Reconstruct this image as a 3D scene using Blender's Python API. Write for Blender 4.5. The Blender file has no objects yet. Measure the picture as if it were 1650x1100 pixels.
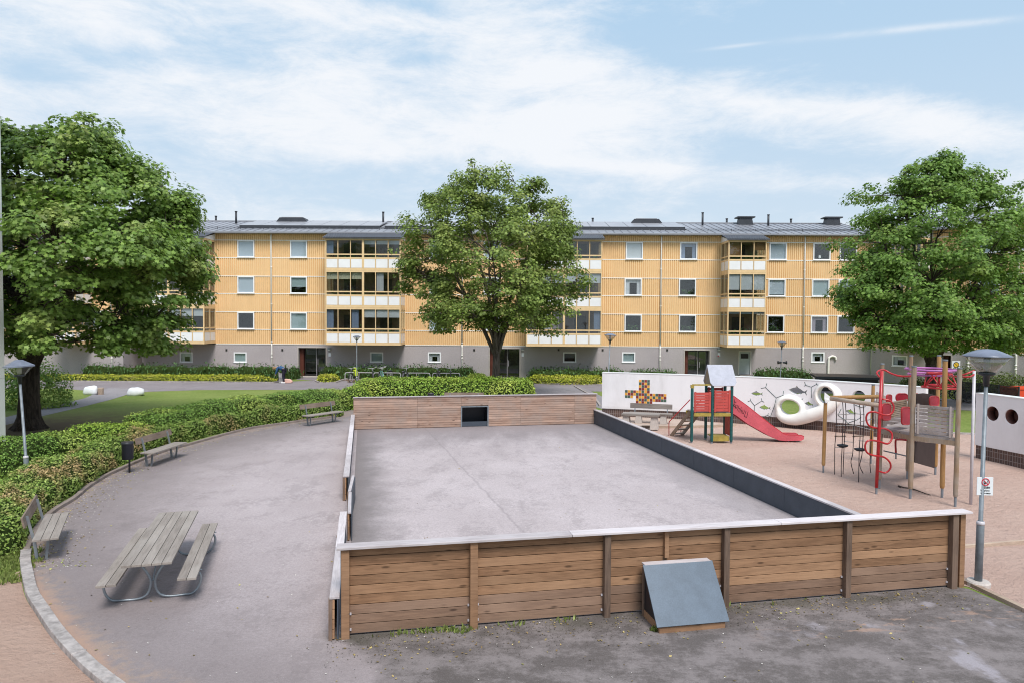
import bpy, math, random
import numpy as np
from mathutils import Vector, Matrix, noise
from mathutils.geometry import delaunay_2d_cdt
random.seed(7); RNG = np.random.default_rng(11)
R = math.radians
SC = bpy.context.scene
COL = SC.collection

# ------------------------------------------------------------------ camera
CAMZ, FPX, HOR, ROLL = 4.6, 1155.0, 512.0, 0.0062
PIT = math.atan((550 - HOR) / FPX)
FW = Vector((0, math.cos(PIT), -math.sin(PIT)))
UP0 = Vector((0, math.sin(PIT), math.cos(PIT)))
RT = (Vector((1, 0, 0)) * math.cos(ROLL) + UP0 * math.sin(ROLL)).normalized()
UP = (UP0 * math.cos(ROLL) - Vector((1, 0, 0)) * math.sin(ROLL)).normalized()
cd = bpy.data.cameras.new('camera'); cam = bpy.data.objects.new('camera', cd); COL.objects.link(cam)
cd.sensor_width = 36; cd.lens = FPX / 1650 * 36; cd.clip_end = 3000; cd.clip_start = 0.05
m3 = Matrix((RT, UP, -FW)).transposed()
cam.matrix_world = Matrix.Translation((0, 0, CAMZ)) @ m3.to_4x4()
SC.camera = cam
CP = Vector((0, 0, CAMZ))

def ray(px, py):                       # direction of a point of the photograph (1650 x 1100)
    return FW + RT * ((px - 825) / FPX) + UP * ((550 - py) / FPX)
def G(px, py, z=0.0):                  # where it meets the level z
    d = ray(px, py); return CP + d * ((z - CAMZ) / d.z)
def AT(px, py, Y):                     # where it meets depth Y
    d = ray(px, py); return CP + d * (Y / d.y)

# ------------------------------------------------------------------ materials
class NT:
    def __init__(s, name, rough=0.8, spec=0.3):
        s.m = bpy.data.materials.new(name); s.m.use_nodes = True
        s.t = s.m.node_tree; s.b = s.t.nodes['Principled BSDF']
        s.b.inputs['Roughness'].default_value = rough
        s.b.inputs['Specular IOR Level'].default_value = spec
        s.co = {}
    def n(s, typ, **kw):
        nd = s.t.nodes.new(typ)
        for k, v in kw.items(): setattr(nd, k, v)
        return nd
    def l(s, a, b): s.t.links.new(a, b)
    def put(s, inp, v):
        if isinstance(v, bpy.types.NodeSocket): s.l(v, inp)
        elif isinstance(v, (tuple, list)):
            inp.default_value = (*v, 1) if len(v) == 3 and len(inp.default_value) == 4 else v
        else: inp.default_value = v
    def coord(s, which='Object'):
        if which not in s.co:
            if which == 'World': s.co[which] = s.n('ShaderNodeNewGeometry').outputs['Position']
            else: s.co[which] = s.n('ShaderNodeTexCoord').outputs[which]
        return s.co[which]
    def vec(s, scale=(1, 1, 1), which='Object', rot=(0, 0, 0)):
        mp = s.n('ShaderNodeMapping'); s.l(s.coord(which), mp.inputs[0])
        mp.inputs['Scale'].default_value = scale; mp.inputs['Rotation'].default_value = rot
        return mp.outputs[0]
    def noise(s, scale=1, detail=4, rough=.55, v=None, which='Object', stretch=(1, 1, 1), dist=0):
        nd = s.n('ShaderNodeTexNoise'); s.l(v or s.vec(stretch, which), nd.inputs['Vector'])
        nd.inputs['Scale'].default_value = scale; nd.inputs['Detail'].default_value = detail
        nd.inputs['Roughness'].default_value = rough; nd.inputs['Distortion'].default_value = dist
        return nd.outputs['Fac']
    def voro(s, scale=1, which='Object', stretch=(1, 1, 1), feature='F1', out='Distance', rnd=1):
        nd = s.n('ShaderNodeTexVoronoi', feature=feature); s.l(s.vec(stretch, which), nd.inputs['Vector'])
        nd.inputs['Scale'].default_value = scale; nd.inputs['Randomness'].default_value = rnd
        return nd.outputs[out]
    def math(s, op, a, b=0, c=0):
        nd = s.n('ShaderNodeMath', operation=op)
        s.put(nd.inputs[0], a); s.put(nd.inputs[1], b); s.put(nd.inputs[2], c); return nd.outputs[0]
    def rng(s, v, a, b, c=0, d=1, smooth=True):
        nd = s.n('ShaderNodeMapRange'); nd.interpolation_type = 'SMOOTHSTEP' if smooth else 'LINEAR'
        s.put(nd.inputs[0], v)
        for i, x in enumerate((a, b, c, d)): nd.inputs[i + 1].default_value = x
        return nd.outputs[0]
    def mix(s, f, a, b, mode='MIX'):
        nd = s.n('ShaderNodeMix', data_type='RGBA', blend_type=mode)
        s.put(nd.inputs[0], f); s.put(nd.inputs[6], a); s.put(nd.inputs[7], b); return nd.outputs[2]
    def xyz(s, which='World'):
        nd = s.n('ShaderNodeSeparateXYZ'); s.l(s.coord(which), nd.inputs[0]); return nd.outputs
    def island(s): return s.n('ShaderNodeNewGeometry').outputs['Random Per Island']
    def color(s, c): s.put(s.b.inputs['Base Color'], c); return s
    def bump(s, h, strength=.3, dist=.01):
        nd = s.n('ShaderNodeBump'); nd.inputs['Strength'].default_value = strength
        nd.inputs['Distance'].default_value = dist; s.put(nd.inputs['Height'], h)
        s.l(nd.outputs[0], s.b.inputs['Normal']); return s

def plain(name, c, rough=.6, spec=.4, var=.12, scale=3, metal=0, bump=0, fine=0):
    t = NT(name, rough, spec); t.b.inputs['Metallic'].default_value = metal
    a = tuple(x * (1 - var) for x in c); b = tuple(min(1, x * (1 + var)) for x in c)
    f = t.noise(scale, 6, .6)
    t.color(t.mix(t.rng(f, .3, .7), a, b))
    if fine:
        g = t.noise(fine, 3, .7); col = t.mix(t.rng(g, .3, .7), tuple(x * .82 for x in c), tuple(min(1, x * 1.15) for x in c))
        t.color(t.mix(.5, t.mix(t.rng(f, .3, .7), a, b), col))
    if bump: t.bump(t.noise(fine or 60, 4, .7), bump, .01)
    return t.m

def wood(name, base, dark, light, axis='x', knots=True, rough=.75, grain=1.0, grey=None, tone=1.0):
    t = NT(name, rough, .25)
    st = {'x': (1.2, 14, 14), 'y': (14, 1.2, 14), 'z': (14, 14, 1.2)}[axis]
    isl = t.island()
    mp = t.n('ShaderNodeMapping'); t.l(t.coord(), mp.inputs[0])
    cb = t.n('ShaderNodeCombineXYZ')
    for i, k in enumerate((7.3, 3.1, 5.7)): t.l(t.math('MULTIPLY', isl, k * 9), cb.inputs[i])
    t.l(cb.outputs[0], mp.inputs['Location']); v0 = mp.outputs[0]
    mp2 = t.n('ShaderNodeMapping'); t.l(v0, mp2.inputs[0]); mp2.inputs['Scale'].default_value = st
    g = t.noise(2.2, 6, .65, v=mp2.outputs[0], dist=.6)
    big = t.noise(.8, 3, .5, v=v0)
    c = t.mix(t.rng(g, .32, .68), tuple(d_ + (b_ - d_) * (1 - tone) * .6 for d_, b_ in zip(dark, base)), base)
    c = t.mix(t.math('MULTIPLY', t.rng(big, .4, .75), .6), c, light)
    c = t.mix(t.math('MULTIPLY', t.rng(isl, 0, 1, -.35, .45 * tone, False), 1), c, light)
    br = t.math('MULTIPLY', t.rng(isl, 0, 1, 1 - .26 * tone, 1 + .22 * tone, False), 1)
    hs = t.n('ShaderNodeHueSaturation'); t.l(c, hs.inputs['Color']); t.l(br, hs.inputs['Value']); c = hs.outputs[0]
    if grey:
        c = t.mix(t.math('MULTIPLY', t.rng(t.noise(1.7, 5, .6), .35, .7), .8), c, grey)
    if knots:
        vo = t.n('ShaderNodeTexVoronoi'); mp3 = t.n('ShaderNodeMapping'); t.l(v0, mp3.inputs[0])
        mp3.inputs['Scale'].default_value = {'x': (1.6, 5.5, 5.5), 'y': (5.5, 1.6, 5.5), 'z': (5.5, 5.5, 1.6)}[axis]
        t.l(mp3.outputs[0], vo.inputs['Vector']); vo.inputs['Scale'].default_value = 1.15
        c = t.mix(t.rng(vo.outputs['Distance'], .05, .16, .85, 0), c, tuple(x * .45 for x in dark))
    t.color(c); t.bump(g, .35 * grain, .006)
    return t.m

M = {}
def foliage(name, a, b, c=None, rough=.55, trans=.38, cs=.5, cth=(.5, .7), vlo=.55, vhi=1.5):
    t = NT(name, rough, .35)
    isl = t.island(); f = t.noise(cs, 3, .6)
    col = t.mix(t.rng(isl, 0, 1, 0, 1, False), a, b)
    if c: col = t.mix(t.rng(f, *cth), col, c)
    hs = t.n('ShaderNodeHueSaturation'); t.l(col, hs.inputs['Color'])
    t.put(hs.inputs['Value'], t.rng(t.math('FRACT', t.math('MULTIPLY', isl, 17.3)), 0, 1, vlo, vhi, False)); col = hs.outputs[0]
    t.color(col)
    tr = t.n('ShaderNodeBsdfTranslucent'); t.l(t.mix(.5, col, (.22, .35, .04)), tr.inputs[0])
    mx = t.n('ShaderNodeMixShader'); mx.inputs[0].default_value = trans
    t.l(t.b.outputs[0], mx.inputs[1]); t.l(tr.outputs[0], mx.inputs[2])
    t.l(mx.outputs[0], t.t.nodes['Material Output'].inputs[0])
    return t.m

def mats():
    M['fence'] = wood('brown_board_wood', (.335, .185, .105), (.185, .10, .056), (.42, .255, .155), 'x', tone=.7)
    M['fence_low'] = wood('greyed_lower_board_wood', (.255, .155, .105), (.14, .085, .06), (.33, .215, .155), 'x', tone=.6)
    M['fence_post'] = wood('brown_post_wood', (.20, .135, .10), (.11, .074, .058), (.27, .185, .14), 'z', False)
    M['fence_in'] = wood('weathered_inner_board_wood', (.46, .30, .23), (.27, .165, .125), (.54, .37, .295), 'x', grey=(.37, .28, .24), tone=.7)
    M['cap'] = wood('pale_cap_wood', (.56, .505, .52), (.40, .35, .36), (.66, .61, .63), 'x', False, .6)
    M['bench'] = wood('grey_weathered_wood', (.30, .26, .235), (.17, .145, .13), (.40, .36, .33), 'y', False, tone=.4, grain=.5)
    M['bench_back'] = wood('brown_weathered_wood', (.25, .185, .145), (.14, .105, .085), (.33, .26, .21), 'y', False)
    M['bench_x'] = wood('old_grey_plank', (.27, .23, .21), (.15, .125, .115), (.37, .33, .30), 'x', False)
    M['play_grey'] = wood('silvered_play_wood', (.34, .28, .25), (.18, .145, .13), (.45, .38, .34), 'x', True, grey=(.36, .32, .33))
    M['play_post'] = wood('worn_post_wood', (.30, .20, .12), (.17, .115, .075), (.38, .28, .2), 'z', False, grey=(.30, .26, .23))
    M['amber'] = wood('amber_oiled_wood', (.38, .20, .07), (.22, .12, .05), (.48, .30, .14), 'z', False)
    M['curb_wood'] = wood('sun_bleached_curb_wood', (.45, .34, .26), (.28, .2, .16), (.55, .44, .35), 'x', False)
    M['galv'] = plain('galvanised_steel', (.20, .225, .255), .5, .5, .2, 6, .2)
    M['steel'] = plain('bench_steel', (.27, .30, .33), .4, .5, .15, 6, .55)
    M['lampblack'] = plain('lamp_black_plastic', (.025, .027, .035), .4, .5)
    M['lamphat'] = plain('lamp_grey_hood', (.16, .18, .24), .28, .5, .15, 4)
    M['panel'] = plain('blue_grey_laminate', (.100, .132, .175), .45, .4, .2, 4, fine=50)
    M['panel_dark'] = plain('dark_blue_grey_laminate', (.062, .075, .098), .55, .35, .2, 3, fine=60)
    M['black'] = plain('black_enamel', (.012, .013, .02), .4, .4)
    M['rubber'] = plain('dark_brown_rubber', (.055, .04, .038), .8, .2, fine=60)
    M['red'] = plain('red_lacquer', (.42, .018, .025), .32, .5, .18, 5)
    M['redwood'] = plain('worn_red_board', (.47, .075, .065), .6, .3, .25, 4, fine=30)
    M['redfade'] = plain('faded_pinkish_red_slide', (.54, .10, .125), .5, .3, .22, 2.5, fine=20)
    M['maroon'] = plain('red_rounded_plate', (.36, .022, .04), .4, .4, .15)
    M['purple'] = plain('faded_purple_tube', (.38, .12, .34), .4, .4, .15)
    M['green'] = plain('chipped_dark_green_paint', (.012, .085, .085), .5, .4, .3, 8, fine=30)
    M['white'] = plain('white_lacquer', (.78, .78, .79), .5, .4, .04)
    M['yellowbeam'] = plain('mossy_yellow_beam', (.35, .26, .06), .7, .3, .4, 6, fine=20)
    M['metal_light'] = plain('pale_post_metal', (.55, .52, .56), .4, .5, .1)
    M['rope'] = plain('dark_rope', (.06, .045, .05), .9, .1)
    M['ropelight'] = plain('pale_rope', (.55, .52, .5), .9, .1)
    # white rendered wall with faint dirt
    M['tubewhite'] = plain('cream_white_smooth_plaster', (.80, .765, .73), .6, .3, .05, 1.5)
    t = NT('white_rendered_wall', .85, .2)
    c = t.mix(t.rng(t.noise(.9, 6, .65, stretch=(1, 1, .35)), .45, .75), (.80, .775, .80), (.68, .655, .67))
    c = t.mix(t.rng(t.xyz('Object')[2], .40, .60, .35, 0), c, (.50, .47, .45))
    t.color(c).bump(t.noise(25, 4, .6), .15, .01); M['wallwhite'] = t.m
    t = NT('brown_clinker_base', .6, .35)
    br = t.n('ShaderNodeTexBrick'); t.l(t.coord('UV'), br.inputs[0])
    br.inputs['Color1'].default_value = (.075, .05, .045, 1); br.inputs['Color2'].default_value = (.13, .075, .06, 1)
    br.inputs['Mortar'].default_value = (.26, .22, .21, 1); br.inputs['Scale'].default_value = 1
    br.inputs['Brick Width'].default_value = .09; br.inputs['Row Height'].default_value = .19
    br.inputs['Mortar Size'].default_value = .008; br.offset = 0
    t.color(br.outputs[0]).bump(br.outputs['Fac'], -.3, .01); M['clinker'] = t.m
    M['tile_o'] = plain('orange_glazed_tile', (.75, .36, .05), .3, .5, .15, 8)
    M['tile_r'] = plain('dark_red_glazed_tile', (.22, .035, .03), .3, .5, .2, 8)
    M['tile_g'] = plain('dark_green_glazed_tile', (.07, .12, .09), .3, .5, .25, 8)
    M['incise'] = plain('dark_green_incised_line', (.05, .09, .085), .7, .2)
    # facade
    t = NT('yellow_ribbed_sheet', .55, .3)
    c = t.mix(t.rng(t.island(), 0, 1, .0, 1, False), (.87, .59, .32), (.92, .63, .345))
    c = t.mix(t.math('MULTIPLY', t.rng(t.noise(1.3, 7, .7, stretch=(3, 1, .25)), .52, .75), .35), c, (.62, .42, .22))
    c = t.mix(t.rng(t.noise(.25, 5, .6, stretch=(1, 1, 3)), .35, .7), c, (.84, .565, .30)); t.color(c); M['yellow'] = t.m
    M['yellow_in'] = plain('ochre_sheet_groove', (.70, .45, .225), .7, .2, .1)
    M['yellow_soft'] = plain('yellow_sheet_groove', (.80, .505, .24), .6, .2, .06)
    M['cream'] = plain('cream_yellow_frame', (.80, .57, .32), .5, .3, .06)
    M['trimwhite'] = plain('white_sheet_trim', (.90, .86, .82), .5, .3, .04)
    M['winwhite'] = plain('white_window_frame', (.86, .86, .88), .4, .4, .04)
    M['balwhite'] = plain('white_balcony_panel', (.86, .85, .87), .45, .4, .04, 1)
    t = NT('grey_pebble_render', .9, .15)
    c = t.mix(t.rng(t.noise(.35, 5, .6), .3, .7), (.43, .385, .395), (.50, .45, .46))
    c = t.mix(t.math('MULTIPLY', t.rng(t.noise(14, 5, .7), .35, .65), .45), c, (.31, .275, .28))
    c = t.mix(t.math('MULTIPLY', t.rng(t.noise(.9, 6, .7, stretch=(2.5, 1, .5)), .56, .72), .35), c, (.32, .29, .285))
    t.color(c).bump(t.noise(22, 5, .7), .5, .03); M['render'] = t.m
    t = NT('grey_seamed_metal_roof', .38, .5); t.b.inputs['Metallic'].default_value = .3
    t.color(t.mix(t.rng(t.noise(.4, 5, .6, stretch=(1, .3, 1)), .3, .7), (.30, .30, .33), (.38, .38, .41))); M['roof'] = t.m
    M['solar'] = plain('grey_glazed_roof_panel', (.33, .33, .36), .3, .6, .1, .5)
    M['darkmetal'] = plain('dark_roof_metal', (.045, .048, .058), .5, .4)
    M['corr'] = plain('dark_corrugated_sheet', (.10, .105, .125), .5, .4, .15)
    M['redbrown'] = plain('red_brown_door_wood', (.10, .032, .022), .5, .3, .2)
    M['darkframe'] = plain('dark_door_frame', (.03, .027, .026), .4, .4)
    M['palegreen'] = plain('pale_grey_green_door', (.50, .54, .55), .5, .3, .05)
    M['room'] = plain('dim_room_wall', (.10, .09, .088), .9, .1, .3, .7)
    M['roomwarm'] = plain('brown_room_wall', (.26, .19, .14), .9, .1, .3, .7)
    for nm, c in (('blind_blue', (.50, .56, .64)), ('blind_white', (.68, .70, .74)), ('blind_green', (.36, .44, .46)), ('cloth_mauve', (.40, .34, .40)),
                  ('cloth_white', (.66, .66, .70)), ('cloth_cream', (.66, .62, .48)), ('cloth_blue', (.30, .36, .50)), ('blind_brown', (.24, .13, .06))):
        t = NT(nm, .85, .15); w = t.n('ShaderNodeTexWave', wave_type='BANDS', bands_direction='X' if 'cloth' in nm else 'Z')
        t.l(t.coord(), w.inputs[0]); w.inputs['Scale'].default_value = 3 if 'cloth' in nm else 9; w.inputs['Distortion'].default_value = 1 if 'cloth' in nm else 0
        t.color(t.mix(w.outputs[0], tuple(x * .82 for x in c), c)); M[nm] = t.m
    # glass: tinted transparent + sharp reflection
    def glass(nm, tint, refl=.10, rough=.02):
        t = NT(nm); tr = t.n('ShaderNodeBsdfTransparent'); tr.inputs[0].default_value = (*tint, 1)
        gl = t.n('ShaderNodeBsdfGlossy'); gl.inputs['Roughness'].default_value = rough; gl.inputs[0].default_value = (.95, .98, 1, 1)
        fr = t.n('ShaderNodeLayerWeight'); fr.inputs[0].default_value = .5
        f = t.math('ADD', t.math('MULTIPLY', t.math('POWER', fr.outputs['Facing'], 4), .7), refl); mx = t.n('ShaderNodeMixShader'); t.l(f, mx.inputs[0])
        t.l(tr.outputs[0], mx.inputs[1]); t.l(gl.outputs[0], mx.inputs[2]); t.l(mx.outputs[0], t.t.nodes['Material Output'].inputs[0]); return t.m
    M['glass'] = glass('window_glass', (.96, .98, .98), .06)
    M['glass_dark'] = glass('balcony_glass', (.88, .90, .90), .05)
    M['lampglass'] = glass('lamp_clear_shade', (.72, .70, .68), .12, .15)
    # bark, leaves
    t = NT('grooved_bark', .9, .15); f = t.noise(3, 7, .7, stretch=(3, 3, .6), dist=.5)
    t.color(t.mix(t.rng(f, .35, .65), (.035, .026, .022), (.10, .078, .066))).bump(f, .9, .05); M['bark'] = t.m
    t = NT('grey_bark', .9, .15); f = t.noise(4, 7, .7, stretch=(3, 3, .5), dist=.5)
    t.color(t.mix(t.rng(f, .35, .65), (.07, .055, .045), (.17, .14, .12))).bump(f, .8, .04); M['bark2'] = t.m
    M['leaf1'] = foliage('deep_green_maple_leaves', (.14, .24, .045), (.25, .36, .085), (.34, .38, .12), cs=.55, cth=(.5, .75), rough=.42)
    M['leaf2'] = foliage('mid_green_maple_leaves', (.14, .21, .04), (.25, .32, .075), (.32, .36, .10), cs=.6, cth=(.5, .72), trans=.3)
    M['leaf3'] = foliage('green_maple_leaves', (.12, .225, .042), (.22, .34, .075), (.29, .38, .09), cs=.6, cth=(.55, .75))
    M['hedge_f'] = foliage('low_hedge_leaves', (.16, .27, .045), (.31, .40, .10), (.44, .31, .15), cs=.85, cth=(.47, .66), trans=.2)
    M['hedge_b'] = foliage('trimmed_hedge_leaves', (.12, .23, .04), (.23, .36, .07), (.36, .45, .10), cs=.6, cth=(.5, .66), trans=.2)
    M['hedge_y'] = foliage('bright_hedge_leaves', (.19, .33, .04), (.33, .45, .075), (.46, .53, .11), cs=.7, cth=(.45, .7), trans=.25)
    M['cover'] = foliage('yellow_green_cover_leaves', (.33, .38, .035), (.50, .50, .055), (.45, .40, .09), cs=1.2, cth=(.5, .7), trans=.2)
    M['yew'] = foliage('dark_green_shrub_leaves', (.035, .095, .025), (.08, .16, .045), None, trans=.15)
    M['bush'] = foliage('olive_bush_leaves', (.08, .12, .03), (.14, .18, .05), None, trans=.2)
    M['blade'] = foliage('grass_blades', (.16, .22, .05), (.27, .30, .10), None, trans=.3)
    M['core'] = plain('dark_hedge_core', (.035, .055, .014), .95, .1, .4, 5, fine=30)  # filler core; shade inside the hedges is put into its dark colour
    M['granite'] = plain('speckled_granite', (.36, .325, .315), .85, .2, .55, 6, bump=.7, fine=18)
    M['kerb_dirty'] = plain('dirty_kerb_stone', (.25, .205, .185), .9, .15, .35, 3, bump=.5, fine=22)
    M['concrete'] = plain('pale_concrete', (.50, .45, .42), .85, .2, .15, 5, fine=30)
    M['rock'] = plain('white_wrapping', (.80, .81, .84), .6, .3, .05, 3)
    M['signwhite'] = plain('sign_white', (.76, .78, .82), .4, .4, .03)
    M['signred'] = plain('sign_red', (.55, .01, .03), .4, .4, .03)
    M['signblack'] = plain('sign_black', (.015, .015, .02), .4, .4, .03)
    M['signyellow'] = plain('sign_yellow', (.75, .48, .04), .4, .4, .03)
    M['soil'] = plain('bare_soil', (.17, .12, .09), .95, .1, .3, 2, bump=.5, fine=20)

# ------------------------------------------------------------------ ground shaders (world position)
def ground_mats():
    def asphalt(nm, a, b, stains):
        t = NT(nm, .88, .25); W = 'World'
        sp = t.noise(55, 3, .8, which=W); sp2 = t.voro(70, W)
        big = t.noise(.35, 6, .62, which=W); med = t.noise(1.6, 6, .68, which=W, stretch=(1, .55, 1))
        c = t.mix(t.rng(big, .35, .68), a, b)
        rag = t.math('MULTIPLY', t.math('SUBTRACT', t.noise(9, 6, .8, which=W), .5), .55)
        c = t.mix(t.math('MULTIPLY', t.rng(t.math('ADD', med, rag), .53, .63), .45), c, tuple(x * .66 for x in a))
        bl = t.noise(.75, 9, .80, which=W, stretch=(1, .6, 1)); c = t.mix(t.math('MULTIPLY', t.rng(t.math('ADD', bl, rag), .52, .62), .45), c, tuple(x * .62 for x in a))
        c = t.mix(t.math('MULTIPLY', t.rng(t.math('ADD', t.noise(.9, 6, .7, which=W, stretch=(.7, 1, 1)), rag), .60, .70), .35), c, tuple(min(1, x * 1.22) for x in b))
        gr = t.noise(20, 5, .8, which=W)
        c = t.mix(t.math('MULTIPLY', t.rng(gr, .38, .62), .55), c, tuple(x * .70 for x in a))
        spots = t.noise(3.6, 5, .75, which=W, stretch=(.8, 1, 1)); c = t.mix(t.math('MULTIPLY', t.rng(spots, .64, .70), .55), c, tuple(x * .5 for x in a))
        for fn in stains: c = fn(t, c)
        dx, dy = .2, .98
        c = t.mix(t.math('MULTIPLY', t.rng(sp, .35, .7), .28), c, (.16, .145, .15))
        c = t.mix(t.rng(sp2, .10, .22, .45, 0), c, (.50, .46, .46))
        t.color(c).bump(sp, .35, .006)
        return t.m
    def halfplane(p, q):   # signed distance to the line p-q, left side positive
        d = (q - p).normalized(); n = Vector((-d.y, d.x)); return n.x, n.y, -(n.x * p.x + n.y * p.y)
    def dist(t, p, q):
        a, b, c = halfplane(Vector(p[:2]), Vector(q[:2])); xyz = t.xyz('World')
        return t.math('ADD', t.math('ADD', t.math('MULTIPLY', xyz[0], a), t.math('MULTIPLY', xyz[1], b)), c)
    # darker, damp asphalt in front of the board fence
    def damp(t, c):
        e = dist(t, G(1650, 1190), G(540, 1000)); e2 = dist(t, G(500, 985), G(680, 1130))
        wob = t.noise(1.1, 6, .65, which='World')
        e = t.math('ADD', e, t.math('MULTIPLY', t.math('SUBTRACT', wob, .5), 1.6))
        f = t.math('MULTIPLY', t.rng(t.math('ADD', e2, t.math('MULTIPLY', t.math('SUBTRACT', wob, .5), 1.2)), -.25, .25), 1)
        dk = t.mix(t.rng(t.noise(1.3, 9, .82, which='World', stretch=(.8, 1, 1)), .42, .60), (.078, .066, .060), (.205, .178, .175))
        inf = t.rng(dist(t, G(551, 1025), G(1530, 945)), .25, -.05); f = t.math('MULTIPLY', f, inf)
        c = t.mix(t.math('MULTIPLY', f, .9), c, dk)
        # pale dry patches and pinkish sand traces
        pale = t.rng(t.noise(.9, 5, .6, which='World', stretch=(1, .8, 1)), .57, .66)
        xw = t.xyz('World'); right = t.rng(xw[0], 3.2, 5.0)
        c = t.mix(t.math('MULTIPLY', t.math('MULTIPLY', pale, f), t.math('MULTIPLY', right, .8)), c, (.36, .33, .365))
        sd = t.rng(t.noise(3.2, 6, .7, which='World', stretch=(.5, 1.6, 1)), .53, .62)
        band = t.math('MULTIPLY', t.rng(dist(t, G(1270, 1020), G(1650, 985)), -.35, -.02), t.rng(dist(t, G(1270, 1020), G(1650, 985)), .35, .02))
        c = t.mix(t.math('MULTIPLY', t.math('MULTIPLY', sd, band), t.math('MULTIPLY', right, .8)), c, (.42, .27, .20))
        moss = t.rng(dist(t, G(551, 1030), G(1530, 950)), -.45, -.1)
        c = t.mix(t.math('MULTIPLY', t.math('MULTIPLY', moss, f), t.math('MULTIPLY', t.rng(wob, .4, .65), .6)), c, (.075, .07, .045))
        return c
    def curbdirt(t, c):
        xw = t.xyz('World')
        # distance from the centre of the arc
        cx, cy, rr = ARC
        d = t.math('SQRT', t.math('ADD', t.math('POWER', t.math('SUBTRACT', xw[0], cx), 2), t.math('POWER', t.math('SUBTRACT', xw[1], cy), 2)))
        wob = t.math('MULTIPLY', t.math('SUBTRACT', t.noise(.8, 6, .65, which='World'), .5), 2.2)
        f = t.rng(t.math('ADD', d, wob), rr - 4.5, rr - .3)
        c = t.mix(t.math('MULTIPLY', f, .72), c, (.16, .132, .13))
        g = t.math('MULTIPLY', t.rng(t.math('ADD', d, t.math('MULTIPLY', wob, .25)), rr - .55, rr - .15), t.rng(t.noise(4, 5, .7, which='World'), .4, .6))
        return t.mix(t.math('MULTIPLY', g, .75), c, (.34, .25, .20))
    def pinkedge(t, c):
        f = t.rng(t.math('ADD', dist(t, G(45, 905), G(215, 1100)), t.math('MULTIPLY', t.math('SUBTRACT', t.noise(3, 5, .7, which='World'), .5), .5)), .05, -.2)
        return t.mix(t.math('MULTIPLY', f, t.rng(t.xyz('World')[1], 14.2, 12.8, 0, .8)), c, (.42, .27, .20))
    M['asphalt'] = asphalt('weathered_asphalt', (.45, .385, .395), (.53, .46, .475), [curbdirt, pinkedge, damp])
    def crack(t, c):
        w = t.math('MULTIPLY', t.math('SUBTRACT', t.noise(2, 4, .6, which='World'), .5), .25)
        for p, q, wd in ((G(865, 880), G(695, 700), .06),):
            e = t.math('ABSOLUTE', t.math('ADD', dist(t, p, q), w)); c = t.mix(t.rng(e, .005, wd, .32, 0), c, (.20, .175, .18))
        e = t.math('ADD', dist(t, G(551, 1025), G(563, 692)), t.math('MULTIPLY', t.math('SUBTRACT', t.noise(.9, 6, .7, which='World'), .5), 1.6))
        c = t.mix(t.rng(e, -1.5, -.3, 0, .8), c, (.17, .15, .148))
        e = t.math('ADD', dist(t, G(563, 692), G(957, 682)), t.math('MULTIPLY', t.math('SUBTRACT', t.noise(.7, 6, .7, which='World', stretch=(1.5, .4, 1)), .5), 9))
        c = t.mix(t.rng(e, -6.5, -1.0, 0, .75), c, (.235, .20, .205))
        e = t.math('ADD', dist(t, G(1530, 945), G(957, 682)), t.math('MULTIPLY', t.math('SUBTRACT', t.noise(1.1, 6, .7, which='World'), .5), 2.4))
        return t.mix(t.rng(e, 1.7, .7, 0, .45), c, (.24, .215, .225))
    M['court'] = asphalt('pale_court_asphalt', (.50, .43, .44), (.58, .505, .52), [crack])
    M['road'] = asphalt('road_asphalt', (.27, .24, .26), (.32, .29, .31), [])
    M['pavedpath'] = asphalt('pale_path_asphalt', (.30, .28, .30), (.35, .33, .35), [])
    def sand(nm, a, b, foot=.9, trodden=None):
        t = NT(nm, .95, .1); W = 'World'
        f = t.noise(.5, 5, .6, which=W); g = t.noise(5.5, 7, .72, which=W); h = t.noise(80, 3, .8, which=W)
        c = t.mix(t.rng(f, .3, .7), a, b); c = t.mix(t.math('MULTIPLY', t.rng(h, .4, .7), .3), c, tuple(x * .6 for x in a))
        c = t.mix(t.math('MULTIPLY', t.rng(g, .55, .72), .25), c, tuple(x * .7 for x in a))
        t.color(c).bump(t.math('ADD', t.math('MULTIPLY', g, 3), t.math('MULTIPLY', h, .3)), foot, .05); return t.m
    M['sand'] = sand('pink_play_sand', (.58, .40, .335), (.645, .465, .395))
    M['sand2'] = sand('trodden_sand', (.53, .36, .29), (.59, .415, .34))
    M['gravel'] = sand('pale_gritty_paving', (.50, .39, .33), (.56, .45, .39), .4)
    t = NT('mown_lawn', .9, .15); W = 'World'
    f = t.noise(.28, 6, .65, which=W); g = t.noise(9, 6, .75, which=W, stretch=(1, .5, 1)); k = t.noise(1.4, 5, .7, which=W)
    c = t.mix(t.rng(f, .3, .65), (.165, .225, .05), (.24, .29, .085)); c = t.mix(t.math('MULTIPLY', t.rng(k, .52, .72), .65), c, (.30, .29, .11))
    c = t.mix(t.math('MULTIPLY', t.rng(g, .35, .65), .45), c, (.075, .13, .025))
    # browner and darker towards the trunk of the big tree
    tb = G(50, 692); xw = t.xyz(W)
    d = t.math('SQRT', t.math('ADD', t.math('POWER', t.math('SUBTRACT', xw[0], tb.x), 2), t.math('POWER', t.math('MULTIPLY', t.math('SUBTRACT', xw[1], tb.y), .8), 2)))
    d = t.math('ADD', d, t.math('MULTIPLY', t.math('SUBTRACT', k, .5), 6))
    c = t.mix(t.rng(d, 2.0, 7.0, .75, 0), c, (.17, .14, .07))
    c = t.mix(t.rng(d, 1.0, 3.5, .8, 0), c, (.13, .09, .07))
    t.color(c).bump(g, .6, .03); M['lawn'] = t.m
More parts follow.
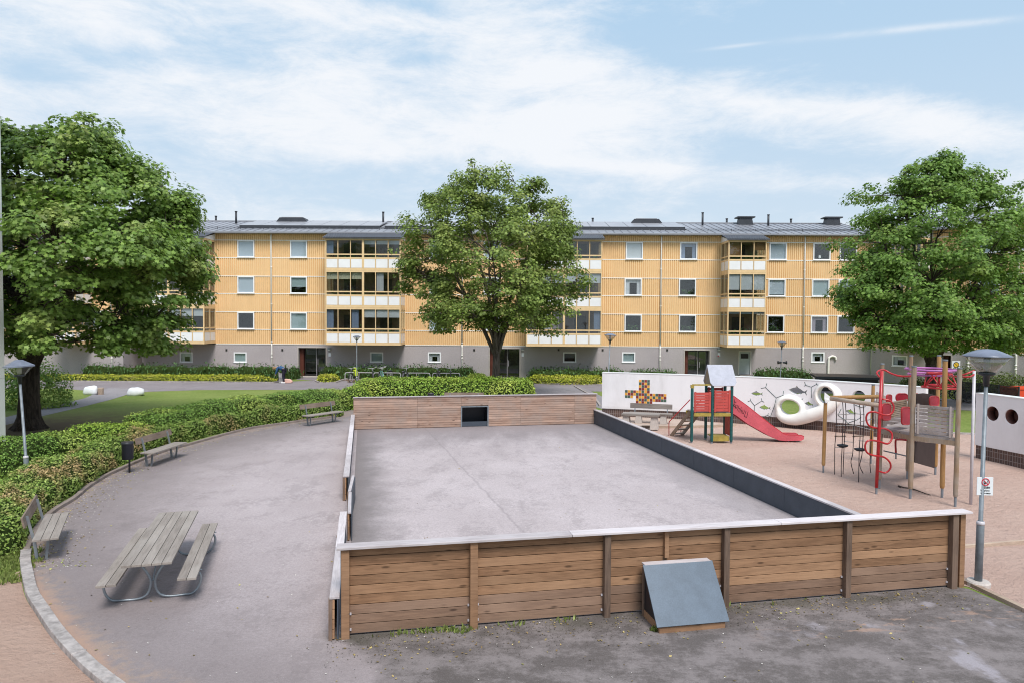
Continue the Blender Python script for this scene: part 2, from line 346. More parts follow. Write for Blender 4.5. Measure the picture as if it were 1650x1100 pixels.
# ------------------------------------------------------------------ mesh building
class MB:
    def __init__(s): s.v = []; s.f = []; s.mi = []; s.uv = None
    def add(s, vs, fs, mi=0):
        o = len(s.v); s.v += [tuple(v) for v in vs]; s.f += [tuple(i + o for i in f) for f in fs]; s.mi += [mi] * len(fs)
    def box(s, c, size, rz=0, mi=0, rot=None):
        x, y, z = (k / 2 for k in size); c = Vector(c)
        rm = rot if rot is not None else Matrix.Rotation(rz, 3, 'Z')
        vs = [c + rm @ Vector((a * x, b * y, d * z)) for a in (-1, 1) for b in (-1, 1) for d in (-1, 1)]
        s.add(vs, [(0, 1, 3, 2), (4, 6, 7, 5), (0, 4, 5, 1), (2, 3, 7, 6), (0, 2, 6, 4), (1, 5, 7, 3)], mi)
    def b2(s, x0, x1, y0, y1, z0, z1, mi=0):
        s.box(((x0 + x1) / 2, (y0 + y1) / 2, (z0 + z1) / 2), (abs(x1 - x0), abs(y1 - y0), abs(z1 - z0)), 0, mi)
    def bar(s, p, q, w, h, mi=0, up=(0, 0, 1)):
        p, q = Vector(p), Vector(q); d = (q - p); L = d.length; d.normalize(); u = Vector(up)
        if abs(d.dot(u)) > .98: u = Vector((0, 1, 0))
        sd = d.cross(u).normalized(); u = sd.cross(d)
        s.box((p + q) / 2, (L, w, h), 0, mi, Matrix((d, sd, u)).transposed())
    def tube(s, pts, r, n=8, mi=0, caps=True):
        pts = [Vector(p) for p in pts]; N = len(pts); rs = r if isinstance(r, (list, tuple)) else [r] * N
        vs = []; prev = None
        for i, p in enumerate(pts):
            d = (pts[min(i + 1, N - 1)] - pts[max(i - 1, 0)]).normalized()
            if prev is None: a = d.orthogonal().normalized()
            else: a = (prev - d * prev.dot(d)); a = a.normalized() if a.length > 1e-6 else d.orthogonal().normalized()
            prev = a; b = d.cross(a)
            for k in range(n):
                t = 2 * math.pi * k / n; vs.append(p + (a * math.cos(t) + b * math.sin(t)) * rs[i])
        fs = [(i * n + k, i * n + (k + 1) % n, (i + 1) * n + (k + 1) % n, (i + 1) * n + k) for i in range(N - 1) for k in range(n)]
        if caps: fs += [tuple(range(n))[::-1], tuple((N - 1) * n + k for k in range(n))]
        s.add(vs, fs, mi)
    def lathe(s, prof, c=(0, 0, 0), n=24, mi=0, a0=0):
        c = Vector(c); vs = [c + Vector((r * math.cos(a0 + 2 * math.pi * k / n), r * math.sin(a0 + 2 * math.pi * k / n), z)) for r, z in prof for k in range(n)]
        N = len(prof)
        fs = [(i * n + k, i * n + (k + 1) % n, (i + 1) * n + (k + 1) % n, (i + 1) * n + k) for i in range(N - 1) for k in range(n)]
        if prof[0][0] > 1e-4: fs.append(tuple(range(n))[::-1])
        if prof[-1][0] > 1e-4: fs.append(tuple((N - 1) * n + k for k in range(n)))
        s.add(vs, fs, mi)
    def torus(s, c, ax, Rr, r, n=28, m=8, mi=0, sx=1, sy=1):
        ax = Vector(ax).normalized(); a = ax.orthogonal().normalized(); b = ax.cross(a); c = Vector(c)
        if abs(ax.z) < .9: b = Vector((0, 0, 1)); b = (b - ax * b.dot(ax)).normalized(); a = b.cross(ax)
        vs = []
        for i in range(n):
            t = 2 * math.pi * i / n; d = a * math.cos(t) * sx + b * math.sin(t) * sy; dn = d.normalized()
            for k in range(m):
                u = 2 * math.pi * k / m; vs.append(c + d * Rr + dn * (r * math.cos(u)) + ax * (r * math.sin(u)))
        s.add(vs, [(i * m + k, i * m + (k + 1) % m, ((i + 1) % n) * m + (k + 1) % m, ((i + 1) % n) * m + k) for i in range(n) for k in range(m)], mi)
    def prism(s, poly, z0, z1, mi=0, M4=None):     # poly: 2-D outline, extruded in z (then transformed)
        n = len(poly); vs = [Vector((x, y, z0)) for x, y in poly] + [Vector((x, y, z1)) for x, y in poly]
        if M4 is not None: vs = [M4 @ v for v in vs]
        s.add(vs, [tuple(range(n))[::-1], tuple(range(n, 2 * n))] + [(i, (i + 1) % n, n + (i + 1) % n, n + i) for i in range(n)], mi)
    def build(s, name, mat, parent=None, smooth=False, bevel=0, loc=None):
        me = bpy.data.meshes.new(name); me.from_pydata(s.v, [], s.f)
        for m_ in (mat if isinstance(mat, (list, tuple)) else [mat]): me.materials.append(m_)
        if any(s.mi): me.polygons.foreach_set('material_index', s.mi)
        if smooth: me.polygons.foreach_set('use_smooth', [True] * len(s.f))
        me.validate(); me.update()
        o = bpy.data.objects.new(name, me); COL.objects.link(o)
        if parent: o.parent = parent
        if loc is not None: o.location = loc
        if bevel:
            b = o.modifiers.new('bevel', 'BEVEL'); b.width = bevel; b.segments = 2; b.limit_method = 'ANGLE'
            b.harden_normals = False
        return o

def empty(name, loc=(0, 0, 0), rz=0, label=None, cat=None, group=None):
    o = bpy.data.objects.new(name, None); COL.objects.link(o); o.empty_display_size = .2
    o.location = loc; o.rotation_euler = (0, 0, rz); tag(o, label, cat, group); return o
def tag(o, label=None, cat=None, group=None, kind=None):
    if label: o['label'] = label
    if cat: o['category'] = cat
    if group: o['group'] = group
    if kind: o['kind'] = kind
    return o
def copy_tree(o, parent=None):
    c = o.copy(); COL.objects.link(c); c.parent = parent
    for ch in [k for k in o.children]: copy_tree(ch, c)
    return c
def angle(p, q): return math.atan2(q[1] - p[1], q[0] - p[0])
def cat_rom(P, k=8):
    P = [Vector(p) for p in P]; out = []
    for i in range(len(P) - 1):
        a, b, c, d = P[max(i - 1, 0)], P[i], P[i + 1], P[min(i + 2, len(P) - 1)]
        for j in range(k):
            t = j / k; out.append(.5 * ((2 * b) + (c - a) * t + (2 * a - 5 * b + 4 * c - d) * t * t + (3 * b - a - 3 * c + d) * t ** 3))
    return out + [P[-1]]
def sheet(name, pts, z, mat, kind='structure'):
    m = MB(); m.add([(p[0], p[1], z) for p in pts], [tuple(range(len(pts)))])
    o = m.build(name, mat); tag(o, kind=kind); return o

# ------------------------------------------------------------------ leaves
SHAPES = {
 'maple': np.array([(0, -.5), (.16, -.22), (.46, -.30), (.34, -.02), (.5, .22), (.22, .2), (0, .55), (-.22, .2), (-.5, .22), (-.34, -.02), (-.46, -.30), (-.16, -.22)]),
 'six': np.array([(0, -.5), (.42, -.22), (.36, .18), (0, .5), (-.36, .18), (-.42, -.22)]),
 'oval': np.array([(0, -.5), (.3, -.1), (.2, .3), (0, .5), (-.2, .3), (-.3, -.1)]),
 'spear': np.array([(0, -.5), (.16, -.1), (0, .5), (-.16, -.1)]),
}
def leaf_mesh(name, C, Nn, size, shape, mat, parent=None, updir=None, fold=.25):
    C = np.asarray(C, float); Nn = np.asarray(Nn, float); n = len(C); S = SHAPES[shape]; k = len(S)
    Nn /= np.linalg.norm(Nn, axis=1, keepdims=True) + 1e-9
    rv = RNG.normal(size=(n, 3)) if updir is None else np.asarray(updir, float) + RNG.normal(size=(n, 3)) * .35
    T = rv - Nn * (rv * Nn).sum(1, keepdims=True); T /= np.linalg.norm(T, axis=1, keepdims=True) + 1e-9
    B = np.cross(Nn, T); sz = size * RNG.uniform(.65, 1.3, n)
    V = C[:, None, :] + (B[:, None, :] * S[None, :, 0, None] + T[:, None, :] * S[None, :, 1, None] + Nn[:, None, :] * (-fold * np.abs(S[None, :, 0, None]) * 1.2 - .15 * (S[None, :, 1, None] ** 2))) * sz[:, None, None]
    me = bpy.data.meshes.new(name); me.vertices.add(n * k); me.vertices.foreach_set('co', V.reshape(-1).astype(np.float32))
    me.loops.add(n * k); me.loops.foreach_set('vertex_index', np.arange(n * k, dtype=np.int32))
    me.polygons.add(n); me.polygons.foreach_set('loop_start', np.arange(0, n * k, k, dtype=np.int32))
    try: me.polygons.foreach_set('loop_total', np.full(n, k, dtype=np.int32))
    except Exception: pass
    me.update(calc_edges=True); me.materials.append(mat)
    o = bpy.data.objects.new(name, me); COL.objects.link(o)
    if parent: o.parent = parent
    return o

def tree(base, D, lobes, label, trunk_r, fork_z, bark, leafm, nleaf, ncl, lsize, shape, clip=None, lean=(0, 0), group=None, flat=.45, zmin=2.6, cr=(.5, .95), inner=.12, gap=-.12):
    """lobes: (px, py, radius in px, depth offset in m) of the crown's masses, seen at depth D."""
    root = empty('maple_tree', (base.x, base.y, 0), 0, label, 'tree', group)
    k = D / FPX; L = []
    for px, py, rp, dy in lobes:
        c = AT(px, py, D + dy); kk = (D + dy) / FPX
        L.append((c - Vector((base.x, base.y, 0)), rp * kk))
    # trunk + limbs
    m = MB(); top = Vector((lean[0], lean[1], fork_z))
    pts = [(0, 0, -.1), (0, 0, .12), (lean[0] * .1, 0, .5), (lean[0] * .45, lean[1] * .4, fork_z * .5), tuple(top)]
    m.tube(pts, [trunk_r * 1.75, trunk_r * 1.45, trunk_r * 1.08, trunk_r * .93, trunk_r * .9], 14)
    for a in range(6):
        t = a * 1.05 + .3; m.tube([(math.cos(t) * trunk_r * 1.9, math.sin(t) * trunk_r * 1.9, -.08), (math.cos(t) * trunk_r * 1.1, math.sin(t) * trunk_r * 1.1, .12), (math.cos(t) * trunk_r * .6, math.sin(t) * trunk_r * .6, .6)], [.05, trunk_r * .35, trunk_r * .35], 7)
    m.build('trunk', M[bark], root, True)
    m = MB(); nodes = []
    order = sorted(range(len(L)), key=lambda i: -L[i][1]); nmain = 9
    for rank, ii in enumerate(order):
        c, r = L[ii]
        if rank >= nmain:
            q, qr = min(nodes, key=lambda nd: (nd[0] - c).length + (1.5 if nd[0].z > c.z else 0)); md = (q + c) / 2 + Vector((random.uniform(-.2, .2), random.uniform(-.2, .2), .25)); P = cat_rom([q, md, c + Vector((0, 0, r * .3))], 4); n_ = len(P)
            m.tube(P, [max(.02, min(qr * .75, .09) * (1 - .75 * i / n_)) for i in range(n_)], 6); nodes += [(p, .03) for p in P[3:]]; continue
        d = c - top; hz = Vector((d.x, d.y, 0))
        mid = top + hz * .30 + Vector((0, 0, d.z * .34 + .35)) + Vector((random.uniform(-.3, .3), random.uniform(-.3, .3), 0))
        mid2 = top + hz * .70 + Vector((0, 0, d.z * .74 + .2)) + Vector((random.uniform(-.3, .3), random.uniform(-.3, .3), 0))
        P = cat_rom([top - Vector((0, 0, .3)), mid, mid2, c + Vector((0, 0, r * .3))], 5)
        r0 = min(trunk_r * .55, (.05 + .016 * d.length + .012 * r)) * (1.3 if trunk_r > .35 else 1); n_ = len(P)
        m.tube(P, [max(.03, r0 * (1 - .82 * i / n_)) for i in range(n_)], 8)
        nodes += [(p, max(.025, r0 * (1 - .82 * i / n_))) for i, p in enumerate(P) if i > 5]
    # clusters on the masses' shells
    wt = np.array([r ** 1.6 for _, r in L]); wt /= wt.sum(); CL = []
    tries = 0
    while len(CL) < ncl and tries < ncl * 40:
        tries += 1; i = RNG.choice(len(L), p=wt); c, r = L[i]
        d = Vector(RNG.normal(size=3)); d.normalize(); q = RNG.random()
        rad = r * (1.0 + .30 * noise.noise(d * 2.6 + c)) * (.82 + .34 * q ** 2 if random.random() < 1 - inner else .40 + .4 * q)
        p = c + d * rad
        if p.z < zmin + .5: continue
        deep = 0
        for c2, r2 in L:
            if (p - c2).length < r2 * .70: deep += 1
        if deep and random.random() < .75: continue
        if noise.noise(p * .62 + Vector((base.x, 3, 1))) < gap and random.random() < .88: continue
        w = p + root.location
        if clip and clip(w): continue
        CL.append((p, d))
    for p, d in CL:
        b = min(nodes, key=lambda nd: (nd[0] - p).length + (1.0 if nd[0].z > p.z else 0))
        if random.random() < .8:
            q = b[0]; mid = (p + q) / 2 + Vector((random.uniform(-.2, .2), random.uniform(-.2, .2), random.uniform(0, .35)))
            m.tube([q, mid, p], [min(b[1] * .6, .05), .022, .008], 5, caps=False)
    m.build('branches', M[bark], root, True)
    per = nleaf // len(CL); C = []; Nn = []
    for p, d in CL:
        s = random.uniform(*cr); n_ = int(per * s * s * 1.9)
        u = RNG.normal(size=(n_, 3)); u /= np.linalg.norm(u, axis=1, keepdims=True)
        rr = RNG.random(n_) ** .45
        off = u * rr[:, None] * np.array([.95, .95, flat + .08]) * s
        off[:, 2] += -.35 * (off[:, 0] ** 2 + off[:, 1] ** 2)      # drooping fans
        C.append(np.array(p)[None] + off)
        Nn.append(np.array([d.x * .55, d.y * .55, .75])[None] + u * .55 + RNG.normal(size=(n_, 3)) * .32)
    C = np.concatenate(C); Nn = np.concatenate(Nn)
    kz = C[:, 2] > zmin + .25 * np.sin(C[:, 0] * 2.1); C = C[kz]; Nn = Nn[kz]
    if clip:
        keep = np.array([not clip(Vector(c) + root.location) for c in C]); C = C[keep]; Nn = Nn[keep]
    leaf_mesh('crown', C, Nn, lsize, shape, M[leafm], root)
    return root

def hedge(name, near, far, h, label, cat, matn, lsize=.09, dens=260, group=None, shape='oval', wob=.12, upr=False, core=True, hfun=None, k=6, rnd=.28, mat=None):
    """near / far: two edge lines on the ground; the hedge fills the strip between them."""
    A = cat_rom([(p[0], p[1], 0) for p in near], k); B = cat_rom([(p[0], p[1], 0) for p in far], k)
    n = min(len(A), len(B)); A = A[:n]; B = B[:n]; o0 = A[n // 2].copy()
    prof = [(0.0, .0), (-.02, .5), (.03, .8), (.12, .95), (.3, 1.0), (.5, 1.02), (.7, 1.0), (.88, .95), (.97, .8), (1.02, .5), (1.0, 0)]
    def hh(i): return h * (hfun(i / (n - 1)) if hfun else 1)
    def P(i, j):
        i = max(0, min(n - 1, i)); t, z = prof[j]
        # round the two ends
        L_ = (A[i] - A[0]).length; L2 = (A[i] - A[-1]).length; e = min(1, (min(L_, L2) / .5)); sc = math.sqrt(max(0, 1 - (1 - e) ** 2)) * .85 + .15
        mid = (A[i] + B[i]) / 2; q = A[i].lerp(B[i], t); q = mid.lerp(q, sc if e < 1 else 1)
        q = Vector((q.x, q.y, z * hh(i) * (sc if e < 1 else 1)))
        w = noise.noise(q * 1.3) * wob + noise.noise(q * 3.7) * wob * .5
        dv = (q - Vector((mid.x, mid.y, hh(i) * .4))).normalized(); return q + dv * w - o0
    grid = [[P(i, j) for j in range(len(prof))] for i in range(n)]
    root = empty(name, tuple(o0), 0, label, cat, group)
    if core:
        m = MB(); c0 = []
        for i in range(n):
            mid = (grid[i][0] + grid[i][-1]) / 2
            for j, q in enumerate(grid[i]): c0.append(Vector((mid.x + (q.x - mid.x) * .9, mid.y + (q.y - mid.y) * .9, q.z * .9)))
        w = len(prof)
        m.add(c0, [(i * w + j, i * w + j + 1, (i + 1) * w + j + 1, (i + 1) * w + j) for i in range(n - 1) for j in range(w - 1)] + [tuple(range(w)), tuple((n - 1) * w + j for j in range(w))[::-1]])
        m.build('hedge_core', M['core'], root, True)  # solid dark hull standing in for the shaded inside of the hedge
    C = []; Nn = []
    for i in range(n - 1):
        for j in range(len(prof) - 1):
            a, b, c, d = grid[i][j], grid[i][j + 1], grid[i + 1][j + 1], grid[i + 1][j]
            nn = (c - a).cross(b - d); ar = nn.length / 2
            if ar < 1e-6: continue
            nn.normalize(); mid = (a + c) / 2; ctr = (grid[i][0] + grid[i][-1]) / 2 + Vector((0, 0, h * .4))
            if nn.dot(mid - ctr) < 0: nn = -nn
            cnt = int(RNG.poisson(ar * dens))
            for _ in range(cnt):
                u, v = RNG.random(2); q = (a * (1 - u) + d * u) * (1 - v) + (b * (1 - u) + c * u) * v
                q = q + nn * float(RNG.normal() * lsize * .45 + abs(RNG.normal()) * lsize * .2)
                if q.z + 0 < .01: continue
                C.append(q); Nn.append(nn * .8 + Vector((0, 0, .35)) + Vector(RNG.normal(size=3)) * .5)
    if C:
        lf = leaf_mesh('foliage', [tuple(c) for c in C], [tuple(c) for c in Nn], lsize, shape, mat or M[matn], root, updir=[(0, 0, 1.6)] * len(C) if upr else None)
    return root
# ================================================================== GROUND
KERB_PX = [(300, 1200), (171, 1100), (137, 1071), (96, 1027), (70, 989), (52, 960), (43.6, 925), (41, 903), (46, 880), (62, 850), (86, 825), (120, 804), (140, 787), (170, 768),
           (200, 754), (220, 745), (260, 729), (300, 718), (364, 700), (407, 690), (450, 683.6), (504.5, 676), (545, 671)]
K0 = [G(*p) for p in KERB_PX]
_A = np.array([[2 * p.x, 2 * p.y, 1] for p in K0[6:]]); _b = np.array([p.x ** 2 + p.y ** 2 for p in K0[6:]])
_s = np.linalg.lstsq(_A, _b, rcond=None)[0]; ARC = (float(_s[0]), float(_s[1]), float(math.sqrt(_s[2] + _s[0] ** 2 + _s[1] ** 2)))
print('ARC', ARC)
mats(); ground_mats()
FL, FR, BL, BR = G(551, 1025), G(1530, 945), G(563, 692), G(957, 682)
ex = (FR - FL).normalized(); ey = Vector((-ex.y, ex.x, 0))
WID = (FR - FL).length; LEN = ((BL - FL).dot(ey) + (BR - FR).dot(ey)) / 2
CA = angle(FL, FR)
print('court', FL, WID, LEN, math.degrees(CA), 'BL err', BL - (FL + ey * LEN), BR - (FR + ey * LEN))
BL2 = FL + ey * LEN; BR2 = FR + ey * LEN
def CT(x, y, z=0): v = FL + ex * x + ey * y; return Vector((v.x, v.y, z))

sheet('ground', [(-400, -60), (400, -60), (400, 600), (-400, 600)], 0, M['lawn'])
KC = cat_rom(K0, 5)
yard = [(p.x, p.y) for p in KC] + [(-8.2, 34.2), (-8.6, 36.2), (1.2, 36.2), (4.6, 36.0), (5.2, 33.0)] + \
       [tuple(CT(WID + .05, LEN)[:2]), tuple(CT(WID + .05, 0)[:2])] + [tuple(G(1560, 948)[:2]), tuple(G(1650, 986)[:2]), tuple(G(1900, 1080)[:2]), (11, 2), (-3.5, 2)]
sheet('courtyard_asphalt', yard, .004, M['asphalt'])
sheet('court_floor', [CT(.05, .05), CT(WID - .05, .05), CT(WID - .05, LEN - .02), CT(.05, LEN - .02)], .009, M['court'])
sand_poly = [tuple(CT(WID + .03, 0.2)[:2]), tuple(CT(WID + .03, LEN)[:2]), (4.9, 33.8), (8, 32.8), (11, 31.2), (13.4, 29.6), (15.3, 27.2), (16.0, 29.4), (21, 28.6), (22, 18), (20, 6), tuple(G(1900, 1078)[:2]), tuple(G(1650, 984)[:2]), tuple(G(1560, 945)[:2])]
# the play sand: a gently rumpled surface
def rumpled(name, poly, z, mat, amp=.035, step=.45):
    vs = []; P2 = [Vector(p) for p in poly]; dense = []
    for i, p in enumerate(P2):
        q = P2[(i + 1) % len(P2)]; k = max(1, int((q - p).length / step))
        dense += [p.lerp(q, j / k) for j in range(k)]
    xs = [p.x for p in dense]; ys = [p.y for p in dense]; nb = len(dense); pts = list(dense)
    def inside(x, y):
        c = False
        for i in range(nb):
            a, b = dense[i], dense[(i + 1) % nb]
            if (a.y > y) != (b.y > y) and x < (b.x - a.x) * (y - a.y) / (b.y - a.y) + a.x: c = not c
        return c
    y = min(ys)
    while y < max(ys):
        x = min(xs)
        while x < max(xs):
            if inside(x, y): pts.append(Vector((x, y)))
            x += step
        y += step
    r = delaunay_2d_cdt(pts, [(i, (i + 1) % nb) for i in range(nb)], [], 1, 1e-5)
    m = MB(); vv = []
    for v in r[0]:
        edge = min((v - d).length for d in dense); h = min(1, edge / .8)
        vv.append((v.x, v.y, z + max(.002, h * (amp * (1.0 + noise.noise(Vector((v.x * .45, v.y * .45, 1)))) + amp * .45 * noise.noise(Vector((v.x * 1.5, v.y * 1.5, 4)))))))
    m.add(vv, r[2]); o = m.build(name, mat, smooth=True); tag(o, kind='structure'); return o
rumpled('play_sand', sand_poly, .006, M['sand'])
sheet('seat_corner_paving', [CT(WID + .12, LEN - 5), CT(WID + .12, LEN), (5.2, 33.3), (8.2, 32.3), tuple(G(1180, 688)[:2]), tuple(G(1040, 690)[:2])], .075, M['gravel'])
sheet('sand_patch', [(p.x - .12, p.y) for p in KC[:32]][::-1] + [(-4.5, 4), (-13, 4), (-13, 12.0), tuple(G(0, 930)[:2])], .005, M['sand2'])
# road and paths
Lr = G(-400, 616).y
sheet('road', [(-75, 50.0), (-28, 49.7), (-10, 50.6), (8, 50.6), (26, 50.6), (26, 44.8), (8, 45.2), (-9, 45.6), (-19.5, 44.6), (-24, 42.6), (-28, 44.9), (-75, 45.2)], .005, M['road'])
lowp = [(-90, 735), (6, 685), (65, 670.5), (124, 657), (180, 643), (204, 635.5), (238, 630.5)]
upp = [(175, 624.5), (152, 634), (137, 641), (102, 649), (64, 658), (6, 672.5), (-90, 700)]
sheet('footpath', [G(*p) for p in lowp] + [G(238, 627)] + [G(*p) for p in upp], .009, M['pavedpath'])
sheet('garden_path', [G(858, 641), G(851, 622), G(935, 622), G(985, 645), G(975, 660), G(960, 655)], .008, M['pavedpath'])
sheet('entrance_path', [G(478, 611), (G(480, 607).x, 54.5), (G(527, 607).x, 54.5), G(505, 612)], .009, M['road'])
sheet('bike_paving', [(-12.6, 50.4), (-12.9, 53.2), (-2.2, 53.2), (-1.6, 50.4)], .007, M['soil'])
sheet('far_path', [(19, 38.2), (45, 30), (50, 36), (22, 43.2)], .008, M['pavedpath'])
sheet('court_side_path', [G(440, 616), G(505, 612), G(560, 613), G(560, 622)], .0075, M['road'])
sheet('planting_soil', [(-30, 50.0), (G(470, 612).x, 50.0), (G(474, 607).x, 54.4), (-30, 54.4)], .011, M['soil'])

# curved granite kerb
def ribbon(name, pts, w, h, mat, label=None, cat=None, kind='structure', z=0, seg=None):
    m = MB(); pts = [Vector((p[0], p[1], 0)) for p in pts]; n = len(pts); rows = []
    for i, p in enumerate(pts):
        d = (pts[min(i + 1, n - 1)] - pts[max(i - 1, 0)]).normalized(); nn = Vector((-d.y, d.x, 0))
        a, b = p - nn * w / 2, p + nn * w / 2; jt = noise.noise(p * 3) * .006
        rows.append([(a.x, a.y, z - .05), (a.x, a.y, z + h + jt), (b.x, b.y, z + h - jt), (b.x, b.y, z - .05)])
    k = 1; step = seg or n
    for s in range(0, n - 1, step):
        e = min(s + step, n - 1); rr = rows[s:e + 1]; c = len(rr)
        vs = [v for r in rr for v in r]
        m.add(vs, [(i * 4 + j, i * 4 + j + 1, (i + 1) * 4 + j + 1, (i + 1) * 4 + j) for i in range(c - 1) for j in range(3)] + [(0, 1, 2, 3), ((c - 1) * 4 + 3, (c - 1) * 4 + 2, (c - 1) * 4 + 1, (c - 1) * 4)])
    o = m.build(name, mat, bevel=.008); tag(o, label, cat, kind=kind); return o
def resample(pts, step):
    out = [Vector(pts[0])]; acc = 0
    for a, b in zip(pts, pts[1:]):
        a = Vector(a); b = Vector(b); L = (b - a).length
        while acc + L >= step:
            t = (step - acc) / L; a = a.lerp(b, t); out.append(a.copy()); L = (b - a).length; acc = 0
        acc += L
    return out
kk = resample(KC, .25)
nk = next(i for i, p in enumerate(kk) if p.y > 13.6)
ribbon('kerb', kk[:nk + 1], .17, .10, M['granite'], seg=4)
ribbon('kerb', kk[nk:], .11, .085, M['kerb_dirty'], seg=4)
ribbon('kerb', resample([Vector((-75, 49.95, 0)), Vector((-28, 49.65, 0)), Vector(G(440, 616.5)), Vector(G(468, 612))], .5), .12, .09, M['granite'], seg=3)
ribbon('kerb', resample([Vector(G(508, 613.5)), Vector(G(514, 616.5)), Vector(G(540, 616.5)), Vector(G(556, 611)), Vector(G(566, 609))], .4), .12, .09, M['granite'], seg=3)
ribbon('kerb', resample([Vector(G(846, 616)), Vector(G(900, 619)), Vector(G(970, 620)), Vector(G(1010, 620))], .5), .12, .09, M['granite'], seg=3)
ribbon('kerb', resample([Vector(G(926, 622)), Vector(G(958, 640)), Vector(G(968, 655))], .5), .12, .07, M['granite'], seg=3)
ribbon('kerb', resample([Vector((15.4, 29.5, 0)), Vector((18, 29.0, 0)), Vector((22, 28.4, 0))], .5), .12, .08, M['granite'], seg=3)

def plank_curb(name, pts, w, h, label, cat='curb'):
    m = MB()
    for a, b in zip(pts, pts[1:]):
        a = Vector((a[0], a[1], h / 2 - .02)); b = Vector((b[0], b[1], h / 2 - .02)); L = (b - a).length; k = max(1, round(L / 3))
        for i in range(k):
            p, q = a.lerp(b, i / k), a.lerp(b, (i + .996) / k); m.bar(p, q, w, h)
    o = m.build(name, M['curb_wood'], bevel=.006); tag(o, label, cat); return o
c1 = G(1540, 884); c2 = G(1652, 877)
plank_curb('wooden_curb', [G(1538, 880), G(1551, 886), c2, c2 + (c2 - G(1551, 886)) * 1.2], .07, .13, 'low wooden board dividing the sand, running behind the lamp post', 'curb')
e1, e2 = G(1553, 938), G(1650, 984)
plank_curb('wooden_curb', [e1, e2, e2 + (e2 - e1) * 1.5], .10, .09, 'low wooden curb between the sand and the dark asphalt beside the lamp foot', 'curb')
plank_curb('wooden_curb', [G(1034, 690), G(1100, 690.5), G(1186, 687)], .08, .16, 'thin wooden curb behind the slide tower steps', 'curb')

# ================================================================== RINK FENCES
FH = 1.30
def boards(m, x0, x1, y, z0, z1, nb, th=.03, gap=.009, skip=None, jit=.003, low=0):
    bh = (z1 - z0) / nb
    for i in range(nb):
        j = random.uniform(-jit, jit)
        m.box(((x0 + x1) / 2, y + th / 2 + j, z0 + bh * (i + .5)), (x1 - x0 - .004, th, bh - gap), 0, 1 if i < low else 0)
# --- front fence
root = empty('board_fence', FL, CA, 'nearest brown board fence with heavy posts, the blue grey hood against it', 'fence', 'board walls of the ball court')
post_px = [551, 762, 975, 1165, 1360, 1528]
ps = []
for px in post_px:
    y = 1025 - 80 * (px - 551) / 979; ps.append(max(.0, (G(px, y) - FL).length))
ps[0] = .05; ps[-1] = WID
m = MB()
for a, b in zip(ps, ps[1:]): boards(m, a, b, 0, .03, FH, 9, low=random.choice((2, 3, 3)))
boards(m, WID, WID + .2, 0, .03, FH, 9)
m.build('board_panel', [M['fence'], M['fence_low']], root, bevel=.004)
m = MB(); m.b2(-.02, WID + .2, .045, .06, .02, FH); m.build('inner_lining', M['panel_dark'], root)
for i, s in enumerate(ps):
    w = .115 if i in (0, 1, 5) else .10
    m = MB(); m.b2(s - w / 2, s + w / 2, -.11, -.002, -.02, FH - .002)
    p = m.build('post', M['fence_post'] if i > 1 else M['fence'], root, bevel=.006)
    if i > 1: pass
    for sx in (-1, 1):
        for z in (.10, .33):
            if i in (0, 5) and sx == (-1 if i == 0 else 1): continue
            m = MB(); m.box((s + sx * (w / 2 + .014), -.012, z), (.024, .022, .030)); m.build('bolt', M['metal_light'], p)
sm = (G(1071, 983) - FL).length
m = MB(); m.b2(sm - .035, sm + .035, -.07, -.002, .86, FH - .002); m.build('post', M['fence'], root, bevel=.005)
m = MB(); cuts = [-.07, 3.4, 6.9, WID + .3]
for a, b in zip(cuts, cuts[1:]): m.b2(a, b - .006, -.15, .075, FH + .001, FH + .037)
m.build('top_rail', M['cap'], root, bevel=.005)
m = MB(); m.b2(WID + .14, WID + .24, -.06, .1, -.02, FH - .004); m.build('post', M['fence'], root, bevel=.006)

# --- back fence with the goal opening
root = empty('board_fence', CT(-.1, LEN), CA, 'weathered pinkish board fence at the far court end, with a dark goal opening', 'fence', 'board walls of the ball court')
g0 = (G(746, 691) - CT(-.1, LEN)).length; g1 = (G(788, 690) - CT(-.1, LEN)).length; gh = .84
W2 = (G(957, 682) - CT(-.1, LEN)).length + .1
m = MB()
for a, b in ((0, 2.6), (2.6, g0 - .03), (g1 + .03, 7.0), (7.0, 9.4), (9.4, W2)): boards(m, a, b, 0, .02, FH, 13, gap=.010, jit=.004)
nb = 13; bh = (FH - .02) / nb
for i in range(nb):
    z = .02 + bh * (i + .5)
    if z - bh / 2 > gh: m.box(((g0 + g1) / 2, .015, z), (g1 - g0 + .056, .03, bh - .010))
m.build('board_panel', M['fence_in'], root, bevel=.003)
m = MB(); m.b2(0, g0, .035, .09, -.02, FH); m.b2(g1, W2, .035, .09, -.02, FH); m.b2(g0, g1, .035, .09, gh + .03, FH); m.build('backing', M['fence_post'], root)
m = MB(); m.b2(-.02, W2 + .03, -.05, .12, FH + .002, FH + .035); m.build('top_rail', M['cap'], root, bevel=.004)
m = MB(); m.b2(g0 - .05, g0, -.02, .05, 0, gh + .04); m.b2(g1, g1 + .05, -.02, .05, 0, gh + .04); m.b2(g0, g1, -.02, .05, gh, gh + .04); m.build('goal_frame', M['steel'], root)
m = MB(); m.b2(g0, g1, .75, .79, 0, gh); m.b2(g0 - .03, g0, .05, .79, 0, gh); m.b2(g1, g1 + .03, .05, .79, 0, gh); m.b2(g0, g1, .05, .79, gh, gh + .03); m.b2(g0, g1, .06, .75, .011, .03)
m.build('goal_box', M['black'], root)
m = MB(); m.b2(g0, g1, .05, .07, .02, .22); m.build('goal_sill', M['panel_dark'], root)

